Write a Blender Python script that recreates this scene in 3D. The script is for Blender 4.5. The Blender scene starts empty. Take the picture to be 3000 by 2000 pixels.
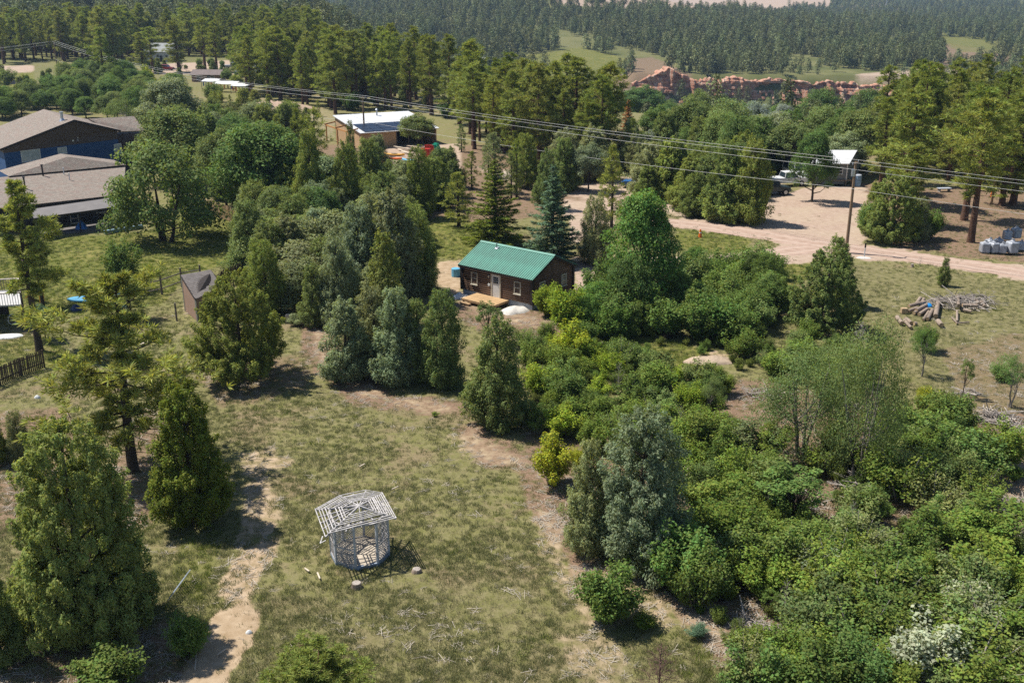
import bpy, bmesh, math, random
import numpy as np
from mathutils import Vector, Matrix

S = bpy.context.scene
COL = S.collection
rng = np.random.default_rng(7)
random.seed(7)
R = math.radians

# ------------------------------------------------------------------ camera
CAM_H, PITCH, FOC, CX, CY = 26.5, R(19.2), 2369.0, 1176.0, 784.0
CP, SP = math.cos(PITCH), math.sin(PITCH)
cd = bpy.data.cameras.new('camera')
cd.sensor_fit = 'HORIZONTAL'
cd.sensor_width = 36.0
cd.lens = 36.0 * FOC / 2352.0
cd.clip_start, cd.clip_end = 0.5, 20000
cam = bpy.data.objects.new('camera', cd)
cam.location = (0, 0, CAM_H)
cam.rotation_euler = (math.pi / 2 - PITCH, 0, 0)
COL.objects.link(cam)
S.camera = cam

# ------------------------------------------------------------------ world, sun, exposure
SUN_EL = R(58.5)
SUN_AZ = Vector((-0.93, 0.36))           # towards the sun, on the ground
w = bpy.data.worlds.new('World')
S.world = w
w.use_nodes = True
nt = w.node_tree
nt.nodes.clear()
sky = nt.nodes.new('ShaderNodeTexSky')
sky.sky_type = 'NISHITA'
sky.sun_disc = False
sky.sun_elevation = SUN_EL
sky.sun_rotation = math.atan2(SUN_AZ.x, SUN_AZ.y)
sky.altitude = 1100
sky.air_density, sky.dust_density, sky.ozone_density = 1.0, 0.4, 1.0
bg = nt.nodes.new('ShaderNodeBackground')
bg.inputs[1].default_value = 0.08
wo = nt.nodes.new('ShaderNodeOutputWorld')
nt.links.new(sky.outputs[0], bg.inputs[0])
nt.links.new(bg.outputs[0], wo.inputs[0])
sl = bpy.data.lights.new('sun', 'SUN')
sl.energy = 4.8
sl.angle = R(0.53)
sl.color = (1.0, 0.955, 0.88)
so = bpy.data.objects.new('sun', sl)
sd = SUN_AZ.normalized() * math.cos(SUN_EL)
so.rotation_euler = Vector((sd.x, sd.y, math.sin(SUN_EL))).to_track_quat('Z', 'Y').to_euler()
so.location = (-40, 10, 80)
COL.objects.link(so)
S.view_settings.view_transform = 'Standard'
S.view_settings.look = 'None'
S.view_settings.exposure = 0.75
S.view_settings.gamma = 1.0
S.view_settings.use_curve_mapping = False
S.render.engine = 'CYCLES'
S.cycles.max_bounces = 6
S.cycles.diffuse_bounces = 3
S.cycles.transmission_bounces = 3
S.cycles.volume_bounces = 0
S.cycles.transparent_max_bounces = 4
S.cycles.use_denoising = False

# ------------------------------------------------------------------ numbers
def sstep(a, b, x):
    t = np.clip((np.asarray(x, float) - a) / (b - a), 0, 1)
    return t * t * (3 - 2 * t)

_tabs = {}
def vnoise(x, y, seed=0):
    if seed not in _tabs:
        _tabs[seed] = np.random.default_rng(seed + 100).random((256, 256))
    T = _tabs[seed]
    x = np.asarray(x, float); y = np.asarray(y, float)
    xi = np.floor(x).astype(int); yi = np.floor(y).astype(int)
    fx = x - xi; fy = y - yi
    fx = fx * fx * (3 - 2 * fx); fy = fy * fy * (3 - 2 * fy)
    a = T[xi % 256, yi % 256]; b = T[(xi + 1) % 256, yi % 256]
    c = T[xi % 256, (yi + 1) % 256]; d = T[(xi + 1) % 256, (yi + 1) % 256]
    return (a * (1 - fx) + b * fx) * (1 - fy) + (c * (1 - fx) + d * fx) * fy

def H(x, y):
    """height of the bare ground"""
    x = np.asarray(x, float); y = np.asarray(y, float)
    edge = np.interp(x, [-400, -200, -110, -60, -29, -10, 10, 60, 120, 250],
                     [900, 760, 560, 370, 275, 228, 208, 198, 205, 235])
    s = sstep(0, 1, (y - edge) / 230.0)
    can = sstep(20, 80, x)
    wob = 10 * (vnoise(x / 25, y / 200, 3) - .5)
    stp = np.where((x > 70) & (x < 232), sstep(616, 624, y + wob), sstep(480, 730, y))
    low = -27 - 15 * can * (1 - stp) + 0.012 * np.clip(y - 1000, 0, 1500)
    low = low + 9 * (vnoise(x / 130, y / 130, 1) - .5) * sstep(650, 900, y)
    low = low + 44 * np.exp(-((x - 20) / 230) ** 2 - ((y - 1180) / 330) ** 2)
    low = low + np.clip(y - 1500, 0, 9000) * .085 * sstep(60, -250, x)
    low = low + np.clip(y - 2300, 0, 9000) * .14
    low = low + 60 * (vnoise(x / 500 + 3, y / 500, 5) - .5) * sstep(1500, 2600, y)
    ridge = 30 * np.exp(-((x + 270) / 150) ** 2 - ((y - 690) / 150) ** 2) * sstep(400, 620, y)
    return s * low + ridge

def P(px, py, z=None):
    """world point on the ray through a point of the 2352 x 1568 photograph, at height z or on the ground"""
    u, v = px - CX, py - CY
    d = np.array([u, FOC * CP - v * SP, -FOC * SP - v * CP]) / FOC
    if z is not None:
        t = (z - CAM_H) / d[2]
        return Vector((d[0] * t, d[1] * t, z))
    ts = np.concatenate([np.arange(20, 400, 1.0), np.arange(400, 6000, 4.0)])
    zz = CAM_H + d[2] * ts
    below = zz < H(d[0] * ts, d[1] * ts)
    i = int(np.argmax(below)) if below.any() else len(ts) - 1
    a, b = (ts[i - 1] if i else ts[0]), ts[i]
    for _ in range(24):
        m = (a + b) / 2
        if CAM_H + d[2] * m < H(d[0] * m, d[1] * m): b = m
        else: a = m
    return Vector((d[0] * b, d[1] * b, float(H(d[0] * b, d[1] * b))))

def proj(x, y, z):
    zz = z - CAM_H
    d = np.maximum(y * CP - zz * SP, .1)
    return CX + FOC * x / d, CY - FOC * (zz * CP + y * SP) / d

def zat(y, py):
    """height of a point at depth y that shows on image row py"""
    v = py - CY
    return CAM_H - (FOC * y * SP + v * y * CP) / (FOC * CP - v * SP)

def inpoly(px, py, poly):
    px = np.asarray(px, float); py = np.asarray(py, float)
    r = np.zeros(px.shape, bool)
    n = len(poly)
    for i in range(n):
        x1, y1 = poly[i]; x2, y2 = poly[(i + 1) % n]
        c = ((y1 > py) != (y2 > py)) & (px < (x2 - x1) * (py - y1) / (y2 - y1 + 1e-9) + x1)
        r ^= c
    return r

def polydist(px, py, poly):
    """signed distance to a polygon in the plane of the photograph (inside positive)"""
    d = np.full(px.shape, 1e9)
    n = len(poly)
    for i in range(n):
        x1, y1 = poly[i]; x2, y2 = poly[(i + 1) % n]
        vx, vy = x2 - x1, y2 - y1
        t = np.clip(((px - x1) * vx + (py - y1) * vy) / (vx * vx + vy * vy + 1e-9), 0, 1)
        d = np.minimum(d, np.hypot(px - x1 - t * vx, py - y1 - t * vy))
    return np.where(inpoly(px, py, poly), d, -d)

# ------------------------------------------------------------------ materials
def lin(r, g, b):
    f = lambda c: ((c / 255 + .055) / 1.055) ** 2.4 if c > 10 else c / 255 / 12.92
    return (f(r), f(g), f(b), 1)

class NB:
    """short-hand for building a node tree"""
    def __init__(s, name):
        s.m = bpy.data.materials.new(name); s.m.use_nodes = True
        s.t = s.m.node_tree; s.t.nodes.clear()
        s.out = s.n('ShaderNodeOutputMaterial')
    def n(s, typ, **kw):
        x = s.t.nodes.new(typ)
        for k, v in kw.items(): setattr(x, k, v)
        return x
    def l(s, a, b): s.t.links.new(a, b)
    def put(s, sock, v):
        if hasattr(v, 'is_output') or isinstance(v, bpy.types.NodeSocket): s.l(v, sock)
        else: sock.default_value = v
    def noise(s, scale, detail=3, vec=None, rough=.55, dist=0):
        x = s.n('ShaderNodeTexNoise')
        x.inputs['Scale'].default_value = scale; x.inputs['Detail'].default_value = detail
        x.inputs['Roughness'].default_value = rough; x.inputs['Distortion'].default_value = dist
        s.l(vec if vec is not None else s.pos(), x.inputs['Vector'])
        return x.outputs['Fac']
    def pos(s):
        if not hasattr(s, '_p'): s._p = s.n('ShaderNodeNewGeometry').outputs['Position']
        return s._p
    def obj(s):
        if not hasattr(s, '_o'): s._o = s.n('ShaderNodeTexCoord').outputs['Object']
        return s._o
    def math(s, op, a, b=0.0, clamp=False):
        x = s.n('ShaderNodeMath', operation=op, use_clamp=clamp)
        s.put(x.inputs[0], a); s.put(x.inputs[1], b)
        return x.outputs[0]
    def ramp(s, v, lo, hi, a=0., b=1.):
        x = s.n('ShaderNodeMapRange', clamp=True)
        s.put(x.inputs[0], v)
        for i, k in enumerate((lo, hi, a, b)): x.inputs[i + 1].default_value = k
        return x.outputs[0]
    def mix(s, f, a, b, blend='MIX'):
        x = s.n('ShaderNodeMix', data_type='RGBA', blend_type=blend)
        s.put(x.inputs['Factor'], f); s.put(x.inputs[6], a); s.put(x.inputs[7], b)
        return x.outputs[2]
    def attr(s, name, typ='GEOMETRY'):
        x = s.n('ShaderNodeAttribute', attribute_name=name, attribute_type=typ)
        return x
    def bump(s, h, strength=.3, dist=.05):
        x = s.n('ShaderNodeBump')
        x.inputs['Strength'].default_value = strength; x.inputs['Distance'].default_value = dist
        s.l(h, x.inputs['Height'])
        return x.outputs[0]
    def pbr(s, col, rough=.8, metal=0., normal=None, spec=.3):
        x = s.n('ShaderNodeBsdfPrincipled')
        s.put(x.inputs['Base Color'], col); s.put(x.inputs['Roughness'], rough)
        x.inputs['Metallic'].default_value = metal
        x.inputs['Specular IOR Level'].default_value = spec
        if normal is not None: s.l(normal, x.inputs['Normal'])
        return x.outputs[0]
    def done(s, sh):
        s.l(sh, s.out.inputs[0])
        return s.m

_simple = {}
def mat(name, col, rough=.75, metal=0., var=.25, scale=6., spec=.3, bump=.15, stretch=None):
    """a plain material with patchy wear, grain and fine relief"""
    if name in _simple: return _simple[name]
    b = NB(name)
    v = b.obj()
    if stretch:
        mp = b.n('ShaderNodeMapping'); mp.inputs['Scale'].default_value = stretch
        b.l(v, mp.inputs['Vector']); v = mp.outputs[0]
    n1 = b.noise(scale, 5, v); n2 = b.noise(scale * .23, 2, v)
    oi = b.n('ShaderNodeObjectInfo').outputs['Random']
    k = b.math('ADD', b.ramp(n1, .3, .7, 1 - var, 1 + var), b.ramp(n2, .3, .7, -var * .5, var * .5))
    k = b.math('ADD', k, b.ramp(oi, 0, 1, -var * .35, var * .35))
    c = b.mix(1.0, (col[0] * .76, col[1] * .76, col[2] * .76, 1), k, 'MULTIPLY')
    nrm = b.bump(n1, bump, .02) if bump else None
    _simple[name] = b.done(b.pbr(c, rough, metal, nrm, spec))
    return _simple[name]

def leaf_material(name, transl=.32, random_hue=False, base=None):
    b = NB(name)
    oi = b.n('ShaderNodeObjectInfo')
    tint = b.attr('tint').outputs['Fac']
    col = oi.outputs['Color'] if base is None else base
    hs = b.n('ShaderNodeHueSaturation')
    b.put(hs.inputs['Color'], col)
    b.l(b.ramp(b.math('FRACT', b.math('MULTIPLY', tint, 7.31)), 0, 1, .462, .528), hs.inputs['Hue'])
    val = b.ramp(tint, 0, 1, .45, 1.6)
    if base is not None:
        val = b.math('MULTIPLY', val, b.ramp(oi.outputs['Random'], 0, 1, .65, 1.35))
        b.l(b.ramp(b.math('FRACT', b.math('MULTIPLY', oi.outputs['Random'], 13.7)), 0, 1, .47, .525), hs.inputs['Hue'])
    b.l(val, hs.inputs['Value'])
    d = b.pbr(hs.outputs[0], .65, 0, None, .12)
    tr = b.n('ShaderNodeBsdfTranslucent')
    tc = b.mix(1.0, hs.outputs[0], (1.25, 1.15, .55, 1), 'MULTIPLY')
    b.l(tc, tr.inputs['Color'])
    mx = b.n('ShaderNodeMixShader'); mx.inputs[0].default_value = transl
    b.l(d, mx.inputs[1]); b.l(tr.outputs[0], mx.inputs[2])
    return b.done(mx.outputs[0])

LEAF = leaf_material('leaf', .38)
NEEDLE = leaf_material('needle', .36)
FARLEAF = leaf_material('far_needle', .2, base=(.125, .145, .062, 1))
def bark(name, c1, c2):
    b = NB(name)
    n = b.noise(9, 4, b.obj()); m = b.noise(1.2, 3, b.obj())
    return b.done(b.pbr(b.mix(b.ramp(b.math('ADD', n, m), .7, 1.3), c1, c2), .9, 0, b.bump(n, .5, .04), .1))
BARK = bark('bark_dark', (.035, .026, .02, 1), (.085, .065, .05, 1))
BARKP = bark('bark_pine', (.05, .03, .022, 1), (.15, .085, .055, 1))
BARKG = bark('bark_grey', (.12, .10, .085, 1), (.30, .27, .24, 1))
TWIG = bark('bark_red', (.07, .04, .03, 1), (.16, .10, .08, 1))
DEADW = bark('dead_wood', (.20, .17, .145, 1), (.45, .40, .35, 1))

# ------------------------------------------------------------------ objects
def tag(o, label=None, cat=None, group=None, kind=None):
    if label: o['label'] = label
    if cat: o['category'] = cat
    if group: o['group'] = group
    if kind: o['kind'] = kind
    return o

def link(name, data, parent=None, m=None):
    o = bpy.data.objects.new(name, data)
    COL.objects.link(o)
    if parent is not None: o.parent = parent
    if m is not None and data is not None and not data.materials: data.materials.append(m)
    return o

def empty(name, loc, rz=0., label=None, cat=None, group=None):
    o = bpy.data.objects.new(name, None)
    o.empty_display_size = .3
    o.location = loc; o.rotation_euler = (0, 0, rz)
    COL.objects.link(o)
    return tag(o, label, cat, group)

def npmesh(name, V, F, tint=None, smooth=False):
    """mesh from an (n,3) array and an (m,k) array of faces"""
    V = np.ascontiguousarray(V, np.float32); F = np.ascontiguousarray(F, np.int32)
    me = bpy.data.meshes.new(name)
    n, k = F.shape
    me.vertices.add(len(V)); me.vertices.foreach_set('co', V.ravel())
    me.loops.add(n * k); me.loops.foreach_set('vertex_index', F.ravel())
    me.polygons.add(n); me.polygons.foreach_set('loop_start', np.arange(0, n * k, k, dtype=np.int32))
    if tint is not None:
        a = me.attributes.new('tint', 'FLOAT', 'FACE'); a.data.foreach_set('value', np.ascontiguousarray(tint, np.float32))
    if smooth: me.polygons.foreach_set('use_smooth', np.ones(n, bool))
    me.update(calc_edges=True)
    return me

class MB:
    """collects boxes, bars, tubes and polygons into one mesh"""
    def __init__(s): s.v = []; s.f = []
    def add(s, vs, fs):
        o = len(s.v); s.v += [tuple(v) for v in vs]; s.f += [tuple(i + o for i in f) for f in fs]; return s
    def box(s, c, size, rz=0., rx=0., ry=0.):
        M = Matrix.Translation(Vector(c)) @ Matrix.Rotation(rz, 4, 'Z') @ Matrix.Rotation(ry, 4, 'Y') @ Matrix.Rotation(rx, 4, 'X')
        x, y, z = (k / 2 for k in size)
        vs = [M @ Vector((i * x, j * y, k * z)) for i in (-1, 1) for j in (-1, 1) for k in (-1, 1)]
        return s.add(vs, [(0, 1, 3, 2), (4, 6, 7, 5), (0, 4, 5, 1), (2, 3, 7, 6), (0, 2, 6, 4), (1, 5, 7, 3)])
    def bar(s, a, b, w, h, up=(0, 0, 1)):
        a = Vector(a); b = Vector(b); d = (b - a).normalized(); u = Vector(up)
        r = d.cross(u)
        if r.length < 1e-4: r = d.cross(Vector((1, 0, 0)))
        r.normalize(); u = r.cross(d)
        r = r * w / 2; u = u * h / 2
        vs = [a - r - u, a + r - u, a + r + u, a - r + u, b - r - u, b + r - u, b + r + u, b - r + u]
        return s.add(vs, [(0, 1, 2, 3), (7, 6, 5, 4), (0, 4, 5, 1), (1, 5, 6, 2), (2, 6, 7, 3), (3, 7, 4, 0)])
    def tube(s, pts, rad, n=6, caps=True):
        pts = [Vector(p) for p in pts]
        if not hasattr(rad, '__len__'): rad = [rad] * len(pts)
        vs = []
        for i, p in enumerate(pts):
            d = (pts[min(i + 1, len(pts) - 1)] - pts[max(i - 1, 0)])
            d = d.normalized() if d.length > 1e-6 else Vector((0, 0, 1))
            a = d.cross(Vector((0, 0, 1)) if abs(d.z) < .9 else Vector((1, 0, 0))).normalized(); b = d.cross(a)
            for k in range(n):
                t = 2 * math.pi * k / n
                vs.append(p + (a * math.cos(t) + b * math.sin(t)) * rad[i])
        fs = [(i * n + k, i * n + (k + 1) % n, (i + 1) * n + (k + 1) % n, (i + 1) * n + k) for i in range(len(pts) - 1) for k in range(n)]
        if caps: fs += [tuple(range(n - 1, -1, -1)), tuple((len(pts) - 1) * n + k for k in range(n))]
        return s.add(vs, fs)
    def prism(s, poly, d):
        """closed polygon of points swept by vector d"""
        poly = [Vector(p) for p in poly]; d = Vector(d); n = len(poly)
        return s.add(poly + [p + d for p in poly], [tuple(range(n - 1, -1, -1)), tuple(range(n, 2 * n))] + [(i, (i + 1) % n, n + (i + 1) % n, n + i) for i in range(n)])
    def mesh(s, name='mesh', smooth=False):
        me = bpy.data.meshes.new(name); me.from_pydata([tuple(v) for v in s.v], [], s.f)
        bm = bmesh.new(); bm.from_mesh(me); bmesh.ops.recalc_face_normals(bm, faces=bm.faces); bm.to_mesh(me); bm.free()
        if smooth: me.polygons.foreach_set('use_smooth', np.ones(len(me.polygons), bool))
        return me
    def build(s, name, m, parent=None, smooth=False, bevel=0.):
        o = link(name, s.mesh(name, smooth), parent, m)
        if bevel:
            bv = o.modifiers.new('bevel', 'BEVEL'); bv.width = bevel; bv.segments = 2; bv.limit_method = 'ANGLE'
        return o

def gn_scatter(name, pts, scale, src, label_kind='stuff', tilt=.12, matl=None):
    """one object that spreads copies of SRC over points"""
    pts = np.asarray(pts, np.float32)
    me = bpy.data.meshes.new(name)
    me.vertices.add(len(pts)); me.vertices.foreach_set('co', pts.ravel())
    a = me.attributes.new('sc', 'FLOAT', 'POINT'); a.data.foreach_set('value', np.asarray(scale, np.float32))
    r3 = np.stack([rng.normal(0, tilt, len(pts)), rng.normal(0, tilt, len(pts)), rng.uniform(0, 6.28, len(pts))], 1).astype(np.float32)
    a = me.attributes.new('rot', 'FLOAT_VECTOR', 'POINT'); a.data.foreach_set('vector', r3.ravel())
    o = link(name, me)
    g = bpy.data.node_groups.new(name, 'GeometryNodeTree')
    g.interface.new_socket('Geometry', in_out='INPUT', socket_type='NodeSocketGeometry')
    g.interface.new_socket('Geometry', in_out='OUTPUT', socket_type='NodeSocketGeometry')
    gi = g.nodes.new('NodeGroupInput'); go = g.nodes.new('NodeGroupOutput')
    ip = g.nodes.new('GeometryNodeInstanceOnPoints'); ob = g.nodes.new('GeometryNodeObjectInfo')
    ob.inputs['Object'].default_value = src; ob.inputs['As Instance'].default_value = True
    n1 = g.nodes.new('GeometryNodeInputNamedAttribute'); n1.data_type = 'FLOAT'; n1.inputs[0].default_value = 'sc'
    n2 = g.nodes.new('GeometryNodeInputNamedAttribute'); n2.data_type = 'FLOAT_VECTOR'; n2.inputs[0].default_value = 'rot'
    g.links.new(gi.outputs[0], ip.inputs['Points']); g.links.new(ob.outputs['Geometry'], ip.inputs['Instance'])
    g.links.new(n2.outputs['Attribute'], ip.inputs['Rotation']); g.links.new(n1.outputs['Attribute'], ip.inputs['Scale'])
    g.links.new(ip.outputs[0], go.inputs[0])
    md = o.modifiers.new('scatter', 'NODES'); md.node_group = g
    o['kind'] = label_kind
    return o

# ------------------------------------------------------------------ ground
MASKS = {
 'sand': [(1., 5, [(395, 1590), (470, 1440), (485, 1392), (560, 1378), (596, 1400), (600, 1440), (560, 1500), (505, 1590)]),
          (.7, 9, [(500, 1392), (505, 1330), (530, 1270), (600, 1225), (645, 1225), (625, 1290), (590, 1345), (585, 1400)]),
          (.62, 10, [(530, 1275), (548, 1170), (560, 1100), (620, 1085), (648, 1140), (640, 1225), (600, 1240)]),
          (.6, 10, [(540, 1050), (620, 1012), (675, 1055), (650, 1085), (560, 1110)]),
          (.5, 14, [(1225, 1160), (1290, 1180), (1310, 1290), (1480, 1330), (1570, 1370), (1640, 1395), (1720, 1450), (1660, 1500), (1560, 1440), (1460, 1425), (1330, 1440), (1290, 1350), (1235, 1260)]),
          (.5, 12, [(1030, 1005), (1090, 965), (1130, 1010), (1225, 1045), (1220, 1078), (1110, 1065), (1050, 1045)]),
          (.5, 14, [(1270, 1450), (1380, 1440), (1440, 1500), (1420, 1568), (1330, 1590), (1290, 1520)]),
          (.9, 5, [(1005, 600), (1056, 596), (1056, 660), (1036, 690), (1000, 640)]),
          (.45, 6, [(1040, 655), (1100, 690), (1200, 715), (1290, 735), (1270, 760), (1120, 735), (1045, 700)]),
          (.7, 5, [(1590, 815), (1640, 800), (1690, 826), (1640, 836), (1585, 834)]),
          (.5, 8, [(700, 740), (760, 752), (810, 850), (900, 905), (1080, 925), (1065, 955), (960, 945), (820, 905), (735, 830)]),
          (.45, 12, [(2250, 1030), (2352, 1000), (2400, 1250), (2290, 1260), (2240, 1150)]),
          (.55, 4, [(420, 700), (446, 690), (452, 738), (425, 726)])],
 'red': [(.8, 8, [(680, 735), (760, 745), (820, 850), (920, 900), (1085, 915), (1090, 960), (960, 950), (800, 925), (700, 830)]),
         (.8, 6, [(1045, 690), (1290, 715), (1290, 790), (1150, 780), (1045, 735)]),
         (.7, 10, [(250, 1080), (330, 940), (420, 960), (420, 1060), (360, 1200), (260, 1250)]),
         (.7, 10, [(-40, 940), (150, 930), (190, 990), (150, 1100), (60, 1200), (-40, 1250)]),
         (.75, 12, [(-40, 1470), (240, 1450), (440, 1400), (450, 1600), (-40, 1600)]),
         (.75, 12, [(1190, 990), (1600, 940), (1700, 860), (1800, 880), (2000, 940), (2400, 940), (2400, 1600), (1720, 1600), (1500, 1340), (1310, 1320), (1210, 1160)]),
         (.75, 10, [(1040, 980), (1110, 960), (1230, 1040), (1240, 1090), (1100, 1075)]),
         (.85, 5, [(1950, 420), (2400, 440), (2400, 605), (2200, 590), (2080, 570), (1990, 545), (1960, 500)]),
         (.75, 6, [(640, 330), (1300, 330), (1550, 400), (1560, 480), (1200, 500), (900, 560), (640, 700), (560, 600), (620, 420)]),
         (.6, 8, [(430, 850), (700, 800), (720, 900), (500, 930)]),
         (.9, 3, [(1640, 30), (1760, 26), (1910, 30), (2060, 18), (2200, 26), (2300, 30), (2200, 44), (1900, 50), (1660, 50)]),
         (.7, 4, [(1320, 140), (1500, 130), (1640, 190), (1500, 230), (1350, 200)]),
         (.7, 4, [(2150, 95), (2260, 110), (2352, 130), (2352, 150), (2200, 160), (2090, 150)]),
         (.55, 8, [(2150, 800), (2352, 760), (2400, 1000), (2230, 960)])],
 'green': [(1., 8, [(-60, 555), (120, 548), (330, 528), (440, 490), (545, 505), (530, 600), (420, 640), (380, 690), (250, 720), (-60, 730)]),
           (.8, 8, [(965, 510), (1060, 485), (1140, 560), (1060, 600), (990, 590)]),
           (1., 4, [(1548, 527), (1620, 528), (1740, 552), (1690, 585), (1560, 572)]),
           (.9, 6, [(1740, 615), (1900, 585), (1870, 640), (1790, 670), (1690, 655)]),
           (.9, 4, [(-60, 165), (80, 160), (92, 232), (60, 250), (-60, 250)]),
           (.8, 4, [(855, 112), (960, 86), (1062, 92), (1030, 135), (900, 140)]),
           (.8, 4, [(1180, 130), (1350, 106), (1450, 138), (1410, 190), (1340, 200), (1200, 180)]),
           (.6, 4, [(2130, 80), (2352, 70), (2400, 130), (2200, 120)]),
           (.5, 4, [(1930, 180), (2200, 186), (2210, 215), (1960, 200)]),
           (.8, 8, [(1380, 745), (1650, 800), (1640, 850), (1480, 840), (1250, 800)]),
           (.6, 10, [(-20, 780), (110, 770), (200, 830), (80, 860), (-20, 870)]),
           (.5, 8, [(420, 1225), (500, 1190), (510, 1290), (470, 1370), (420, 1380), (400, 1290)]),
           (.4, 6, [(650, 180), (800, 250), (720, 300), (420, 200)])],
 'dry': [(.85, 14, [(1880, 625), (2000, 600), (2400, 650), (2400, 960), (2150, 920), (1990, 770)]),
         (.5, 30, [(560, 1340), (1300, 1310), (1500, 1600), (520, 1600)]),
         (.45, 20, [(720, 760), (1000, 930), (1040, 1020), (700, 960)]),
         (.8, 5, [(1560, 570), (1700, 575), (1740, 590), (1560, 596)])],
 'pink': [(1., 3, [(1950, 556), (2080, 576), (2352, 610), (2420, 622), (2420, 655), (2352, 640), (2100, 606), (1940, 596)]),
          (1., 4, [(1540, 500), (1700, 503), (1755, 452), (1850, 428), (1985, 428), (2012, 480), (1985, 560), (1945, 600), (1800, 602), (1640, 622), (1550, 615), (1550, 592), (1735, 588), (1790, 562), (1740, 537), (1560, 524)]),
          (.8, 4, [(1310, 588), (1560, 590), (1560, 622), (1420, 645), (1400, 692), (1320, 690)]),
          (.7, 5, [(1290, 455), (1430, 465), (1410, 520), (1310, 560)]),
          (.8, 4, [(880, 328), (1060, 330), (1060, 400), (900, 425)]),
          (.8, 6, [(1080, 380), (1300, 398), (1700, 410), (1800, 420), (1800, 465), (1560, 500), (1200, 430)]),
          (.4, 8, [(580, 215), (780, 250), (770, 330), (560, 305), (490, 260)]),
          (.9, 3, [(-60, 152), (80, 149), (76, 165), (-60, 174)]),
          (.9, 3, [(330, 150), (560, 136), (600, 160), (520, 172), (340, 170)]),
          (.8, 3, [(150, 165), (270, 170), (330, 176), (330, 186), (200, 186)]),
          (1., 3, [(1260, -60), (1910, -60), (1910, 18), (1760, 32), (1620, 33), (1400, 17), (1280, 12)]),
          (.9, 3, [(1900, 14), (2040, 8), (2060, 24), (1960, 26)]),
          (.7, 3, [(1960, 170), (2150, 155), (2352, 165), (2352, 175), (2150, 172), (1980, 185)])],
}

def masks_at(x, y, z):
    px, py = proj(x, y, z)
    r = {}
    jit = 17 * (vnoise(x / 2.1, y / 2.1, 11) - .5) + 14 * (vnoise(x / .6, y / .6, 12) - .5)
    jit = jit * np.clip(60 / np.maximum(y, 20), .15, 1.4)
    for k, L in MASKS.items():
        m = np.zeros(np.shape(px))
        for amt, soft, poly in L:
            xs = [p[0] for p in poly]; ys = [p[1] for p in poly]
            ok = (px > min(xs) - 40) & (px < max(xs) + 40) & (py > min(ys) - 40) & (py < max(ys) + 40)
            if ok.any():
                d = polydist(px[ok], py[ok], poly) + jit[ok]
                m[ok] = np.maximum(m[ok], amt * sstep(-soft, soft, d))
        r[k] = m
    return r

def ground_grid(d0, d1, ratio, ncol, um):
    nd = int(math.log(d1 / d0) / math.log(ratio)) + 1
    d = d0 * (d1 / d0) ** (np.arange(nd) / (nd - 1)); u = np.linspace(-um, um, ncol)
    D, U = np.meshgrid(d, u, indexing='ij')
    X = (U * (D + 8)).ravel(); Y = D.ravel()
    i = np.arange(nd - 1)[:, None] * ncol + np.arange(ncol - 1)[None]
    F = np.stack([i, i + 1, i + ncol + 1, i + ncol], -1).reshape(-1, 4)
    return X, Y, F

GX, GY, GF = ground_grid(12, 6500, 1.0105, 330, .95)
GZ = H(GX, GY)
GM = masks_at(GX, GY, GZ)
flatm = np.maximum(GM['pink'], np.clip(GM['sand'] * .6, 0, 1))
relief = .16 * (vnoise(GX / 2.6, GY / 2.6, 21) - .5) + .09 * (vnoise(GX / .9, GY / .9, 22) - .5)
GZ = GZ + (relief - .06) * (1 - flatm) * sstep(20, 26, GY) + relief * .0
me = npmesh('ground', np.stack([GX, GY, GZ], 1), GF, None, True)
for k, m in GM.items():
    a = me.attributes.new('m_' + k, 'FLOAT', 'POINT'); a.data.foreach_set('value', m.astype(np.float32))
ground = link('ground', me)
ground['kind'] = 'structure'

b = NB('ground')
p = b.pos()
n1 = b.noise(.22, 4, p); n2 = b.noise(1.6, 5, p, .6); n3 = b.noise(9, 4, p, .7); n4 = b.noise(42, 2, p, .6); n5 = b.noise(.035, 3, p)
mask = {k: b.attr('m_' + k).outputs['Fac'] for k in MASKS}
olive = b.mix(b.ramp(n3, .35, .65), (.135, .14, .04, 1), (.23, .22, .085, 1))
straw = b.mix(b.ramp(n4, .35, .65), (.19, .18, .075, 1), (.34, .29, .165, 1))
dirt = b.mix(b.ramp(n3, .35, .7), (.19, .15, .075, 1), (.33, .265, .165, 1))
c = b.mix(b.ramp(b.math('ADD', n2, b.math('MULTIPLY', n4, .8)), .78, 1.12), olive, straw)
c = b.mix(b.ramp(b.math('ADD', n1, b.math('MULTIPLY', n2, .4)), .72, .86), c, dirt)
far = b.mix(b.ramp(n5, .35, .65), (.11, .125, .04, 1), (.19, .185, .075, 1))
sep = b.n('ShaderNodeSeparateXYZ'); b.l(p, sep.inputs[0])
c = b.mix(b.ramp(sep.outputs[1], 260, 420), c, far)
def brk(k, a=.22, lo=.3, hi=.7, n=n2):       # ragged mask edge
    return b.ramp(b.math('ADD', mask[k], b.math('MULTIPLY', b.math('SUBTRACT', n, .5), a * 4)), lo, hi)
lush = b.mix(b.ramp(n3, .3, .7), (.075, .105, .018, 1), (.20, .20, .05, 1))
lush = b.mix(b.ramp(b.math('ADD', n2, b.math('MULTIPLY', n1, .5)), .7, .95, 0, .7), lush, (.32, .27, .095, 1))
c = b.mix(brk('dry', .2), c, b.mix(b.ramp(b.math('ADD', n2, b.math('MULTIPLY', n3, .5)), .62, .9), (.15, .145, .055, 1), straw))
redc = b.mix(b.ramp(n3, .35, .65), (.155, .092, .058, 1), (.33, .225, .155, 1))
redc = b.mix(b.ramp(n4, .58, .68, 0, .8), redc, (.42, .36, .29, 1))
redc = b.mix(b.ramp(n2, .5, .62, 0, .75), redc, (.13, .125, .05, 1))
c = b.mix(brk('red', .2), c, redc)
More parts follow.
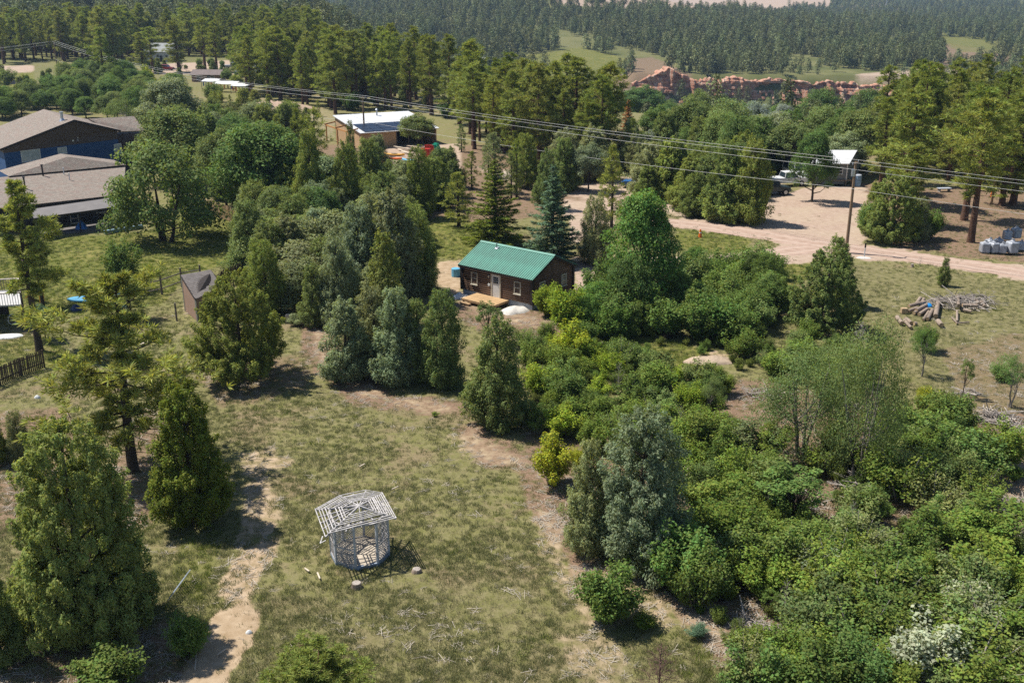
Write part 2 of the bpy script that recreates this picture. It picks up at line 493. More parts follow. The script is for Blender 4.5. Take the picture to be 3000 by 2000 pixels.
c = b.mix(brk('green', .12), c, lush)
sandc = b.mix(b.ramp(n2, .35, .65), (.36, .26, .16, 1), (.52, .40, .275, 1))
sandc = b.mix(b.ramp(n4, .6, .72, 0, .6), sandc, (.22, .17, .11, 1))
c = b.mix(brk('sand', .24), c, sandc)
pinkc = b.mix(b.ramp(n2, .3, .7), (.37, .265, .20, 1), (.52, .40, .32, 1))
pinkc = b.mix(b.ramp(n1, .4, .65, 0, .5), pinkc, (.50, .41, .30, 1))
c = b.mix(brk('pink', .1), c, pinkc)
c = b.mix(1., c, (.75, .74, .72, 1), 'MULTIPLY')
bh = b.math('ADD', b.math('MULTIPLY', n3, .6), b.math('MULTIPLY', n4, .4))
me.materials.append(b.done(b.pbr(c, .95, 0, b.bump(bh, .6, .06), .1)))

def Hs(x, y):
    """ground height with its small relief, about"""
    return float(H(x, y))

# ------------------------------------------------------------------ roads of packed pink gravel
def road_mat():
    b = NB('road_gravel')
    n = b.noise(1.2, 5); n2 = b.noise(14, 3); n3 = b.noise(60, 2)
    u = b.attr('across').outputs['Fac']
    tr = b.math('ABSOLUTE', b.math('SUBTRACT', b.math('ABSOLUTE', u), .45))
    c = b.mix(b.ramp(n, .3, .7), (.29, .20, .15, 1), (.39, .285, .225, 1))
    c = b.mix(b.ramp(b.math('ADD', tr, b.math('MULTIPLY', n2, .15)), .12, .3, .6, 0), c, (.42, .325, .26, 1))
    c = b.mix(b.ramp(n3, .58, .7, 0, .5), c, (.20, .15, .115, 1))
    return b.done(b.pbr(c, .95, 0, b.bump(n2, .4, .04), .1))
ROADM = road_mat()

def road(name, pts, width):
    pts = [P(*q) for q in pts]
    ss = []
    for i in range(len(pts) - 1):
        n = max(2, int((pts[i + 1] - pts[i]).length / .8))
        for k in range(n): ss.append((i + k / n))
    ss.append(len(pts) - 1)
    def cr(t):
        i = min(int(t), len(pts) - 2); f = t - i
        p0, p1, p2, p3 = pts[max(i - 1, 0)], pts[i], pts[i + 1], pts[min(i + 2, len(pts) - 1)]
        return .5 * ((2 * p1) + (p2 - p0) * f + (2 * p0 - 5 * p1 + 4 * p2 - p3) * f * f + (3 * p1 - p0 - 3 * p2 + p3) * f ** 3)
    V = []; A = []; nc = 15
    for t in ss:
        p = cr(t); q = cr(min(t + .02, len(pts) - 1)); q0 = cr(max(t - .02, 0))
        d = (q - q0).normalized(); nrm = Vector((-d.y, d.x, 0))
        for k in range(nc):
            a = -1 + 2 * k / (nc - 1)
            wj = width / 2 * (1 + .22 * (float(vnoise(p.x / 1.3 + 50 * (a > 0), p.y / 1.3, 31)) - .5) + .16 * (float(vnoise(p.x / .5 + 50 * (a > 0), p.y / .5, 32)) - .5))
            q2 = p + nrm * a * wj
            rut = -.035 * math.exp(-((abs(a) - .45) / .14) ** 2)
            V.append((q2.x, q2.y, Hs(q2.x, q2.y) + (.05 + rut if abs(a) < .95 else -.02))); A.append(a)
    n = len(ss)
    F = [(i * nc + k, i * nc + k + 1, (i + 1) * nc + k + 1, (i + 1) * nc + k) for i in range(n - 1) for k in range(nc - 1)]
    me = npmesh(name, np.array(V), np.array(F), None, True)
    a = me.attributes.new('across', 'FLOAT', 'POINT'); a.data.foreach_set('value', np.array(A, np.float32))
    o = link(name, me, None, ROADM); o['kind'] = 'structure'
    return o
road('dirt_road', [(1440, 505), (1560, 513), (1700, 531), (1830, 553), (1960, 571), (2100, 591), (2240, 610), (2420, 640)], 4.3)
road('dirt_driveway', [(1360, 612), (1460, 606), (1580, 604), (1700, 592), (1800, 578), (1880, 568)], 3.6)

# ------------------------------------------------------------------ red sandstone cliff
def cliff():
    xs = np.linspace(70, 250, 520); nz = 64
    V = []
    for x in xs:
        e = sstep(72, 84, x) * sstep(250, 236, x)
        top = float(np.interp(x, [72, 85, 92, 100, 110, 125, 150, 175, 195, 215, 250], [-30, -24, -21, -25, -27, -26.5, -27.5, -28.5, -29, -30, -33])) + 2.6 * (float(vnoise(x / 3.5, 1, 41)) - .5) + 1.6 * (float(vnoise(x / 1.3, 5, 42)) - .5)
        base = -44.0
        for k in range(nz):
            t = k / (nz - 1); z = base + (top - base) * t
            zq = math.floor(z / 1.7 + 1.2 * float(vnoise(x / 9, 2, 47))) * 1.7
            lay = (float(vnoise(x / 11, zq, 43)) - .5) * 4.5 + (float(vnoise(math.floor(x / 1.8) * 1.1, zq * 1.3, 44)) - .5) * 2.2
            crack = -9 * max(0, float(vnoise(x / 3.1, z / 22, 45)) - .6) * 2.2
            lean = 7 * (1 - t) ** 1.5
            y = 618 - lean - lay - crack * -1 + 7 * (float(vnoise(x / 17, 3, 46)) - .5)
            if k == nz - 1: y += 3.0
            V.append((x, y, z - .0))
    n = len(xs)
    F = [(i * nz + k, (i + 1) * nz + k, (i + 1) * nz + k + 1, i * nz + k + 1) for i in range(n - 1) for k in range(nz - 1)]
    # the flat rim behind the face
    rim = len(V)
    for i, x in enumerate(xs): V.append((x, 640, V[i * nz + nz - 1][2] - 1.2))
    F += [(i * nz + nz - 1, (i + 1) * nz + nz - 1, rim + i + 1, rim + i) for i in range(n - 1)]
    b = NB('red_sandstone')
    p = b.pos()
    mp = b.n('ShaderNodeMapping'); mp.inputs['Scale'].default_value = (.12, .12, .9); b.l(p, mp.inputs[0])
    s1 = b.noise(1.0, 4, mp.outputs[0]); n = b.noise(.35, 4, p); n2 = b.noise(1.6, 3, p)
    c = b.mix(b.ramp(s1, .35, .65), (.30, .13, .08, 1), (.46, .24, .155, 1))
    c = b.mix(b.ramp(n, .5, .62, 0, .8), c, (.44, .36, .28, 1))
    c = b.mix(b.ramp(n2, .55, .7, 0, .6), c, (.22, .08, .045, 1))
    mp2 = b.n('ShaderNodeMapping'); mp2.inputs['Scale'].default_value = (.05, .05, 2.4); b.l(p, mp2.inputs[0])
    c = b.mix(b.ramp(b.noise(1., 3, mp2.outputs[0]), .52, .62, 0, .7), c, (.15, .07, .05, 1))
    mp3 = b.n('ShaderNodeMapping'); mp3.inputs['Scale'].default_value = (.9, .9, .05); b.l(p, mp3.inputs[0])
    c = b.mix(b.ramp(b.noise(1., 2, mp3.outputs[0]), .55, .7, 0, .5), c, (.52, .38, .29, 1))
    o = link('red_cliff', npmesh('red_cliff', np.array(V), np.array(F)), None, b.done(b.pbr(c, .95, 0, b.bump(n2, .8, .5), .1)))
    o['kind'] = 'structure'
cliff()

# ------------------------------------------------------------------ plants: templates built once, copied everywhere
def unit(v): return v / np.maximum(np.linalg.norm(v, axis=-1, keepdims=True), 1e-9)
def rdir(r, n):
    v = r.normal(size=(n, 3)); return unit(v)

def cards(C, Nrm, T, L, W, r):
    """diamond shaped leaves: centres, facing, long direction, length, width"""
    n = len(C)
    T = unit(T - Nrm * (T * Nrm).sum(1, keepdims=True)); B = np.cross(Nrm, T)
    L = np.broadcast_to(L, (n,))[:, None]; W = np.broadcast_to(W, (n,))[:, None]
    bend = Nrm * L * .12
    V = np.stack([C - T * L / 2 - bend, C + B * W / 2, C + T * L / 2 - bend, C - B * W / 2], 1).reshape(-1, 3)
    F = np.arange(4 * n).reshape(n, 4)
    return V, F

def tubes(segs, n=5):
    """segs: list of (points, radii) -> arrays"""
    m = MB()
    for pts, rad in segs: m.tube(pts, rad, n, False)
    return m

class Templ:
    pass

def make_templ(name, crownV, crownF, tint, wood, h, wd, barkm, leafm, smooth_wood=True):
    t = Templ()
    t.crown = npmesh(name + '_crown', crownV, crownF, tint) if crownV is not None else None
    if t.crown: t.crown.materials.append(leafm)
    t.trunk = wood.mesh(name + '_trunk', smooth_wood); t.trunk.materials.append(barkm)
    t.h, t.w = h, wd
    if crownV is not None:
        t.h = float(np.percentile(crownV[:, 2], 99.7)); t.w = 2 * float(np.percentile(np.hypot(crownV[:, 0], crownV[:, 1]), 97))
    return t

def lobes(r, k=7):
    """an uneven outline: bumps on a sphere of directions"""
    c = rdir(r, k); a = r.uniform(-.28, .3, k)
    def f(d): return 1 + (np.exp(3.2 * ((d @ c.T) - 1)) * a).sum(1)
    return f

def broadleaf(seed, h=8., wd=7., base=.2, ncl=95, nleaf=15000, ll=.2, lw=.13, shape=1., barkm=BARK, stems=1, gap=.25):
    r = np.random.default_rng(seed)
    cz = h * (base + 1) / 2; rz = h * (1 - base) / 2; rx = wd / 2
    lb = lobes(r)
    d = rdir(r, ncl); lim = -.5 if base > .1 else -.82
    d[:, 2] = np.where(d[:, 2] < lim, -d[:, 2] * .6, d[:, 2]); d = unit(d)
    rad = r.uniform(.42, .86, ncl) ** .7 * lb(d)
    cc = d * rad[:, None] * np.array([rx, rx, rz]) * .93
    if base < .06:
        m = ncl // 4; a = r.uniform(0, 6.28, m); q = rx * r.uniform(.5, .95, m)
        d = d.copy(); cc[:m] = np.stack([np.cos(a) * q, np.sin(a) * q, h * r.uniform(.10, .36, m) - cz], 1)
    if base <= .1: cc[:, :2] *= (1 + .45 * np.clip(-d[:, 2], 0, 1))[:, None]
    if shape != 1.:
        tt = np.clip((cc[:, 2] / rz + 1) / 2, 0, 1); k = np.where(tt > .4, 1 - (tt - .4) * shape, 1)[:, None]
        cc[:, :2] *= k
    cc[:, 2] += cz
    cr = r.uniform(.09, .20, ncl) * wd * .75
    wgt = cr ** 2; wgt /= wgt.sum()
    k = r.choice(ncl, nleaf, p=wgt)
    dd = rdir(r, nleaf); dd[:, 2] += .25; dd = unit(dd)
    s = r.uniform(.25, 1.08, nleaf) ** .55
    C = cc[k] + dd * (cr[k] * s)[:, None] * np.array([1.12, 1.12, .8])
    out = unit(C - np.array([0, 0, cz * .8]))
    N = unit(dd * .55 + out * .35 + np.array([0, 0, .45]) + r.normal(size=(nleaf, 3)) * .55)
    T = rdir(r, nleaf) + np.array([0, 0, -.35])
    V, F = cards(C, N, T, ll * r.uniform(.6, 1.35, nleaf), lw * r.uniform(.6, 1.35, nleaf), r)
    tint = np.clip(r.uniform(.05, .95, ncl)[k] * .5 + r.uniform(0, 1, nleaf) * .5, 0, 1)
    segs = []
    t0 = max(.09, h * .02)
    for sidx in range(stems):
        off = Vector((r.normal() * .12 * stems * .5, r.normal() * .12 * stems * .5, 0)) if stems > 1 else Vector((0, 0, 0))
        top = Vector((off.x * 6 + r.normal() * .25, off.y * 6 + r.normal() * .25, h * .72))
        pts = [off + Vector((0, 0, -.3))] + [off.lerp(top, f) + Vector((r.normal() * .08, r.normal() * .08, 0)) for f in (.12, .3, .5, .75, 1)]
        segs.append((pts, [t0 * 1.25, t0, t0 * .85, t0 * .65, t0 * .4, t0 * .15]))
        for i in r.choice(ncl, max(4, 16 // stems), replace=False):
            q = Vector(cc[i]); f = min(.95, max(.12, q.z / h * .62)); st = off.lerp(top, f)
            md = st.lerp(q, .5) + Vector((0, 0, -.03 * h))
            segs.append(([st, md, q], [t0 * .42 * (1.1 - f), t0 * .26, t0 * .08]))
    return make_templ('broadleaf', V, F, tint, tubes(segs), h, wd, barkm, LEAF)

def juniper(seed, h=6., wd=3.6, npl=210, nspray=13000, sl=.24, sw=.06, full=.75, droop=0., barkm=BARK, base=.03, fluffy=1.):
    r = np.random.default_rng(seed)
    t = r.uniform(0, 1, npl) ** 1.25 * .96
    az = np.arange(npl) * 2.39996 + r.normal(0, .35, npl)
    prof = (1 - t) ** full * np.clip(t / .14 + .55, 0, 1)
    lump = 1 + .32 * np.sin(az * 2 + r.uniform(0, 6) + t * 7) * r.uniform(.4, 1) + r.normal(0, .12, npl)
    inner = r.uniform(.45, 1.02, npl) ** .6
    R0 = wd / 2 * prof * inner * lump * .84
    z = h * (base + (1 - base) * t * .93)
    C0 = np.stack([np.cos(az) * R0, np.sin(az) * R0, z], 1)
    rd = np.stack([np.cos(az), np.sin(az), np.zeros(npl)], 1)
    ax = unit(rd * .75 + np.array([0, 0, .62 - droop]) + r.normal(size=(npl, 3)) * .3)
    pl = h * .2 * (1 - .55 * t) * r.uniform(.7, 1.3, npl) * fluffy
    pr = pl * r.uniform(.40, .62, npl)
    wgt = pl * pr; wgt /= wgt.sum()
    k = r.choice(npl, nspray, p=wgt)
    s = r.uniform(0, 1, nspray) ** .8
    o = rdir(r, nspray)
    rr = pr[k] * np.sqrt(np.clip(1 - (s * 1.25 - .3) ** 2, .05, 1)) * r.uniform(.4, 1, nspray)
    C = C0[k] + ax[k] * (pl[k] * s)[:, None] + o * rr[:, None]
    C[:, 2] = np.maximum(C[:, 2], .06)
    T = unit(ax[k] * .9 + o * .75 + r.normal(size=(nspray, 3)) * .3)
    N = unit(o * .6 + rd[k] * .3 + np.array([0, 0, .75]) + r.normal(size=(nspray, 3)) * .5)
    V, F = cards(C, N, T, sl * 1.1 * r.uniform(.6, 1.4, nspray), sw * 1.5 * r.uniform(.6, 1.4, nspray), r)
    tint = np.clip(r.uniform(.05, .95, npl)[k] * .45 + r.uniform(0, 1, nspray) * .35 + s * .2, 0, 1)
    segs = [([(0, 0, -.3), (r.normal() * .1, r.normal() * .1, h * .4), (0, 0, h * .9)], [h * .03, h * .02, h * .004])]
    for i in r.choice(npl, 26, replace=False):
        q = Vector(C0[i]); zz = max(.1, q.z - .12 * h - .1)
        segs.append(([(0, 0, zz), q], [h * .008, h * .003]))
    return make_templ('juniper', V, F, tint, tubes(segs), h, wd, barkm, LEAF)

def pine(seed, h=15., wd=6., cb=.35, nb=46, tufts=560, blades=11, bl=.42, bw=.055, top=.35, barkm=BARKP, sparse=0., flat=.25, lowdead=8):
    """ponderosa: bare lower trunk, whorled limbs, round tufts of needles at the limb ends"""
    r = np.random.default_rng(seed)
    lean = r.normal(size=2) * .012 * h
    def tr(zf):
        b = math.sin(zf * 2.2 + seed) * .006 * h
        return np.array([lean[0] * zf ** 2 + b, lean[1] * zf ** 2 - b, h * zf])
    r0 = h * .0145 + .05
    zs = [0, .04, .15, .3, .5, .7, .85, .98]
    segs = [([tuple(tr(f) - (np.array([0, 0, .4]) if f == 0 else 0)) for f in zs], [r0 * k for k in (1.35, 1.08, .96, .85, .66, .42, .22, .06)])]
    tc = []; td = []; tb = []
    per = tufts / nb
    for i in range(nb):
        t = (i + r.uniform(-.3, .3)) / nb; t = min(max(t, 0), 1)
        zf = cb + (1 - cb) * t * .97
        az = i * 2.399 + r.normal(0, .5)
        pf = (math.sin(math.pi * min(.9, (t * .72 + .20))) ** .75) * (1 - t ** 4 * (1 - top) * .7) * (.62 + .38 * math.sin(az * 1.5 + seed) * math.cos(t * 9 + seed))
        L = wd / 2 * pf * r.uniform(.62, 1.12)
        if r.random() < sparse: L *= .45
        el = -.15 + .75 * t + r.normal(0, .12)
        d = np.array([math.cos(az) * math.cos(el), math.sin(az) * math.cos(el), math.sin(el)])
        p0 = tr(zf); p2 = p0 + d * L; p2[2] += flat * L * .35
        p1 = p0 + d * L * .5 - np.array([0, 0, .04 * L])
        br = r0 * (.28 - .16 * t)
        segs.append(([tuple(p0), tuple(p1), tuple(p2)], [br, br * .6, br * .22]))
        n = max(3, int(per * (.4 + .9 * L / (wd / 2))))
        for _ in range(n):
            s = r.uniform(.35, 1.05) ** .7
            q = p0 * (1 - s) + p2 * s if s > .5 else p0 + (p1 - p0) * s * 2
            side = np.cross(d, [0, 0, 1]); off = side * r.normal(0, .24 * L * (1.15 - s * .5)) + np.array([0, 0, 1]) * r.normal(.03, .10) * L + d * r.normal(0, .06 * L)
            c = q + off; tc.append(c); td.append(unit(off * .7 + d * .5 + np.array([0, 0, .6]) + r.normal(size=3) * .15)); tb.append(r.uniform(0, 1))
            if r.random() < .3: segs.append(([tuple(q), tuple(c)], [br * .3, br * .12]))
    for _ in range(lowdead):
        zf = r.uniform(cb * .35, cb); az = r.uniform(0, 6.28); L = wd * r.uniform(.08, .22); p0 = tr(zf)
        segs.append(([tuple(p0), tuple(p0 + np.array([math.cos(az) * L, math.sin(az) * L, r.uniform(-.25, .1) * L]))], [r0 * .12, r0 * .04]))
    tc = np.array(tc); td = np.array(td); tb = np.array(tb)
    k = np.repeat(np.arange(len(tc)), blades); n = len(k)
    dd = unit(rdir(r, n) + td[k] * .75)
    b0 = tc[k]; L = bl * r.uniform(.7, 1.2, n)[:, None]
    sd = unit(np.cross(dd, rdir(r, n))) * bw * .5
    V = np.stack([b0 - sd * .5, b0 + dd * L * .55 + sd, b0 + dd * L, b0 + dd * L * .55 - sd], 1).reshape(-1, 3)
    F = np.arange(4 * n).reshape(n, 4)
    tint = np.clip(tb[k] * .6 + r.uniform(0, .4, n), 0, 1)
    return make_templ('pine', V, F, tint, tubes(segs, 6), h, wd, barkm, NEEDLE)

def spruce(seed, h=9., wd=5., nb=120, nneed=12000, barkm=BARK, el0=-.25, sl=.3, sw=.075, power=.9):
    """layered cone of drooping boughs"""
    r = np.random.default_rng(seed)
    segs = [([(0, 0, -.3), (0, 0, h * .5), (0, 0, h)], [h * .02, h * .013, h * .003])]
    Cs = []; Ts = []; K = []
    per = nneed // nb
    for i in range(nb):
        t = (i / nb) ** 1.15; az = i * 2.399 + r.normal(0, .3)
        L = wd / 2 * ((1 - t) ** power) * r.uniform(.7, 1.12) + .12
        el = el0 + .75 * t
        d = np.array([math.cos(az) * math.cos(el), math.sin(az) * math.cos(el), math.sin(el)]); sd = np.array([-math.sin(az), math.cos(az), 0])
        p0 = np.array([0, 0, h * (.05 + .92 * t)])
        segs.append(([tuple(p0), tuple(p0 + d * L)], [h * .004, h * .0015]))
        n = max(8, int(per * 1.9 * (L / (wd / 2)) ** 1.3))
        s = r.uniform(.12, 1, n); lat = r.normal(0, 1, n) * .24 * L * (1.1 - s)
        C = p0 + d * (L * s)[:, None] + sd * lat[:, None]; C[:, 2] += r.normal(-.02, .05, n) * h * .12 + .1 * L * s ** 2
        Cs.append(C); Ts.append(d + sd * np.sign(lat)[:, None] * .7 + r.normal(size=(n, 3)) * .25); K.append(np.full(n, r.uniform(0, 1)))
    C = np.concatenate(Cs); T = np.concatenate(Ts); kk = np.concatenate(K); n = len(C)
    N = unit(np.array([0, 0, 1.]) + r.normal(size=(n, 3)) * .55)
    V, F = cards(C, N, T, sl * r.uniform(.6, 1.4, n), sw * r.uniform(.6, 1.4, n), r)
    return make_templ('spruce', V, F, np.clip(kk * .4 + r.uniform(0, .6, n), 0, 1), tubes(segs, 5), h, wd, barkm, LEAF)

def shrub(seed, h=2.4, wd=2.8, nst=26, nleaf=5200, ll=.11, lw=.075, barkm=BARK, upright=.5, sparse=1.):
    """many stems from one foot, each with a cloud of leaves round its upper part"""
    r = np.random.default_rng(seed)
    az = r.uniform(0, 6.28, nst); sp = np.sqrt(r.uniform(0.02, 1, nst)) * wd / 2 * .82 * r.uniform(.7, 1.15, nst)
    hh = h * (1 - .42 * (sp / (wd / 2)) ** 2) * r.uniform(.45, 1.06, nst)
    tip = np.stack([np.cos(az) * sp, np.sin(az) * sp, hh], 1)
    foot = tip * np.array([.18, .18, 0]); mid = foot * .5 + tip * .5 + np.array([0, 0, .12 * h])
    segs = [([tuple(foot[i] + np.array([0, 0, -.15])), tuple(mid[i]), tuple(tip[i])], [h * .011, h * .008, h * .002]) for i in range(nst)]
    k = r.integers(0, nst, nleaf); s = r.uniform(.12, 1.0, nleaf) ** .65
    q = foot[k] * ((1 - s) ** 2)[:, None] + mid[k] * (2 * s * (1 - s))[:, None] + tip[k] * (s ** 2)[:, None]
    o = rdir(r, nleaf); C = q + o * (wd * .115 * r.uniform(.2, 1, nleaf) ** .5 * sparse)[:, None]
    C[:, 2] = np.maximum(C[:, 2], .04)
    N = unit(o * .5 + np.array([0, 0, .7]) + r.normal(size=(nleaf, 3)) * .5)
    V, F = cards(C, N, rdir(r, nleaf) + np.array([0, 0, -.2]), ll * r.uniform(.6, 1.4, nleaf), lw * r.uniform(.6, 1.4, nleaf), r)
    tint = np.clip(r.uniform(.05, .95, nst)[k] * .5 + r.uniform(0, .5, nleaf), 0, 1)
    return make_templ('shrub', V, F, tint, tubes(segs, 4), h, wd, barkm, LEAF)

def bare(seed, h=4., wd=2., nb=60, barkm=TWIG, up=.35, nsub=5):
    r = np.random.default_rng(seed)
    segs = [([(0, 0, -.2), (r.normal() * .06, 0, h * .5), (0, 0, h)], [h * .014, h * .008, h * .002])]
    for i in range(nb):
        t = .12 + .85 * i / nb; az = i * 2.399; L = wd / 2 * (1 - t) ** .7 * r.uniform(.6, 1.1) + .1
        d = Vector((math.cos(az), math.sin(az), up + r.normal() * .15)).normalized()
        p0 = Vector((0, 0, h * t)); p1 = p0 + d * L
        segs.append(([p0, p0.lerp(p1, .5) + Vector((0, 0, -.04 * L)), p1], [h * .004, h * .0028, h * .001]))
        for _ in range(nsub):
            s = r.uniform(.3, .95); q = p0.lerp(p1, s); e = (d + Vector(r.normal(size=3) * .6)).normalized()
            segs.append(([q, q + e * L * .4], [h * .0022, h * .0008]))
    return make_templ('bare', None, None, None, tubes(segs, 4), h, wd, barkm, LEAF)

def far_tree(seed, h=12., wd=4.6, n=230, cb=.22, conic=0.):
    """a distant conifer: trunk and crown in one small mesh"""
    r = np.random.default_rng(seed)
    t = r.uniform(0, 1, n) ** .9; az = r.uniform(0, 6.28, n)
    prof = np.sqrt(np.clip(1 - (np.abs(t - .38) / .64) ** 2.2, 0, 1)) * (1 - conic) + conic * (1 - t) ** .8
    R0 = wd / 2 * prof * r.uniform(.3, 1.08, n) * (1 + .25 * np.sin(az * 3 + seed + t * 9))
    C = np.stack([np.cos(az) * R0, np.sin(az) * R0, h * (cb + (1 - cb) * t)], 1)
    N = unit(np.stack([np.cos(az), np.sin(az), np.full(n, .7)], 1) + r.normal(size=(n, 3)) * .5)
    V, F = cards(C, N, rdir(r, n), r.uniform(.8, 1.7, n) * (1 - .4 * t), r.uniform(.5, 1.0, n) * (1 - .4 * t), r)
    tint = r.uniform(0, 1, n)
    tv = np.array([(-.16, 0, -1), (.16, 0, -1), (.05, 0, h * .8), (-.05, 0, h * .8), (0, -.16, -1), (0, .16, -1), (0, .05, h * .8), (0, -.05, h * .8)])
    m = len(V); V = np.concatenate([V, tv]); F = np.concatenate([F, np.array([[m, m + 1, m + 2, m + 3], [m + 4, m + 5, m + 6, m + 7]])])
    return npmesh('far_tree', V, F, np.concatenate([tint, [0, 0]]))

# species: templates, colour (linear), names
JUN = [juniper(10 + i, 6, 3.5, 300, 26000, .17, .045, full=f, fluffy=fl) for i, (f, fl) in enumerate([(.5, .85), (.42, .95), (.6, .8), (.46, .9)])]
JUNC = [juniper(30 + i, 6, 2.5, 240, 17000, .16, .045, .45, fluffy=.8) for i in range(2)]
JUNBIG = juniper(40, 8.5, 7.0, 760, 120000, .17, .042, .33, fluffy=.55)
JUNROUND = [juniper(44 + i, 6, 5.2, 420, 42000, .15, .045, .3, fluffy=.55) for i in range(2)]
JUNDARK = juniper(41, 8, 4.4, 420, 52000, .15, .055, .4, fluffy=.65)
JUNMID = juniper(42, 7.0, 7.0, 440, 60000, .17, .045, .36, fluffy=.65, base=.08)
JUNBLUE = juniper(43, 8.0, 5.2, 440, 60000, .16, .045, .42, fluffy=.7)
BROAD = [broadleaf(50, 8, 7, .07, 130, 20000), broadleaf(51, 8, 8, .05, 140, 22000), broadleaf(52, 9, 6.5, .08, 130, 20000, shape=.5), broadleaf(53, 7, 6, .12, 100, 15000), broadleaf(54, 6, 6.5, .02, 110, 16000, stems=3)]
SPARSE = [broadleaf(60, 6, 5, .3, 46, 5200, .15, .08, stems=2, barkm=BARKG), broadleaf(61, 5, 3, .3, 30, 2600, .14, .08), broadleaf(62, 7, 8, .03, 120, 19000, .14, .07, stems=4, barkm=BARKG)]
PINE = [pine(70 + i, 15, 6.2, c, nb, tf, 12, .5, .075, top=tp) for i, (c, nb, tf, tp) in enumerate([(.26, 50, 820, .35), (.34, 46, 760, .45), (.2, 56, 900, .3), (.4, 42, 700, .5), (.3, 48, 800, .25), (.14, 58, 960, .35)])]
PINEBIG = pine(80, 11, 8.5, .24, 50, 2300, 16, .36, .055, .5, barkm=BARK, sparse=.25, flat=.3, lowdead=14)
PINELEFT = pine(81, 12, 5.2, .35, 42, 1500, 15, .36, .06, .4, barkm=BARK, sparse=.2)
PINENEAR = pine(82, 7, 5.6, .12, 60, 3400, 22, .19, .028, .55)
PINEYOUNG = [pine(85 + i, 9, 4.6, .08, 54, 620, 11, .38, .05, .12, barkm=BARK, lowdead=2) for i in range(3)]
SPRUCE = [spruce(90), spruce(91, 9, 3.4, 110, 9000, power=.75)]
SHRUB = [shrub(100, nst=22), shrub(101, 2.2, 3.2, 26, 5600, barkm=BARKG), shrub(102, 2.8, 2.4, 18, 4400), shrub(103, 1.8, 2.6, 22, 4600, .10, .06), shrub(104, 2.6, 3.0, 26, 6000, .13, .09, barkm=BARKG), shrub(105, 2.4, 2.6, 15, 2300, .1, .06, barkm=DEADW), shrub(108, 2.9, 2.9, 14, 3600, .12, .08, barkm=BARKG), shrub(109, 2.2, 2.6, 30, 6500, .09, .055)]
SHRUBBIG = shrub(106, 3.2, 3.8, 40, 9000, .15, .10)
TUSSOCK = shrub(107, 1.0, 1.8, 60, 4200, .22, .025)
BARE = [bare(110, 4.2, 2.6, 70, TWIG), bare(111, 6, 4, 60, DEADW, .8, 6), bare(112, 2.2, 1.8, 26, DEADW, .9, 4)]

GREENS = dict(jblue=(.20, .255, .15), jgrey=(.215, .25, .125), jgreen=(.16, .21, .066), jolive=(.18, .225, .055), jdark=(.165, .205, .032),
              pinenear=(.19, .225, .055), moss=(0.195, 0.233, 0.088), leafgreen=(0.130, 0.219, 0.056), jfresh=(.235, .285, .088), pine=(0.221, 0.266, 0.062), pineold=(0.240, 0.273, 0.077), broad=(.12, .20, .055), bright=(.13, .23, .05), dull=(.155, .21, .068),
              yellow=(.30, .34, .03), gold=(.30, .34, .03), lime=(.20, .28, .03), ygreen=(.155, .22, .04), shgreen=(.125, .19, .045), silver=(.30, .34, .22),
              silverblue=(.25, .30, .25), rust=(.38, .20, .08), sage=(0.247, 0.293, 0.156), canyon=(.115, .19, .055), spruce=(.11, .18, .115))

_cnt = {}
def plant(t, name, loc, h, wd, colour, label, cat, group=None, rz=None, jit=.12, trunkname='trunk', crownname='crown'):
    if rz is None: rz = random.uniform(0, 6.28)
    sx = wd / t.w; sz = h / t.h
    if t.crown is None:
        o = link(name, t.trunk); o.location = loc; o.rotation_euler = (0, 0, rz); o.scale = (sx, sx, sz)
        return tag(o, label, cat, group)
    r = empty(name, loc, rz, label, cat, group); r.scale = (sx, sx, sz)
    link(trunkname, t.trunk, r)
    c = link(crownname, t.crown, r)
    k = 1 + random.uniform(-jit, jit)
    g = GREENS[colour]
    c.color = (g[0] * k * random.uniform(.94, 1.06), g[1] * k, g[2] * k * random.uniform(.9, 1.1), 1)
    return r

def put(t, name, bx, by, ty, wpx, colour, label, cat, group=None, **kw):
    """stand a plant where the photograph shows its foot, as tall and wide as it shows"""
    p = P(bx, by)
    h = max(.3, zat(p.y, ty) - p.z)
    wd = wpx * (p.y * CP - (p.z - CAM_H) * SP) / FOC
    return plant(t, name, p, h, wd, colour, label, cat, group, **kw)

# ------------------------------------------------------------------ building materials
M_LOG = mat('stained_log', (.15, .085, .05), .7, var=.5, scale=3, stretch=(.6, 6, 6), bump=.4)
M_LOGD = mat('dark_trim', (.035, .025, .02), .7)
M_GREENMETAL = mat('green_metal_roof', (.04, .225, .155), .45, 0., var=.2, scale=.9, spec=.5, bump=.03)
M_FOUND = mat('grey_foundation', (.42, .44, .47), .85, var=.15)
M_WHITE = mat('white_paint', (.78, .78, .76), .55, var=.08)
M_CREAM = mat('cream_vinyl', (.62, .56, .44), .6, var=.08)
M_PINEWOOD = mat('new_pine_boards', (.52, .34, .17), .75, var=.22, scale=4, stretch=(8, .8, 8))
M_ORANGEWOOD = mat('orange_timber', (.55, .27, .09), .75, var=.2, stretch=(6, 6, .8))
M_OSB = mat('tan_sheathing', (.60, .40, .22), .85, var=.15, scale=5)
M_WEATHER = mat('weathered_white_slats', (.50, .47, .45), .85, var=.4, scale=7)
M_GREYWOOD = mat('grey_weathered_wood', (.20, .165, .13), .9, var=.35, scale=6)
M_FENCE = mat('tan_fence_boards', (.43, .28, .15), .85, var=.3, scale=3, stretch=(1, 1, .2))
M_FENCED = mat('old_brown_fence', (.12, .085, .055), .9, var=.4, scale=4)
M_POLE = mat('utility_pole_wood', (.25, .165, .10), .85, var=.3, scale=5, stretch=(4, 4, .3))
M_WIRE = mat('aluminium_wire', (.62, .61, .58), .45, .0, var=.05, bump=0)
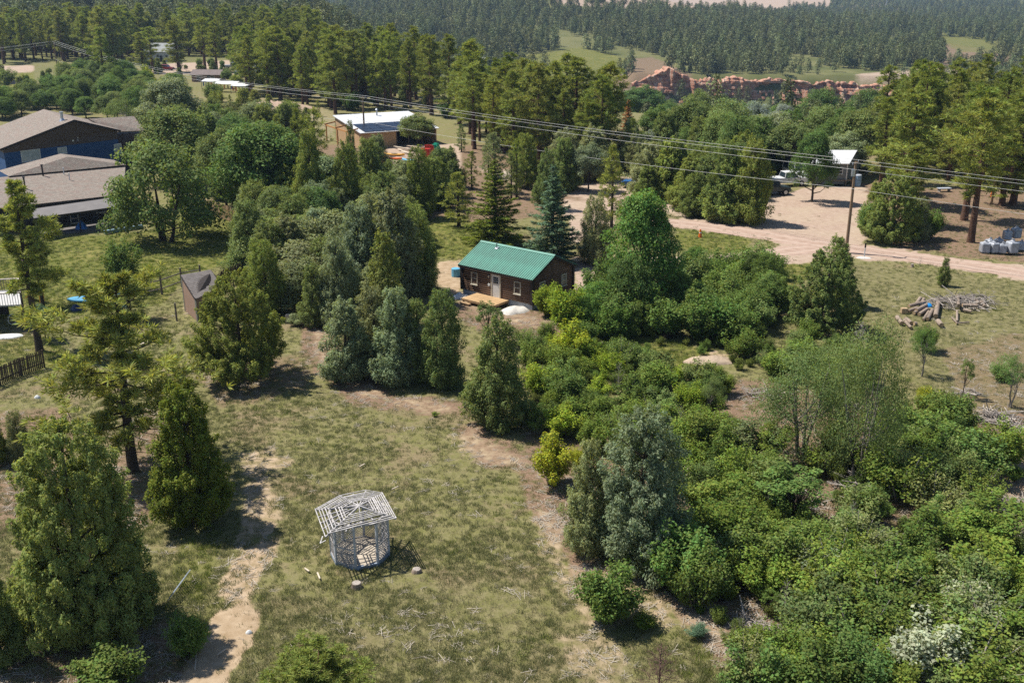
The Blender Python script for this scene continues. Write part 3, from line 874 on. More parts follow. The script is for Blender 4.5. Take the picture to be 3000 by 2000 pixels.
M_STEEL = mat('galvanised_steel', (.55, .57, .6), .4, .8, var=.1)
M_BLACK = mat('black_pipe', (.03, .025, .025), .6)
M_RUBBER = mat('tyre_rubber', (.018, .018, .018), .85)
M_BLUEWALL = mat('navy_blue_siding', (.022, .085, .235), .65, var=.12, scale=.8, stretch=(.3, .3, 8))
M_BROWNWALL = mat('brown_gable_siding', (.115, .085, .075), .75, var=.12)
M_GREYWALL = mat('pale_grey_siding', (.42, .45, .50), .7, var=.1)
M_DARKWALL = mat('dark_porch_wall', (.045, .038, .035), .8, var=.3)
M_PORCHROOF = mat('porch_metal_roof', (.19, .17, .155), .55, .0, var=.12, scale=1)
M_CONC = mat('concrete', (.36, .33, .30), .9, var=.2)
M_WHITEMETAL = mat('white_metal_roof', (.74, .74, .74), .42, .0, var=.06, spec=.5)
M_SOLAR = mat('solar_cell', (.014, .022, .045), .35, .0, var=.1, spec=.3, bump=0)
M_TANWALL = mat('shed_siding', (.36, .23, .165), .85, var=.2, stretch=(8, 8, .5))
M_TARP = mat('white_tarp', (.80, .80, .78), .55, var=.06)
M_BLUE = mat('blue_plastic', (.03, .17, .50), .35, var=.1)
M_SKYB = mat('light_blue_plastic', (.16, .48, .72), .35, var=.1)
M_RED = mat('red_plastic', (.55, .045, .03), .4, var=.15)
M_ORANGE = mat('orange_plastic', (.80, .16, .02), .4, var=.1)
M_YELLOW = mat('yellow_plastic', (.80, .42, .05), .4, var=.1)
M_TEAL = mat('green_plastic', (.02, .36, .22), .4, var=.1)
M_LUMBER = mat('pale_lumber', (.62, .52, .40), .8, var=.2)
M_CUT = mat('cut_wood_end', (.44, .31, .18), .85, var=.25)
def glass_mat():
    b = NB('window_glass')
    return b.done(b.pbr((.02, .03, .04, 1), .06, 0, None, .8))
M_GLASS = glass_mat()
def pale_blind():
    b = NB('window_with_blind'); n = b.noise(2, 2, b.obj())
    return b.done(b.pbr(b.mix(b.ramp(n, .3, .7), (.30, .34, .35, 1), (.44, .48, .48, 1)), .12, 0, None, .6))
M_BLIND = pale_blind()
def shingle_mat(name, a, bb, cc, row=.14, tab=.3, ax='XZ'):
    b = NB(name)
    oi = b.n('ShaderNodeTexCoord').outputs['UV']
    br = b.n('ShaderNodeTexBrick')
    br.inputs['Scale'].default_value = 1; br.inputs['Mortar Size'].default_value = .012
    br.inputs['Brick Width'].default_value = tab; br.inputs['Row Height'].default_value = row
    br.inputs['Color1'].default_value = a; br.inputs['Color2'].default_value = bb; br.inputs['Mortar'].default_value = (a[0] * .45, a[1] * .45, a[2] * .45, 1)
    br.inputs['Bias'].default_value = 0.
    b.l(oi, br.inputs['Vector'])
    n = b.noise(1.3, 3, oi); n2 = b.noise(7, 3, oi)
    c = b.mix(b.ramp(n, .45, .62, 0, .55), br.outputs['Color'], cc)
    c = b.mix(1., c, b.ramp(n2, .3, .7, .75, 1.25), 'MULTIPLY')
    return b.done(b.pbr(c, .92, 0, b.bump(br.outputs['Fac'], .6, .03), .15))
M_SHINGLE = shingle_mat('tan_shingle', (.20, .17, .142, 1), (.29, .25, .21, 1), (.225, .16, .132, 1))
M_SHTAB = mat('brown_shingle_tab', (.36, .31, .275), .92, var=.35, scale=5)

def uvplane(o, ux, vy):
    """UVs in metres along two directions (for shingles)"""
    me = o.data; uv = me.uv_layers.new(name='UVMap')
    ux = Vector(ux).normalized(); vy = Vector(vy).normalized()
    for l in me.loops:
        co = me.vertices[l.vertex_index].co
        uv.data[l.index].uv = (co.dot(ux), co.dot(vy))

def slab_roof(name, quad, thick, m, parent, shingle=True):
    """a sloping slab: quad = ridge a, ridge b, eave b, eave a"""
    q = [Vector(p) for p in quad]
    n = (q[1] - q[0]).cross(q[2] - q[1]).normalized()
    if n.z < 0: n = -n
    mb = MB(); mb.prism([p - n * thick for p in q], n * thick)
    o = mb.build(name, m, parent)
    if shingle: uvplane(o, q[1] - q[0], q[2] - q[1])
    return o

def ray_plane(px, py, p0, n):
    u, v = px - CX, py - CY
    d = Vector((u, FOC * CP - v * SP, -FOC * SP - v * CP)).normalized()
    c = Vector((0, 0, CAM_H)); t = (Vector(p0) - c).dot(n) / d.dot(n)
    return c + d * t

def window(parent, c, w, h, nx, frame=M_CREAM, t=.06, glass=M_GLASS, bars=1, depth=.09):
    """frame, panes and sill on a wall that faces the flat direction nx"""
    nx = Vector(nx).normalized(); s = Vector((-nx.y, nx.x, 0)); c = Vector(c); up = Vector((0, 0, 1))
    f = MB()
    for k in (-1, 1):
        f.bar(c + s * k * (w / 2 - t / 2) - up * h / 2, c + s * k * (w / 2 - t / 2) + up * h / 2, t, depth, nx)
        f.bar(c - s * (w / 2 - t) + up * k * (h / 2 - t / 2), c + s * (w / 2 - t) + up * k * (h / 2 - t / 2), depth - .006, t)
    if bars: f.bar(c - s * (w / 2 - t), c + s * (w / 2 - t), depth - .012, t * .8)
    fo = f.build('window', frame, parent)
    n = 2 if bars else 1
    for k in range(n):
        zc = (h / 4 * (1 if k else -1)) if bars else 0
        g = MB(); g.bar(c - s * (w / 2 - t) + up * zc - nx * .02, c + s * (w / 2 - t) + up * zc - nx * .02, .02, (h / 2 - t * 1.3) if bars else h - 2 * t)
        g.build('pane', glass, fo)
    sl = MB(); sl.bar(c - s * (w / 2 + .05) - up * (h / 2 + .03) + nx * .05, c + s * (w / 2 + .05) - up * (h / 2 + .03) + nx * .05, .14, .05)
    sl.build('sill', frame, fo)
    return fo

# ------------------------------------------------------------------ the log cabin
def cabin():
    rt = empty('log_cabin', (.47, 88.99, 0), R(-38.7), 'brown log cabin with green metal roof and white front door', 'cabin')
    hx, hy, ze, zr, RX, RY = 3.95, 2.92, 2.75, 4.26, 4.2, 3.24
    sl = (zr - ze) / RY
    zt = ze + (RY - hy) * sl - .13
    b = MB(); b.box((0, 0, .14), (2 * hx - .04, 2 * hy - .04, .7)); b.build('foundation', M_FOUND, rt)
    b = MB(); b.prism([(-hx + .12, -hy + .12, .5), (-hx + .12, hy - .12, .5), (-hx + .12, hy - .12, zt), (-hx + .12, 0, zr - .2), (-hx + .12, -hy + .12, zt)], (2 * hx - .24, 0, 0))
    b.build('wall', M_LOGD, rt)
    meshes = {}
    def log(a, c):
        a = Vector(a); c = Vector(c); L = round((c - a).length, 2)
        if L not in meshes:
            q = MB(); q.tube([(-L / 2, 0, 0), (L / 2, 0, 0)], .105, 10); meshes[L] = q.mesh('log', True); meshes[L].materials.append(M_LOG)
        o = link('log', meshes[L], rt); o.location = (a + c) / 2; o.rotation_euler = (0, 0, math.atan2(c.y - a.y, c.x - a.x))
    z = .58; pitch = .186
    while z < zr - .3:
        if z < zt:
            log((-hx, -hy, z), (hx, -hy, z)); log((-hx, hy, z), (hx, hy, z))
            w_ = hy
        else: w_ = hy - (z - zt) / sl - .08
        if w_ > .3:
            for s in (-1, 1): log((s * hx, -w_, z + .01), (s * hx, w_, z + .01))
        z += pitch
    for sx in (-1, 1):
        for sy in (-1, 1):
            q = MB(); q.box((sx * (hx + .02), sy * (hy + .02), (zt + .5) / 2 - .02), (.26, .26, zt - .46)); q.build('corner_post', M_LOGD, rt)
    # standing rib roof panels
    pw = 2 * RX / 9; LS = math.hypot(RY, zr - ze)
    q = MB(); q.box((0, 0, 0), (pw - .004, LS, .035))
    for k in range(4): q.prism([(-pw / 2 + pw * (k + .5) / 4 - .045, -LS / 2, .017), (-pw / 2 + pw * (k + .5) / 4 - .02, -LS / 2, .055), (-pw / 2 + pw * (k + .5) / 4 + .02, -LS / 2, .055), (-pw / 2 + pw * (k + .5) / 4 + .045, -LS / 2, .017)], (0, LS, 0))
    pm = q.mesh('roof_panel'); pm.materials.append(M_GREENMETAL)
    a = math.atan2(zr - ze, RY)
    for s in (-1, 1):
        for k in range(9):
            o = link('roof_panel', pm, rt); o.location = (-RX + pw * (k + .5), s * RY / 2, (ze + zr) / 2); o.rotation_euler = (-s * a, 0, 0)
    q = MB()
    for s in (-1, 1): q.prism([(-RX, 0, zr + .05), (-RX, s * .2, zr + .05 - .2 * sl), (-RX, s * .2, zr + .075 - .2 * sl), (-RX, 0, zr + .09)], (2 * RX, 0, 0))
    q.build('ridge_cap', M_GREENMETAL, rt)
    for sx in (-1, 1):
        for s in (-1, 1): MB().bar((sx * (RX - .03), s * .005, zr - .13), (sx * (RX - .03), s * (RY - .02), ze - .13), .05, .16).build('rake_trim', M_LOGD, rt)
    for s in (-1, 1):
        q = MB(); q.bar((-RX + .07, s * (RY - .03), ze - .11), (RX - .07, s * (RY - .03), ze - .11), .05, .17); q.build('fascia', M_LOGD, rt)
    q = MB(); q.tube([(-1.9, -.55, zr - .3), (-1.9, -.55, zr + .28)], .055, 8); q.box((-1.9, -.55, zr - .19), (.3, .3, .05), rx=a); q.build('vent_pipe', M_STEEL, rt)
    for x in (-2.45, 2.42): window(rt, (x, -hy - .10, 1.72), .72, 1.1, (0, -1, 0))
    for y in (-1.65, 1.5): window(rt, (hx + .10, y, 1.75), .78, 1.05, (1, 0, 0), M_CREAM, glass=M_BLIND)
    # front door
    q = MB()
    for s in (-1, 1): q.box((.02 + s * .49, -hy - .09, 1.5), (.11, .14, 2.12))
    q.box((.02, -hy - .09, 2.5), (.87, .138, .11)); fr = q.build('door_frame', M_CREAM, rt)
    q = MB(); q.box((.02, -hy - .08, 1.44), (.86, .08, 2.0)); d = q.build('door', M_WHITE, rt)
    q = MB()
    for i in range(3):
        for j in range(3): q.box((.02 + (i - 1) * .19, -hy - .125, 1.78 + j * .2), (.16, .012, .17))
    q.build('pane', M_GLASS, d)
    q = MB(); q.tube([(.34, -hy - .12, 1.42), (.34, -hy - .19, 1.42)], .035, 8); q.build('handle', M_STEEL, d)
    q = MB(); q.tube([(-.75, -hy - .18, 2.1), (-.75, -hy - .18, 2.3)], [.05, .09], 8); q.box((-.75, -hy - .12, 2.3), (.1, .08, .1)); q.build('wall_lamp', M_STEEL, rt)
    q = MB(); q.box((-.72, -hy - .15, 1.45), (.2, .12, .22)); q.build('meter_box', M_WHITE, rt)
    # the deck before the door
    dk = empty('timber_deck', rt.matrix_basis @ Vector((-.35, -hy - 1.15, 0)), R(-38.7), 'low new pine deck in front of the cabin door', 'deck')
    q = MB(); q.box((0, 0, 0), (.135, 2.1, .035)); pmesh = q.mesh('plank'); pmesh.materials.append(M_PINEWOOD)
    for k in range(25):
        o = link('plank', pmesh, dk); o.location = (-1.75 + k * .145, 0, .42 + random.uniform(-.003, .003))
    q = MB()
    for y in (-1.03, 1.03): q.box((0, y, .32), (3.6, .05, .16))
    for x in (-1.77, 1.77): q.box((x, 0, .32), (.05, 2.0, .158))
    q.build('rim_joist', M_FENCE, dk)
    for x in (-1.65, 0, 1.65):
        for y in (-.95, .95):
            q = MB(); q.box((x, y, .08), (.12, .12, .4)); q.build('leg', M_FENCED, dk)
    q = MB(); q.box((-1.2, -1.25, .16), (1.1, .3, .05)); q.box((-1.2, -1.25, .05), (1.0, .22, .18)); q.build('step', M_FENCE, dk)
    return rt
CAB = cabin()
bpy.context.view_layer.update()
def heap(name, c, rx, ry, h, m, label, cat, seed=1, rz=0, rough=.3):
    """a low lumpy heap or crumpled sheet"""
    n, k = 9, 22
    V = []; F = []
    for i in range(n):
        t = i / (n - 1)
        for j in range(k):
            a = 2 * math.pi * j / k
            e = 1 + rough * (float(vnoise(math.cos(a) * 1.7 + seed * 7, math.sin(a) * 1.7 + 5, seed + 60)) - .5) * 1.6
            x, y = math.cos(a) * t * rx * e, math.sin(a) * t * ry * e
            z = h * (1 - t ** 1.7) * (.75 + rough * 1.8 * (float(vnoise(x * 2.2 + seed, y * 2.2, seed + 61)) - .3)) - (.08 if i == n - 1 else 0)
            V.append((x, y, max(z, -.08)))
    F = [(i * k + j, i * k + (j + 1) % k, (i + 1) * k + (j + 1) % k, (i + 1) * k + j) for i in range(n - 1) for j in range(k)]
    me = npmesh(name, np.array(V), np.array(F), None, False)
    o = link(name, me, None, m); o.location = c; o.rotation_euler = (0, 0, rz)
    return tag(o, label, cat)
heap('white_tarp', CAB.matrix_world @ Vector((-3.6, -3.75, 0)), .75, .55, .32, M_TARP, 'crumpled white tarp at the cabin front corner', 'tarp', 2, .4, .5)
heap('gravel_heap', CAB.matrix_world @ Vector((-2.7, -3.7, 0)), .75, .6, .3, mat('pale_gravel', (.62, .58, .52), .95, var=.2, scale=12, bump=.6), 'pale gravel heap beside the white tarp', 'gravel heap', 3, .2)
heap('gravel_heap', CAB.matrix_world @ Vector((2.9, -3.9, 0)), 1.35, .95, .42, _simple['pale_gravel'], 'larger pale gravel heap under the right front window', 'gravel heap', 4, .3)
q = MB(); q.tube([(0, 0, 0), (0, 0, .75)], .42, 14); q.tube([(0, 0, .75), (0, 0, .8)], [.42, .3], 14)
o = q.build('blue_barrel', M_SKYB); o.location = P(1047, 634); tag(o, 'light blue tank against the far end of the cabin', 'tank')
q = MB(); q.box((0, 0, .55), (2.2, 1.3, 1.1)); rt_ = empty('storage_chest', P(1370, 694), R(-20), 'grey storage chest with white lid behind the cabin', 'chest')
q.build('chest_body', M_GREYWALL, rt_); q = MB(); q.box((0, 0, 1.14), (2.35, 1.42, .09)); q.build('lid', M_TARP, rt_)

# ------------------------------------------------------------------ the gazebo
def gazebo():
    c = Vector((-7.45, 44.38, 0)); rr = 1.42; n = 8
    rt = empty('gazebo', c, 0, 'weathered white lattice gazebo with slatted see through roof', 'gazebo')
    a0 = R(-68) - math.pi / n
    cor = [Vector((math.cos(a0 + 2 * math.pi * k / n) * rr, math.sin(a0 + 2 * math.pi * k / n) * rr, 0)) for k in range(n)]
    q = MB(); q.prism([(p.x * 1.03, p.y * 1.03, -.05) for p in cor], (0, 0, .19)); q.build('base', mat('gazebo_base', (.30, .36, .44), .8), rt)
    # floor boards
    d = Vector((math.cos(R(-68)), math.sin(R(-68)), 0)); s = Vector((-d.y, d.x, 0))
    for k in range(18):
        o_ = -rr + (k + .5) * 2 * rr / 18
        hw = math.sqrt(max(.02, (rr * .95) ** 2 - o_ * o_)) * .98
        q = MB(); q.bar(s * -hw + d * o_ + Vector((0, 0, .155)), s * hw + d * o_ + Vector((0, 0, .155)), 2 * rr / 18 - .012, .03)
        q.build('floor_board', M_CONC if 0 else mat('gazebo_floor', (.50, .43, .34), .85, var=.2), rt)
    zt = 2.25
    for p in cor:
        q = MB(); q.box((p.x, p.y, .14 + (zt - .14) / 2), (.10, .10, zt - .14), rz=math.atan2(p.y, p.x)); q.build('post', mat('gazebo_post', (.50, .52, .55), .75, var=.2), rt)
    for k in range(n):
        p, r2 = cor[k], cor[(k + 1) % n]
        q = MB(); q.bar(p + Vector((0, 0, zt + .04)), r2 + Vector((0, 0, zt + .04)), .07, .09); q.build('top_rail', M_WEATHER, rt)
        if k == 0: continue                                     # the way in
        e = (r2 - p); L = e.length; e = e.normalized(); nn = Vector((e.y, -e.x, 0))
        q = MB()
        def strip(x0, z0, x1, z1, off):
            a_ = p + e * x0 + Vector((0, 0, z0)) + nn * off; b_ = p + e * x1 + Vector((0, 0, z1)) + nn * off
            q.bar(a_, b_, .011, .026, nn.cross((b_ - a_).normalized()))
        def lattice(za, zb, step=.14):
            hgt = zb - za; k_ = -hgt
            while k_ < L:
                x0, z0, x1, z1 = k_, za, k_ + hgt, zb
                if x0 < 0: z0 += -x0; x0 = 0
                if x1 > L: z1 -= x1 - L; x1 = L
                if x1 - x0 > .02:
                    strip(x0, z0, x1, z1, .008); strip(L - x0, z0, L - x1, z1, -.008)
                k_ += step
        lattice(.2, .98); lattice(1.02, 2.2, .2 if k in (3, 4, 5) else .15)
        lo = q.build('lattice_panel', M_WEATHER, rt); lo['kind'] = 'stuff'
        q = MB(); q.bar(p + Vector((0, 0, 1.0)), r2 + Vector((0, 0, 1.0)), .05, .05); q.bar(p + Vector((0, 0, .18)), r2 + Vector((0, 0, .18)), .05, .05); q.build('rail', M_WEATHER, rt)
    # roof: rafters to a ring and rows of slats along each eave
    ev = [Vector(v) - c for v in ((-9.55, 44.65, 2.28), (-8.64, 42.17, 2.22), (-5.53, 43.75, 2.30), (-6.50, 46.25, 2.32), (-7.36, 46.55, 2.32), (-8.58, 46.0, 2.32))]
    apex = Vector((.05, .1, 2.58))
    for v in ev:
        q = MB(); q.bar(v, apex, .05, .09); q.build('rafter', M_WEATHER, rt)
    for k in range(6):
        a_, b_ = ev[k], ev[(k + 1) % 6]
        m_ = (a_ + b_) / 2
        q = MB(); q.bar(m_ + Vector((0, 0, -.01)), apex, .045, .08); q.build('rafter', M_WEATHER, rt)
        if (b_ - a_).length > 2:
            for f in (.28, .72):
                s0 = a_.lerp(b_, f); s1 = s0.lerp(apex, .72); q = MB(); q.bar(s0, s1, .04, .07); q.build('rafter', M_WEATHER, rt)
        rows = 9
        for j in range(rows):
            t = .0 + j * (.075 if k in (0, 2) else .082) + random.uniform(-.008, .008)
            if (k, j) in ((1, 3), (4, 1), (0, 5)): continue
            if k == 1 and j == 0: a_0 = a_.lerp(b_, .62)
            else: a_0 = a_
            x0 = a_0.lerp(apex, t) + Vector((0, 0, .06)); x1 = b_.lerp(apex, t) + Vector((0, 0, .06 + random.uniform(-.03, .03)))
            q = MB(); ext = (x1 - x0) * random.uniform(0, .02)
            q.bar(x0 - ext, x1 + ext, random.uniform(.04, .055), .025); q.build('slat', M_WEATHER, rt)
    # two broken slats hang off the low corner
    q = MB(); q.bar(ev[1] + Vector((-.15, .1, .0)), ev[1] + Vector((-.2, -.35, -.12)), .05, .02); q.build('slat', M_WEATHER, rt)
    q = MB(); q.bar(ev[1] + Vector((-.2, -.35, -.12)), ev[1] + Vector((.05, -.25, -.02)), .05, .02); q.build('slat', M_WEATHER, rt)
gazebo()

# ------------------------------------------------------------------ the lodge on the left
def lodge():
    U = Vector((math.cos(R(30)), math.sin(R(30)), 0)); N = Vector((U.y, -U.x, 0))
    AF, AB, LE, RE = P(170, 275, 8.6), P(100, 251, 8.6), P(0, 342, 5.7), P(277, 299, 6.3)
    rt = empty('lodge', Vector((AF.x, AF.y, 0)), 0, 'navy blue and brown lodge under a wide tan shingle gable', 'building')
    off = rt.location.copy()
    d = AB - AF; d.z = 0
    A0 = AF - off; L0 = LE - off; R0 = RE - off
    slab_roof('roof', [A0, A0 + d, L0 + d, L0], .22, M_SHINGLE, rt); slab_roof('roof', [A0, A0 + d, R0 + d, R0], .22, M_SHINGLE, rt)
    ins = d.normalized() * .55
    def wallq(p, z): return Vector((p.x, p.y, z))
    s = (L0 - A0).lerp(Vector((0, 0, 0)), .05) + A0; s2 = (R0 - A0).lerp(Vector((0, 0, 0)), .06) + A0
    s, s2, a_ = s + ins, s2 + ins, A0 + ins
    zb = 5.0
    q = MB(); q.prism([wallq(s, zb + .004), wallq(s2, zb + .004), wallq(s2, s2.z - .3), wallq(a_, a_.z - .3), wallq(s, s.z - .3)], d * .9); q.build('gable', M_BROWNWALL, rt)
    q = MB(); q.prism([wallq(s, 0), wallq(s2, 0), wallq(s2, zb), wallq(s, zb)], d * .9); q.build('wall', M_BLUEWALL, rt)
    nw = (s2 - s).normalized(); nrm = Vector((nw.y, -nw.x, 0)).normalized(); pw = s + off
    for x0, y0, x1, y1, gm in ((48, 344, 93, 370, M_BLIND), (132, 338, 153, 353, M_BLIND), (262, 330, 279, 352, M_BLIND)):
        p0 = ray_plane((x0 + x1) / 2, (y0 + y1) / 2, pw, nrm); pl = ray_plane(x0, (y0 + y1) / 2, pw, nrm); ph = ray_plane((x0 + x1) / 2, y0, pw, nrm)
        w_ = (p0 - pl).length * 2; h_ = abs(ph.z - p0.z) * 2
        window(rt, p0 - off + nrm * .05, w_, h_, nrm, M_WHITE, .07, gm, 0)
    for px_, py_ in ((167, 323), (178, 316), (178, 322)):
        p0 = ray_plane(px_, py_, pw, nrm) - off; q = MB(); q.tube([p0, p0 + nrm * .12], .14 if px_ == 167 else .08, 8); q.build('wall_vent', M_WHITE, rt)
    for e0, e1 in ((A0, L0), (A0, R0)):
        q = MB(); q.bar(e0 + Vector((0, 0, -.13)) - ins * .06, e1 + Vector((0, 0, -.13)) - ins * .06, .06, .26); q.build('barge_board', M_LOGD, rt)
    q = MB(); b0 = ray_plane(143, 277, A0 + off, (L0 - A0).cross(d).normalized()) - off
    q.tube([b0 + Vector((0, 0, -.3)), b0 + Vector((0, 0, 1.1))], .2, 12); q.tube([b0 + Vector((0, 0, 1.1)), b0 + Vector((0, 0, 1.2))], .28, 12); q.tube([b0 + Vector((0, 0, -.1)), b0 + Vector((0, 0, .3))], [.45, .2], 12)
    q.build('chimney', M_STEEL, rt)
    # back wing
    w0, w1, w2, w3 = P(203, 273, 7.5) - off, P(308, 267, 7.5) - off, P(332, 300, 5.7) - off, P(262, 303, 5.7) - off
    slab_roof('wing_roof', [w0, w1, w2, w3], .2, M_SHINGLE, rt)
    q = MB(); k = (w1 - w2); k.z = 0
    q.prism([Vector((w3.x, w3.y, 0)) + k * .06, Vector((w2.x, w2.y, 0)) + k * .06, Vector((w2.x, w2.y, 5.35)) + k * .06, Vector((w3.x, w3.y, 5.35)) + k * .06], k * .9); q.build('wing_wall', M_BROWNWALL, rt)

    # the low building in front with its porch
    r1, r2 = P(12, 406, 4.6), P(288, 378, 4.6); u = (r2 - r1).normalized()
    lo = empty('lodge_annex', Vector((r1.x, r1.y, 0)), 0, 'low shingled annex with a long covered porch', 'building')
    of = lo.location.copy()
    r1 = r1 - u * 9 - of; r2 = r2 - of
    e1, e2 = P(62, 471, 2.9) - of, P(285, 446, 2.9) - of
    u2 = (e2 - e1).normalized(); e1 = e1 - u2 * 12; e1.z = 2.9; e2.z = 2.9
    slab_roof('roof', [r1, r2, e2, e1], .18, M_SHINGLE, lo)
    ap = P(155, 360, 6.1) - of; h1, h2 = P(20, 405, 4.68) - of, P(290, 379, 4.68) - of
    back = Vector((-u.y, u.x, 0))
    q = MB(); q.add([h1 + Vector((0, 0, .02)), h2 + Vector((0, 0, .02)), ap, ap + back * 3, h1 + back * 5, h2 + back * 5], [(0, 1, 2), (0, 2, 3, 4), (1, 5, 3, 2)])
    o = q.build('cross_roof', M_SHINGLE, lo); uvplane(o, u, (ap - (h1 + h2) / 2))
    q = MB(); q.bar(e1 + Vector((0, 0, -.17)) - back * .03, e2 + Vector((0, 0, -.17)) - back * .03, .05, .26); q.build('fascia', M_LOGD, lo)
    wf = [e1 + back * .6, e2 + back * .6 - u2 * .4]
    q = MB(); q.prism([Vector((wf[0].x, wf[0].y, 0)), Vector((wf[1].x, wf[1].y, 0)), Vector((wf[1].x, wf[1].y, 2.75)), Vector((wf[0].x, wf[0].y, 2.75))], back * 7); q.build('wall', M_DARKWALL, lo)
    pb1, pb2, pf1, pf2 = P(70, 484, 2.72) - of, P(264, 456, 2.72) - of, P(78, 501, 2.36) - of, P(270, 474, 2.36) - of
    slab_roof('porch_roof', [pb1 + back * .8, pb2 + back * .8, pf2, pf1], .07, M_PORCHROOF, lo, False)
    q = MB(); q.bar(pf1 + Vector((0, 0, -.16)), pf2 + Vector((0, 0, -.16)), .1, .2); q.build('porch_beam', M_LOGD, lo)
    for f in (.02, .27, .52, .76, .98):
        p = pf1.lerp(pf2, f) + back * .06; q = MB(); q.box((p.x, p.y, 1.12), (.13, .13, 2.1), rz=math.atan2(u.y, u.x)); q.build('porch_post', M_LOGD, lo)
    g1, g2 = P(112, 540, .12) - of, P(326, 514, .12) - of
    q = MB(); q.prism([(g1.x, g1.y, -.1), (g2.x, g2.y, -.1), (wf[1].x, wf[1].y, -.1), (pb1.x, pb1.y, -.1)], (0, 0, .24)); q.build('porch_floor', mat('porch_slab_shade_tone', (.17, .155, .145), .9), lo)  # slab colour darkened to stand in for shade from the porch roof
    nn = Vector((u2.y, -u2.x, 0))
    for f, w_, h_ in ((.6, 1.3, 1.0), (.76, .9, 2.0), (.9, 1.2, 1.0)):
        p = wf[0].lerp(wf[1], f) + nn * .05; window(lo, (p.x, p.y, 1.45 if h_ < 1.5 else 1.1), w_, h_, nn, M_CREAM, .06, M_GLASS, 1)
    for x, y, m_, hh in ((99, 403, M_BLACK, 1.2), (58, 434, M_BLACK, 1.3), (147, 400, M_WHITE, .7), (160, 413, M_WHITE, .7)):
        b0 = ray_plane(x, y, e1 + of, (e2 - e1).cross(r1 - e1).normalized()) - of
        q = MB(); q.tube([b0 + Vector((0, 0, -.2)), b0 + Vector((0, 0, hh))], .1 if m_ is M_BLACK else .06, 8); q.tube([b0 + Vector((0, 0, hh)), b0 + Vector((0, 0, hh + .12))], .16 if m_ is M_BLACK else .09, 8); q.build('roof_pipe', m_, lo)
    # things on the porch
    pp = P(188, 525, .14); q = MB(); heap('tarp_bundle', pp, .75, .5, .9, M_BLUE, 'blue and white bundle under a tarp on the porch', 'tarp', 6)
    a, c_ = P(240, 537, 0), P(328, 523, 0); q = MB(); q.bar(a + Vector((0, 0, .18)), c_ + Vector((0, 0, .18)), .35, .36); o = q.build('planter_trough', mat('blue_grey_trough', (.20, .30, .36), .7)); tag(o, 'long blue grey trough along the porch edge', 'planter')
lodge()

# ------------------------------------------------------------------ shingled shed
def shed():
    rt = empty('garden_shed', (-26.78, 84.51, 0), R(62.6), 'small tan shed with brown shingle roof by the rail fence', 'shed')
    # ridge along local x; the near end is -x
    L, W, ze, zr = 3.3, 2.5, 1.75, 3.15
    p = {}
    inv = rt.matrix_basis.inverted()
    c4 = [inv @ P(414, 633, 3.1), inv @ P(486, 621, 3.1), inv @ P(509, 654, 2.0), inv @ P(447, 687, 2.0)]
    slab_roof('roof_deck', c4, .1, M_LOGD, rt, False)
    a_, b_, d_, e_ = c4[0], c4[1], c4[2], c4[3]
    n = (b_ - a_).cross(d_ - b_).normalized()
    if n.z < 0: n = -n
    rows = 14
    q = MB(); q.box((0, 0, 0), (1, 1, 1)); tab = q.mesh('shingle'); tab.materials.append(M_SHTAB)
    for j in range(rows):
        t0 = j / rows
        lft = a_.lerp(e_, (j + .5) / rows); rgt = b_.lerp(d_, (j + .5) / rows)
        k = 9
        for i in range(k):
            f = (i + .5 + (.25 if j % 2 else -.25)) / k
            f = min(max(f, .05), .95)
            o = link('shingle', tab, rt); o.location = lft.lerp(rgt, f) + n * .018
            ex = (rgt - lft).normalized(); ey = n.cross(ex)
            o.rotation_euler = Matrix((ex, ey, n)).transposed().to_euler(); o.rotation_euler.rotate_axis('X', -.06)
            w_ = (rgt - lft).length / k - .012
            if f in (.05, .95): w_ *= .55
            o.scale = (w_, (a_ - e_).length / rows * 1.02, .018)
    def dn(v, z=0): return Vector((v.x, v.y, z))
    cin = (a_ + b_ + d_ + e_) / 4
    A_, B_, D_, E_ = [dn(v) + (dn(cin) - dn(v)) * .06 for v in c4]
    q = MB(); q.add([E_, A_, Vector((A_.x, A_.y, a_.z - .16)), Vector((E_.x, E_.y, e_.z - .14)), D_, B_, Vector((B_.x, B_.y, b_.z - .16)), Vector((D_.x, D_.y, d_.z - .14))],
                [(0, 1, 2, 3), (4, 7, 6, 5), (0, 3, 7, 4), (1, 5, 6, 2)]); q.build('wall', M_TANWALL, rt)
    m_ = E_.lerp(D_, .42); ex = (D_ - E_).normalized(); out = Vector((ex.y, -ex.x, 0)) * .03
    if out.dot(E_ - A_) < 0: out = -out
    q = MB(); q.bar(m_ + out + Vector((0, 0, .95)) - ex * .5, m_ + out + Vector((0, 0, .95)) + ex * .5, .05, 1.75); q.build('door', M_DARKWALL, rt)
    q = MB()
    for v, z in ((E_, e_.z), (D_, d_.z), (A_, a_.z)): q.box((v.x, v.y, z / 2 - .1), (.1, .1, z - .1))
    q.build('corner_trim', M_CREAM, rt)
shed()

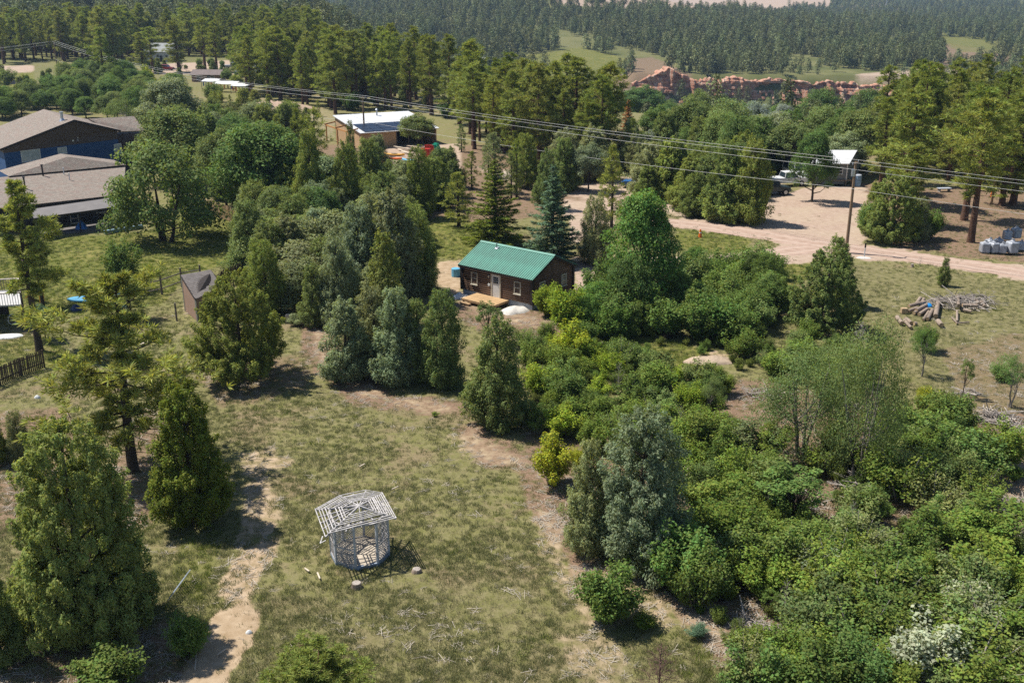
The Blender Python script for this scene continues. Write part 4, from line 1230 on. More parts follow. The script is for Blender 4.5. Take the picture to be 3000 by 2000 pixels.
# ------------------------------------------------------------------ workshop with the white and solar roof
def workshop():
    A, B, D = P(764, 265, 4.3), P(938, 255, 4.3), P(828, 306, 2.7)
    C = D + (B - A)
    off = Vector((A.x, A.y, 0)); rt = empty('workshop', off, 0, 'long open workshop with white metal and solar panel roof', 'building')
    A, B, C, D = A - off, B - off, C - off, D - off
    n = (B - A).cross(C - B).normalized()
    if n.z < 0: n = -n
    slab_roof('roof', [A, B, C, D], .12, M_WHITEMETAL, rt, False)
    u = (B - A); v = (D - A)
    for j in range(3):
        for i in range(7):
            f0, f1 = .06 + i * .128, .06 + i * .128 + .122; g0 = .56 + j * .143; g1 = g0 + .135
            pts = [A + u * f0 + v * g0, A + u * f1 + v * g0, A + u * f1 + v * g1, A + u * f0 + v * g1]
            q = MB(); q.prism([p_ + n * .06 for p_ in pts], n * .04); q.build('solar_panel', M_SOLAR, rt)
    for i in range(7):
        q = MB(); p0 = A + u * (i + .5) / 7 + n * .02; p1 = p0 + v * .54; q.bar(p0, p1, .06, .05); q.build('roof_seam', M_WHITEMETAL, rt)
    un, vn = u.normalized(), v.normalized(); vn = Vector((vn.x, vn.y, 0)).normalized()
    def g(p, z=-.2): return Vector((p.x, p.y, z))
    a1, d1, b1, c1 = A + un * .3 + vn * .3, D + un * .3 - vn * .6, B - un * .3 + vn * .3, C - un * .3 - vn * .6
    q = MB(); q.prism([g(a1), g(d1), Vector((d1.x, d1.y, 2.62)), Vector((a1.x, a1.y, 4.0))], un * .15); q.build('end_wall', M_OSB, rt)
    q = MB(); q.prism([g(b1), g(c1), Vector((c1.x, c1.y, 2.62)), Vector((b1.x, b1.y, 4.0))], un * -.15); q.build('end_wall', M_OSB, rt)
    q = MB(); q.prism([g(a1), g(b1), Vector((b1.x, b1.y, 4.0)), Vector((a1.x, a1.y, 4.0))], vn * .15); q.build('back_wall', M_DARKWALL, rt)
    q = MB(); h_ = d1.lerp(c1, .45); q.prism([g(d1), g(h_), Vector((h_.x, h_.y, 2.6)), Vector((d1.x, d1.y, 2.6))], vn * .12); q.build('front_wall', M_OSB, rt)
    for f in (.46, .62, .8, .98):
        p = d1.lerp(c1, f); q = MB(); q.box((p.x, p.y, 1.2), (.16, .16, 2.8), rz=math.atan2(un.y, un.x)); q.build('post', M_GREYWOOD, rt)
    q = MB(); q.bar(d1 + Vector((0, 0, 2.5 - d1.z)) - vn * .1, c1 + Vector((0, 0, 2.5 - c1.z)) - vn * .1, .12, .24); q.build('beam', M_GREYWOOD, rt)
    q = MB(); p = A + u * .52 + v * .15; q.tube([p, p + Vector((0, 0, 1.0))], .14, 10); q.tube([p + Vector((0, 0, 1.0)), p + Vector((0, 0, 1.25))], [.3, .1], 10); q.build('roof_vent', M_STEEL, rt)
    # new timber lean-to at the end
    for f in (0., .45, .9):
        p = a1.lerp(d1, f) - un * 1.7
        q = MB(); q.box((p.x, p.y, 1.35), (.2, .2, 2.9), rz=math.atan2(un.y, un.x)); q.build('lean_to_post', M_ORANGEWOOD, rt)
        q = MB(); q.bar(Vector((p.x, p.y, 2.85)) - un * .3, Vector((a1.lerp(d1, f).x, a1.lerp(d1, f).y, 3.2)), .12, .22); q.build('lean_to_rafter', M_ORANGEWOOD, rt)
    p, p2 = a1 - un * 1.7, a1.lerp(d1, .9) - un * 1.7
    q = MB(); q.bar(Vector((p.x, p.y, 2.7)) - vn * .2, Vector((p2.x, p2.y, 2.7)) + vn * .2, .14, .26); q.build('lean_to_beam', M_ORANGEWOOD, rt)
workshop()

# ------------------------------------------------------------------ white roofed cottage
def cottage():
    r2, e2 = P(1969, 345, 4.3), P(1951, 376, 3.1)
    u = Vector((1, -.03, 0)).normalized(); L = 5.2
    r1, e1 = r2 - u * L, e2 - u * L
    off = Vector((e1.x, e1.y, 0)); rt = empty('cottage', off, 0, 'small grey cottage with white metal roof behind the pole', 'house')
    slab_roof('roof', [r1 - off, r2 - off, e2 - off, e1 - off], .12, M_WHITEMETAL, rt, False)
    bk = (r2 - e2); bk.z = 0
    slab_roof('roof', [r1 - off, r2 - off, r2 - off + bk + Vector((0, 0, -1.2)), r1 - off + bk + Vector((0, 0, -1.2))], .12, M_WHITEMETAL, rt, False)
    i1, i2 = e1 - off + u * .3 + bk * .08, e2 - off - u * .3 + bk * .08
    q = MB(); q.prism([Vector((i2.x, i2.y, .2)), Vector((i2.x, i2.y, 2.95)), Vector((i2.x, i2.y, 4.1)) + bk * .92, Vector((i2.x, i2.y, 2.95)) + bk * 1.84, Vector((i2.x, i2.y, .2)) + bk * 1.84], -u * (L - .6))
    q.build('wall', mat('grey_cottage_siding', (.20, .22, .23), .8, var=.12), rt)
    window(rt, i2 - u * 1.0 + Vector((0, -.04, 2.1 - i2.z)), .9, 1.0, (0.03, -1, 0), M_WHITE, .08, M_GLASS, 1)
    q = MB(); q.box((i2.x, i2.y - .02, 1.6), (.14, .1, 2.7)); q.build('corner_trim', M_WHITE, rt)
    dk = empty('cottage_deck', P(1938, 425), R(-4), 'raised brown deck with stairs before the cottage', 'deck')
    for k in range(14):
        q = MB(); q.box((-1.9 + k * .2, .2, .8), (.18, 2.2, .05)); q.build('plank', M_FENCE, dk)
    q = MB()
    for x in (-1.9, 0, .75): q.box((x, -.8, .36), (.14, .14, .85)); q.box((x, 1.1, .36), (.14, .14, .85))
    q.build('leg', M_FENCED, dk)
    for k in range(4):
        q = MB(); q.box((1.05 + k * .3, -.3, .66 - k * .19), (.28, 1.0, .06)); q.build('step', M_GREYWOOD, dk)
    bn = empty('water_barrel', P(1969, 428), 0, 'blue barrel standing beside the cottage stairs', 'barrel')
    q = MB(); q.tube([(0, 0, 0), (0, 0, .5), (0, 0, 1.5)], [.42, .46, .46], 14); q.build('barrel_body', mat('pale_blue_barrel', (.22, .36, .52), .45), bn); q = MB(); q.tube([(0, 0, 1.5), (0, 0, 1.62)], [.48, .4], 14); q.build('lid', M_GREYWALL, bn)
cottage()

# ------------------------------------------------------------------ raised deck at the left edge
def left_deck():
    a, b_ = P(52, 650, 2.2), P(50, 706, 2.2)
    rt = empty('raised_deck', Vector((a.x, a.y, 0)), 0, 'raised white deck with balusters cut by the left picture edge', 'deck')
    off = rt.location.copy()
    z = 2.0
    p0, p1 = P(46, 668, z) - off, P(50, 702, z) - off
    ex = Vector((-1, -.18, 0)).normalized(); L = 6.
    q = MB(); q.prism([p0, p1, p1 + ex * L, p0 + ex * L], (0, 0, .12)); q.build('deck_floor', mat('pale_deck_boards', (.58, .56, .54), .8, var=.12), rt)
    for s0, s1, nb in ((p0, p0 + ex * L, 30), (p1, p1 + ex * L, 30), (p0, p1, 14)):
        q = MB(); q.bar(s0 + Vector((0, 0, 1.08)), s1 + Vector((0, 0, 1.08)), .12, .07); q.build('hand_rail', mat('pale_rail', (.62, .53, .46), .75), rt)
        for k in range(nb + 1):
            p = s0.lerp(s1, k / nb); q = MB(); q.box((p.x, p.y, z + .58), (.04, .04, .95)); q.build('baluster', M_GREYWOOD if s0 is p0 and s1 is not p1 else M_WHITE, rt)
    for p in (p0, p1, p1 + ex * 2.6, p0 + ex * 2.6):
        q = MB(); q.box((p.x, p.y, 1.0), (.16, .16, 2.1)); q.build('post', M_FENCED, rt)
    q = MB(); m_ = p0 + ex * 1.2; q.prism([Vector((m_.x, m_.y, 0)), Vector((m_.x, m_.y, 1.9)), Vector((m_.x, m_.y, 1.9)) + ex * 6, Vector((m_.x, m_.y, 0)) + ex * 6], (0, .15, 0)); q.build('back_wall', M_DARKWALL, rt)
    pl = p1 + ex * 1.0
    wl = empty('wheel', P(30, 745), R(70), 'pale rimmed wheel leaning in the dark under the raised deck', 'wheel')
    pts = [(math.cos(t) * .42, 0, .45 + math.sin(t) * .42) for t in np.linspace(0, 2 * math.pi, 20)]
    q = MB(); q.tube(pts, .035, 6); q.build('rim', M_WHITE, wl); q = MB()
    for t in np.linspace(0, math.pi, 5)[:-1]: q.bar((math.cos(t) * .4, 0, .45 + math.sin(t) * .4), (-math.cos(t) * .4, 0, .45 - math.sin(t) * .4), .015, .015)
    q.build('spoke', M_STEEL, wl)
    sl_ = empty('play_slide', P(82, 690), R(150), 'yellow play slide on the lawn behind the left ponderosa', 'slide')
    q = MB(); q.prism([(-.9, -.25, 1.2), (-.9, .25, 1.2), (1.1, .25, .12), (1.1, -.25, .12)], (0, 0, .06)); q.build('chute', M_YELLOW, sl_)
    q = MB(); q.box((-.9, -.2, .6), (.07, .07, 1.2)); q.box((-.9, .2, .6), (.07, .07, 1.2))
    for k in range(4): q.box((-.9, 0, .2 + k * .27), (.05, .4, .05))
    q.build('ladder', M_YELLOW, sl_)
    heap('pale_sheet', P(14, 772), 1.3, .6, .15, M_TARP, 'pale plastic sheet on the grass below the raised deck', 'tarp', 9, .3)
    heap('blue_tarp', P(82, 734), .5, .35, .5, mat('teal_tarp', (.12, .36, .42), .5), 'teal tarp behind the blue green bush', 'tarp', 10, .3)
left_deck()

# ------------------------------------------------------------------ boats: an open hull with pointed ends
def boat(name, loc, rz, L, m, label, cat='kayak', tilt=0.):
    n = 13; V = []; F = []
    prof = [(-1, .16), (-.98, .02), (-.5, -.10), (0, -.13), (.5, -.10), (.98, .02), (1, .16), (.62, .17), (0, .19), (-.62, .17)]
    for i in range(n):
        t = -1 + 2 * i / (n - 1); wv = .36 * (1 - abs(t) ** 2.4) ** .7 + .012; rise = .12 * abs(t) ** 3
        for x, z in prof: V.append((t * L / 2, x * wv, z + rise + .16))
    k = len(prof)
    F = [(i * k + j, i * k + (j + 1) % k, (i + 1) * k + (j + 1) % k, (i + 1) * k + j) for i in range(n - 1) for j in range(k)]
    rt = empty(name, loc, rz, label, cat); rt.rotation_euler = (tilt, 0, rz)
    link('hull', npmesh('hull', np.array(V), np.array(F), None, True), rt, m)
    q = MB(); pts = [(math.cos(t) * L * .15, math.sin(t) * .2, .37) for t in np.linspace(0, 2 * math.pi, 16)]
    q.tube(pts, .035, 6); q.build('cockpit_rim', M_BLACK, rt)
    q = MB(); q.box((0, 0, .352), (L * .25, .26, .02)); q.build('seat', M_BLACK, rt)
    return rt
boat('kayak', P(206, 690), R(18), 3.6, M_SKYB, 'light blue kayak on the grass behind the big ponderosa', tilt=.5)
boat('kayak', P(238, 686), R(5), 3.0, M_SKYB, 'second light blue kayak nearer the rail fence', tilt=-.3)
boat('kayak', P(902, 366), R(-30), 3.6, M_ORANGE, 'orange red kayak at the edge of the lumber yard')
boat('kayak', P(906, 358), R(-18), 3.6, M_YELLOW, 'yellow orange kayak behind the orange red one')
boat('kayak', P(938, 371), R(-35), 2.6, M_SKYB, 'short light blue kayak before the lumber')
heap('blue_tarp', P(176, 712), .55, .4, .5, mat('navy_tarp', (.03, .05, .12), .6), 'dark navy tarp beside the light blue kayaks', 'tarp', 12)
heap('teal_tub', P(290, 706), .4, .35, .35, mat('teal_plastic', (.10, .36, .40), .5), 'small teal tub near the rail fence', 'tub', 13)

# ------------------------------------------------------------------ fences
def pickets(name, pts, h, w_, gap, m, label, rails=2, lean=.02):
    pts = [P(*q) if len(q) == 2 else Vector(q) for q in pts]
    rt = empty(name, pts[0], 0, label, 'fence'); off = pts[0].copy()
    q = MB(); q.prism([(-w_ / 2, -.012, -.05), (w_ / 2, -.012, -.05), (w_ / 2, -.012, h - .06), (0, -.012, h), (-w_ / 2, -.012, h - .06)], (0, .024, 0)); pm = q.mesh('picket'); pm.materials.append(m)
    for a, b_ in zip(pts[:-1], pts[1:]):
        e = b_ - a; L = math.hypot(e.x, e.y); n = int(L / (w_ + gap)); rz = math.atan2(e.y, e.x)
        for k in range(n):
            p = a.lerp(b_, (k + .5) / n); o = link('picket', pm, rt); o.location = (p.x - off.x, p.y - off.y, p.z - off.z + random.uniform(-.03, .02)); o.rotation_euler = (random.gauss(0, lean), random.gauss(0, lean), rz)
        nn = Vector((-e.y, e.x, 0)).normalized() * .04
        for j in range(rails):
            z = h * (.25 + .55 * j / max(1, rails - 1)); q = MB(); q.bar(a - off + nn + Vector((0, 0, z)), b_ - off + nn + Vector((0, 0, z)), .04, .09); q.build('rail', m, rt)
        np_ = max(1, int(L / 2.4))
        for k in range(np_ + 1):
            p = a.lerp(b_, k / np_) - off + nn * 2.2; q = MB(); q.box((p.x, p.y, p.z + h / 2 - .1), (.1, .1, h + .1), rz=rz); q.build('post', M_FENCED, rt)
    return rt
pickets('picket_fence', [(480, 492), (532, 508), (556, 521)], 1.75, .14, .012, M_FENCE, 'tall light tan board fence at the end of the lawn')
pickets('picket_fence', [(538, 600), (556, 640)], 1.7, .14, .012, M_FENCE, 'short piece of light board fence half hidden by the juniper')
pickets('picket_fence', [(498, 672), (520, 655), (560, 640)], 1.6, .12, .05, M_FENCED, 'dark old picket fence behind the shed')
pickets('picket_fence', [(-40, 905), (0, 884), (50, 862), (104, 842)], 1.35, .10, .05, M_FENCED, 'dark weathered picket fence at the left picture edge')
def rail_fence():
    pts = [P(338, 682), P(372, 674), P(418, 657), P(462, 650)]
    rt = empty('rail_fence', pts[0], 0, 'post and rail fence between lawn and shed', 'fence'); off = pts[0].copy()
    for p in pts:
        q = MB(); q.tube([p - off - Vector((0, 0, .2)), p - off + Vector((0, 0, 1.75))], [.1, .085], 8); q.build('post', M_GREYWOOD, rt)
    for a, b_ in zip(pts[:-1], pts[1:]):
        for z in (.45, 1.25):
            q = MB(); q.tube([a - off + Vector((0, 0, z)), b_ - off + Vector((0, 0, z))], .055, 7); q.build('rail', M_GREYWOOD, rt)
    for x, y, h_, lab in ((406, 735, 1.5, 'lone wooden post before the tan shed wall'),):
        q = MB(); q.tube([(0, 0, -.2), (0, 0, h_)], [.085, .075], 8); o = q.build('fence_post', M_GREYWOOD); o.location = P(x, y); tag(o, lab, 'post')
rail_fence()

# ------------------------------------------------------------------ power line
def pole(name, foot, top_y, label, arm=True, h=None, kit=True):
    p = foot; top = zat(p.y, top_y) if h is None else h
    rt = empty(name, p, 0, label, 'utility pole')
    q = MB(); q.tube([(0, 0, -.3), (0, 0, (top - p.z) * .5), (0, 0, top - p.z)], [.17, .15, .115], 10); q.build('pole', M_POLE, rt)
    return rt, top
p1f, p2f, p3f = P(1943, 581), P(838, 330), P(131, 152)
pr1, t1 = pole('utility_pole', p1f, 371, 'nearest utility pole standing by the dirt road')
pr2, t2 = pole('utility_pole', p2f, 222, 'utility pole rising in front of the solar roof')
pr3, t3 = pole('utility_pole', p3f, 95, 'farthest utility pole beyond the lodge')
p0 = P(2352, 418, t1 - .4); dirn = p0 - Vector((p1f.x, p1f.y, t1)); pE = Vector((p1f.x, p1f.y, t1)) + dirn * 2.2
pW = Vector((p3f.x, p3f.y, t3)) + (P(0, 109, t3) - Vector((p3f.x, p3f.y, t3))) * 2.0
stations = [pW, Vector((p3f.x, p3f.y, t3)), Vector((p2f.x, p2f.y, t2)), Vector((p1f.x, p1f.y, t1)), pE]
for rt, k in ((pr3, 1), (pr2, 2), (pr1, 3)):
    a = (stations[k + 1] - stations[k - 1]); s = Vector((a.y, -a.x, 0)).normalized(); top = stations[k].z - rt.location.z
    for j, (off_, dz) in enumerate(((.55, -.25), (-.5, -.1), (.1, -1.0))):
        q = MB(); q.bar((0, 0, top + dz - .08), s * off_ + Vector((0, 0, top + dz)), .07, .09); q.build('bracket', M_POLE, rt)
        q = MB(); q.tube([s * off_ + Vector((0, 0, top + dz)), s * off_ + Vector((0, 0, top + dz + .2))], [.05, .03], 8); q.build('insulator', M_GREYWALL, rt)
    if k == 3:
        q = MB(); q.tube([s * .3 + Vector((0, 0, top - 1.45)), s * .3 + Vector((0, 0, top - .75))], .2, 12); q.build('transformer', M_STEEL, rt)
def wire(label, offs, dz, sag):
    q = MB(); pts = []
    for i in range(4):
        a, b_ = stations[i], stations[i + 1]
        d0 = (stations[min(i + 1, 4)] - stations[max(i - 1, 0)]); d1 = (stations[min(i + 2, 4)] - stations[max(i, 0)])
        s0 = Vector((d0.y, -d0.x, 0)).normalized(); s1 = Vector((d1.y, -d1.x, 0)).normalized()
        A_ = a + s0 * offs + Vector((0, 0, dz[i])); B_ = b_ + s1 * offs + Vector((0, 0, dz[i + 1]))
        for k in range(15 if i < 3 else 16):
            t = k / 15; p = A_.lerp(B_, t); p.z -= sag * 4 * t * (1 - t) * ((B_ - A_).length / 110) ** 2; pts.append(p)
    q.tube(pts, [.016 + .00006 * max(p.y - 100, 0) for p in pts], 5)
    o = q.build('power_wire', M_WIRE, None, True); tag(o, label, 'wire', 'wires on the utility poles')
wire('topmost wire strung along the utility poles', .5 - 1, [.1] * 5, .6)
wire('second wire strung along the utility poles', .55, [-.05] * 5, .6)
wire('third wire strung along the utility poles', .1, [-.8] * 5, .6)
lowz = [-(t1 - zat(p1f.y, 433))] * 5
lowz[2] = -(t2 - zat(p2f.y, 278)); lowz[1] = -(t3 - zat(p3f.y, 137)); lowz[0] = lowz[1]; lowz[4] = lowz[3] - .2
wire('lowest single wire hanging well below the others', .15, lowz, .9)
q = MB(); q.tube([(0, 0, -.3), (0, 0, 5), (0, 0, zat(P(2277, 468).y, 328))], [.16, .14, .1], 10); o = q.build('bare_pole', mat('tan_pole', (.42, .26, .14), .85)); o.location = P(2277, 468); tag(o, 'tan bare pole among the right side pines', 'pole')

# ------------------------------------------------------------------ vehicles
def vehicle(name, loc, rz, body, glass_poly, L, W, m, label, cat, wheel=.36, wheels=(-1.3, 1.35), bed=None):
    """side outlines in metres (x forward, z up): body is the lower shell, glass_poly the cabin"""
    rt = empty(name, loc, rz, label, cat)
    def shell(poly, w_, nm, m_, par, inset=0.):
        bm = bmesh.new()
        for s in (-1, 1):
            pass
        q = MB(); n = len(poly); V = []
        for s in (-1, 1):
            for x, z in poly: V.append((x, s * (w_ / 2 - inset * max(0, z - poly[0][1])), z))
        F = [tuple(range(n - 1, -1, -1)), tuple(range(n, 2 * n))] + [(i, (i + 1) % n, n + (i + 1) % n, n + i) for i in range(n)]
        q.add(V, F); o = q.build(nm, m_, par); bm.free()
        bv = o.modifiers.new('bevel', 'BEVEL'); bv.width = .05; bv.segments = 2; bv.limit_method = 'ANGLE'
        return o
    shell(body, W, 'body', m, rt)
    shell(glass_poly, W - .1, 'windows', M_GLASS, rt, .16)
    xs = [p[0] for p in glass_poly]; zt = max(p[1] for p in glass_poly); tops = [p[0] for p in glass_poly if p[1] > zt - .12]
    zb = min(p[1] for p in glass_poly)
    q = MB(); q.box(((min(tops) + max(tops)) / 2, 0, zt + .02), (max(tops) - min(tops) + .06, W - .1 - .3 * (zt - zb), .07)); q.build('roof', m, rt, bevel=.02)
    q = MB()
    for s in (-1, 1):
        for i, p in enumerate(glass_poly):
            if p[1] < zt - .12: continue
        lo = [p for p in glass_poly if p[1] < zb + .15]; hi = [p for p in glass_poly if p[1] > zt - .12]
        for a, b_ in ((min(lo), min(hi)), (max(lo), max(hi)), (((min(lo)[0] + max(lo)[0]) / 2 - .1, zb), ((min(hi)[0] + max(hi)[0]) / 2 - .1, zt))):
            q.bar((a[0], s * (W / 2 - .04), a[1]), (b_[0], s * (W / 2 - .05 - .16 * (zt - zb)), b_[1]), .07, .07)
    q.build('pillar', m, rt)
    for x in wheels:
        for s in (-1, 1):
            q = MB(); q.tube([(x, s * (W / 2 - .22), wheel), (x, s * (W / 2 + .02), wheel)], wheel, 16); wo_ = q.build('wheel', M_RUBBER, rt)
            q = MB(); q.tube([(x, s * (W / 2), wheel), (x, s * (W / 2 + .035), wheel)], wheel * .58, 10); q.build('rim', M_STEEL, wo_)
    xf = max(p[0] for p in body); xb = min(p[0] for p in body); zl = sorted(p[1] for p in body)[0]
    for s in (-1, 1):
        q = MB(); q.box((xf + .005, s * (W / 2 - .25), zl + .42), (.05, .3, .16)); q.build('headlight', M_BLIND, rt)
        q = MB(); q.box((xb - .005, s * (W / 2 - .18), zl + .45), (.05, .16, .2)); q.build('tail_light', M_RED, rt)
    for x in (xf + .06, xb - .06):
        q = MB(); q.box((x, 0, zl + .12), (.14, W - .1, .2)); q.build('bumper', M_BLACK, rt, bevel=.03)
    return rt
JEEP_B = [(-1.95, .55), (1.9, .55), (1.95, .95), (1.85, 1.12), (.55, 1.2), (.5, 1.22), (-1.95, 1.22)]
JEEP_G = [(-1.9, 1.22), (.5, 1.22), (.25, 1.85), (-1.88, 1.87)]
SUV_B = [(-2.25, .4), (2.25, .4), (2.3, .8), (2.1, 1.0), (.95, 1.08), (.9, 1.1), (-2.3, 1.1)]
SUV_G = [(-2.2, 1.1), (.95, 1.1), (.3, 1.72), (-2.0, 1.74)]
PICK_B = [(-2.8, .5), (2.7, .5), (2.75, .95), (2.55, 1.15), (1.35, 1.22), (-.75, 1.22), (-2.8, 1.18)]
PICK_G = [(-.75, 1.22), (1.35, 1.22), (.7, 1.86), (-.6, 1.88)]
VAN_B = [(-2.5, .4), (2.4, .4), (2.5, .8), (2.3, 1.1), (1.7, 1.25), (-2.5, 1.25)]
VAN_G = [(-2.45, 1.25), (1.75, 1.25), (1.15, 2.05), (-2.4, 2.08)]
C_JEEP = mat('black_green_paint', (.03, .05, .05), .3, .1, var=.05, spec=.6, bump=0)
C_WHITE = mat('white_car_paint', (.80, .80, .80), .3, .0, var=.03, spec=.6, bump=0)
C_RED = mat('red_car_paint', (.28, .02, .02), .3, .0, var=.03, spec=.6, bump=0)
C_BLUE = mat('blue_car_paint', (.03, .15, .42), .3, .0, var=.03, spec=.6, bump=0)
C_SILV = mat('silver_car_paint', (.5, .52, .55), .3, .3, var=.03, spec=.6, bump=0)
vehicle('jeep', P(1777, 447), R(10), JEEP_B, JEEP_G, 3.9, 1.85, C_JEEP, 'dark jeep with big tyres parked in the sandy yard', 'jeep', .44, (-1.2, 1.25))
vehicle('pickup_truck', P(1806, 426), R(12), PICK_B, PICK_G, 5.5, 1.95, C_WHITE, 'white pickup parked behind the dark jeep', 'pickup truck', .4, (-1.75, 1.75))
vehicle('white_van', P(1826, 408), R(-80), VAN_B, VAN_G, 5, 1.95, C_WHITE, 'white van parked farthest beside the dark ash', 'van', .36, (-1.6, 1.55))
vehicle('small_car', P(1468, 432), R(160), SUV_B, SUV_G, 4.6, 1.8, C_BLUE, 'small blue car half hidden by trees in the dirt yard', 'car')
vehicle('white_van', P(580, 300), R(8), VAN_B, VAN_G, 5, 1.95, C_WHITE, 'white van among the trees beside the blue boom lift', 'van', .36, (-1.6, 1.55))
vehicle('suv', P(383, 162), R(-10), SUV_B, SUV_G, 4.6, 1.85, C_RED, 'dark red suv parked before the pale house', 'car')
vehicle('pickup_truck', P(536, 158), R(5), PICK_B, PICK_G, 5.5, 1.95, C_SILV, 'pale pickup under the pines at the gravel lot', 'pickup truck', .4, (-1.75, 1.75))
vehicle('white_truck', P(572, 170), R(5), [(-4, .7), (4, .7), (4.1, 1.3), (4.0, 2.0), (2.2, 2.1), (-4, 2.1)], [(2.2, 2.1), (3.9, 2.1), (3.5, 3.0), (2.3, 3.0)], 8, 2.4, C_WHITE, 'white flatbed truck at the gravel lot edge', 'truck', .5, (-2.6, -1.5, 2.8))
def camper():
    rt = empty('camper_trailer', P(610, 168), R(60), 'grey camper trailer parked under the pines', 'camper')
    q = MB(); q.box((0, 0, 1.75), (6.5, 2.4, 2.4)); q.build('body', M_GREYWALL, rt, bevel=.15)
    for x in (-.5, .45):
        for s in (-1, 1):
            q = MB(); q.tube([(x, s * 1.0, .38), (x, s * 1.22, .38)], .38, 14); q.build('wheel', M_RUBBER, rt)
    for x in (-2, 0, 2): window(rt, (x, -1.22, 2.0), .9, .6, (0, -1, 0), M_WHITE, .05, M_GLASS, 0)
    q = MB(); q.bar((3.2, 0, .6), (4.3, 0, .5), .12, .12); q.build('tow_bar', M_BLACK, rt)
camper()
def lift():
    rt = empty('boom_lift', P(522, 290), R(12), 'blue boom lift with its long arm lowered', 'boom lift')
    q = MB(); q.box((-.3, 0, .75), (2.4, 1.8, .6)); q.build('chassis', M_BLUE, rt, bevel=.06)
    q = MB(); q.box((-.6, 0, 1.35), (1.5, 1.3, .6)); q.build('turret', M_BLUE, rt, bevel=.06)
    q = MB(); q.bar((-1.4, 0, 1.7), (2.8, 0, 2.2), .4, .45); q.build('arm', mat('bright_blue_paint', (.02, .27, .72), .35, bump=0), rt)
    q = MB(); q.bar((2.8, 0, 2.15), (3.2, 0, 1.2), .22, .25); q.box((3.3, 0, 1.1), (.8, 1.4, .1)); q.build('basket', M_SKYB, rt)
    for x in (-1.1, .6):
        for s in (-1, 1):
            q = MB(); q.tube([(x, s * .75, .45), (x, s * 1.05, .45)], .45, 14); q.build('wheel', M_RUBBER, rt)
lift()

# ------------------------------------------------------------------ far buildings
def block(name, px, py, L, W, h, rz, wm, rm, label, cat, rise=1.4, nwin=3):
    loc = P(px, py); rt = empty(name, loc, R(rz), label, cat)
    q = MB(); q.prism([(-L / 2, -W / 2, -1.5), (-L / 2, W / 2, -1.5), (-L / 2, W / 2, h), (-L / 2, 0, h + rise), (-L / 2, -W / 2, h)], (L, 0, 0)); q.build('wall', wm, rt)
    for s in (-1, 1):
        slab_roof('roof', [(-L / 2 - .4, 0, h + rise + .12), (L / 2 + .4, 0, h + rise + .12), (L / 2 + .4, s * (W / 2 + .5), h - .12), (-L / 2 - .4, s * (W / 2 + .5), h - .12)], .14, rm, rt, False)
    for k in range(nwin):
        x = -L / 2 + L * (k + .5) / nwin; window(rt, (x, -W / 2 - .04, h * .55), 1.1, 1.0, (0, -1, 0), M_WHITE, .09, M_GLASS, 0)
    q = MB(); q.box((L * .12, -W / 2 - .04, 1.0), (.95, .08, 2.0)); q.build('door', M_DARKWALL, rt)
    return rt
M_ROOFG = mat('grey_roof', (.30, .31, .30), .8); M_ROOFB = mat('brown_roof', (.19, .15, .135), .85)
block('pale_house', 375, 140, 10, 7, 3.4, -10, mat('pale_house_siding', (.56, .56, .58), .8), M_ROOFG, 'pale house with grey gable roof behind the red suv', 'house', 2.6)
block('brown_shed', 480, 186, 8, 5, 2.0, -4, M_TANWALL, M_ROOFB, 'low brown roofed shed between lodge trees and gravel lot', 'shed', 1.0, 2)
block('grey_house', 1097, 160, 9, 8, 6, 0, M_GREYWALL, M_ROOFG, 'small grey house at the foot of the far meadow', 'house', 1.0)
block('hay_barn', 1238, 172, 7, 5, 2.4, -12, M_TANWALL, M_WHITEMETAL, 'little open sided barn with pale roof in the far meadow', 'shed', 1.0, 1)
block('white_shed', 2340, 305, 5, 5, 2.2, 0, M_WHITE, M_WHITEMETAL, 'white roofed shed at the right picture edge among pines', 'shed', .8, 1)
for i, (x, y, ww, lab) in enumerate([(486, 205, 4.5, 'pale awning roof over hanging goods, nearest the lodge trees'), (522, 211, 6.0, 'long white awning in the row beyond the lodge'), (556, 216, 5.0, 'white awning at the pine end of the row')]):
    rt = empty('market_awning', P(x, y), R(-14), lab, 'awning')
    q = MB(); q.prism([(-ww / 2, -1.3, 2.0), (ww / 2, -1.3, 2.0), (ww / 2, 1.3, 2.5), (-ww / 2, 1.3, 2.5)], (0, 0, .06)); q.build('canopy', M_TARP, rt)
    for sx in (-1, 1):
        for sy in (-1, 1): q = MB(); q.box((sx * (ww / 2 - .15), sy * 1.2, 1.1), (.08, .08, 2.2)); q.build('leg', M_GREYWOOD, rt)
    q = MB(); q.box((0, 0, .8), (ww * .8, 1.2, .08)); q.build('shelf', M_FENCE, rt)
    for k in range(5):
        q = MB(); q.box((-ww * .35 + k * ww * .17, -1.15, 1.35), (.3, .06, 1.0)); q.build('hanging_cloth', [M_BLUE, M_TARP, M_RED, M_ORANGE, M_LOGD][(k + i) % 5], rt)
rt = empty('radio_mast', P(2035, 24), 0, 'thin pale mast standing on the far rim', 'mast'); q = MB(); q.tube([(0, 0, -1), (0, 0, 40)], [.7, .4], 8); q.build('mast_pole', M_GREYWALL, rt); q = MB(); q.box((0, 0, 1), (4, 4, 3)); q.build('mast_foot', M_CONC, rt)

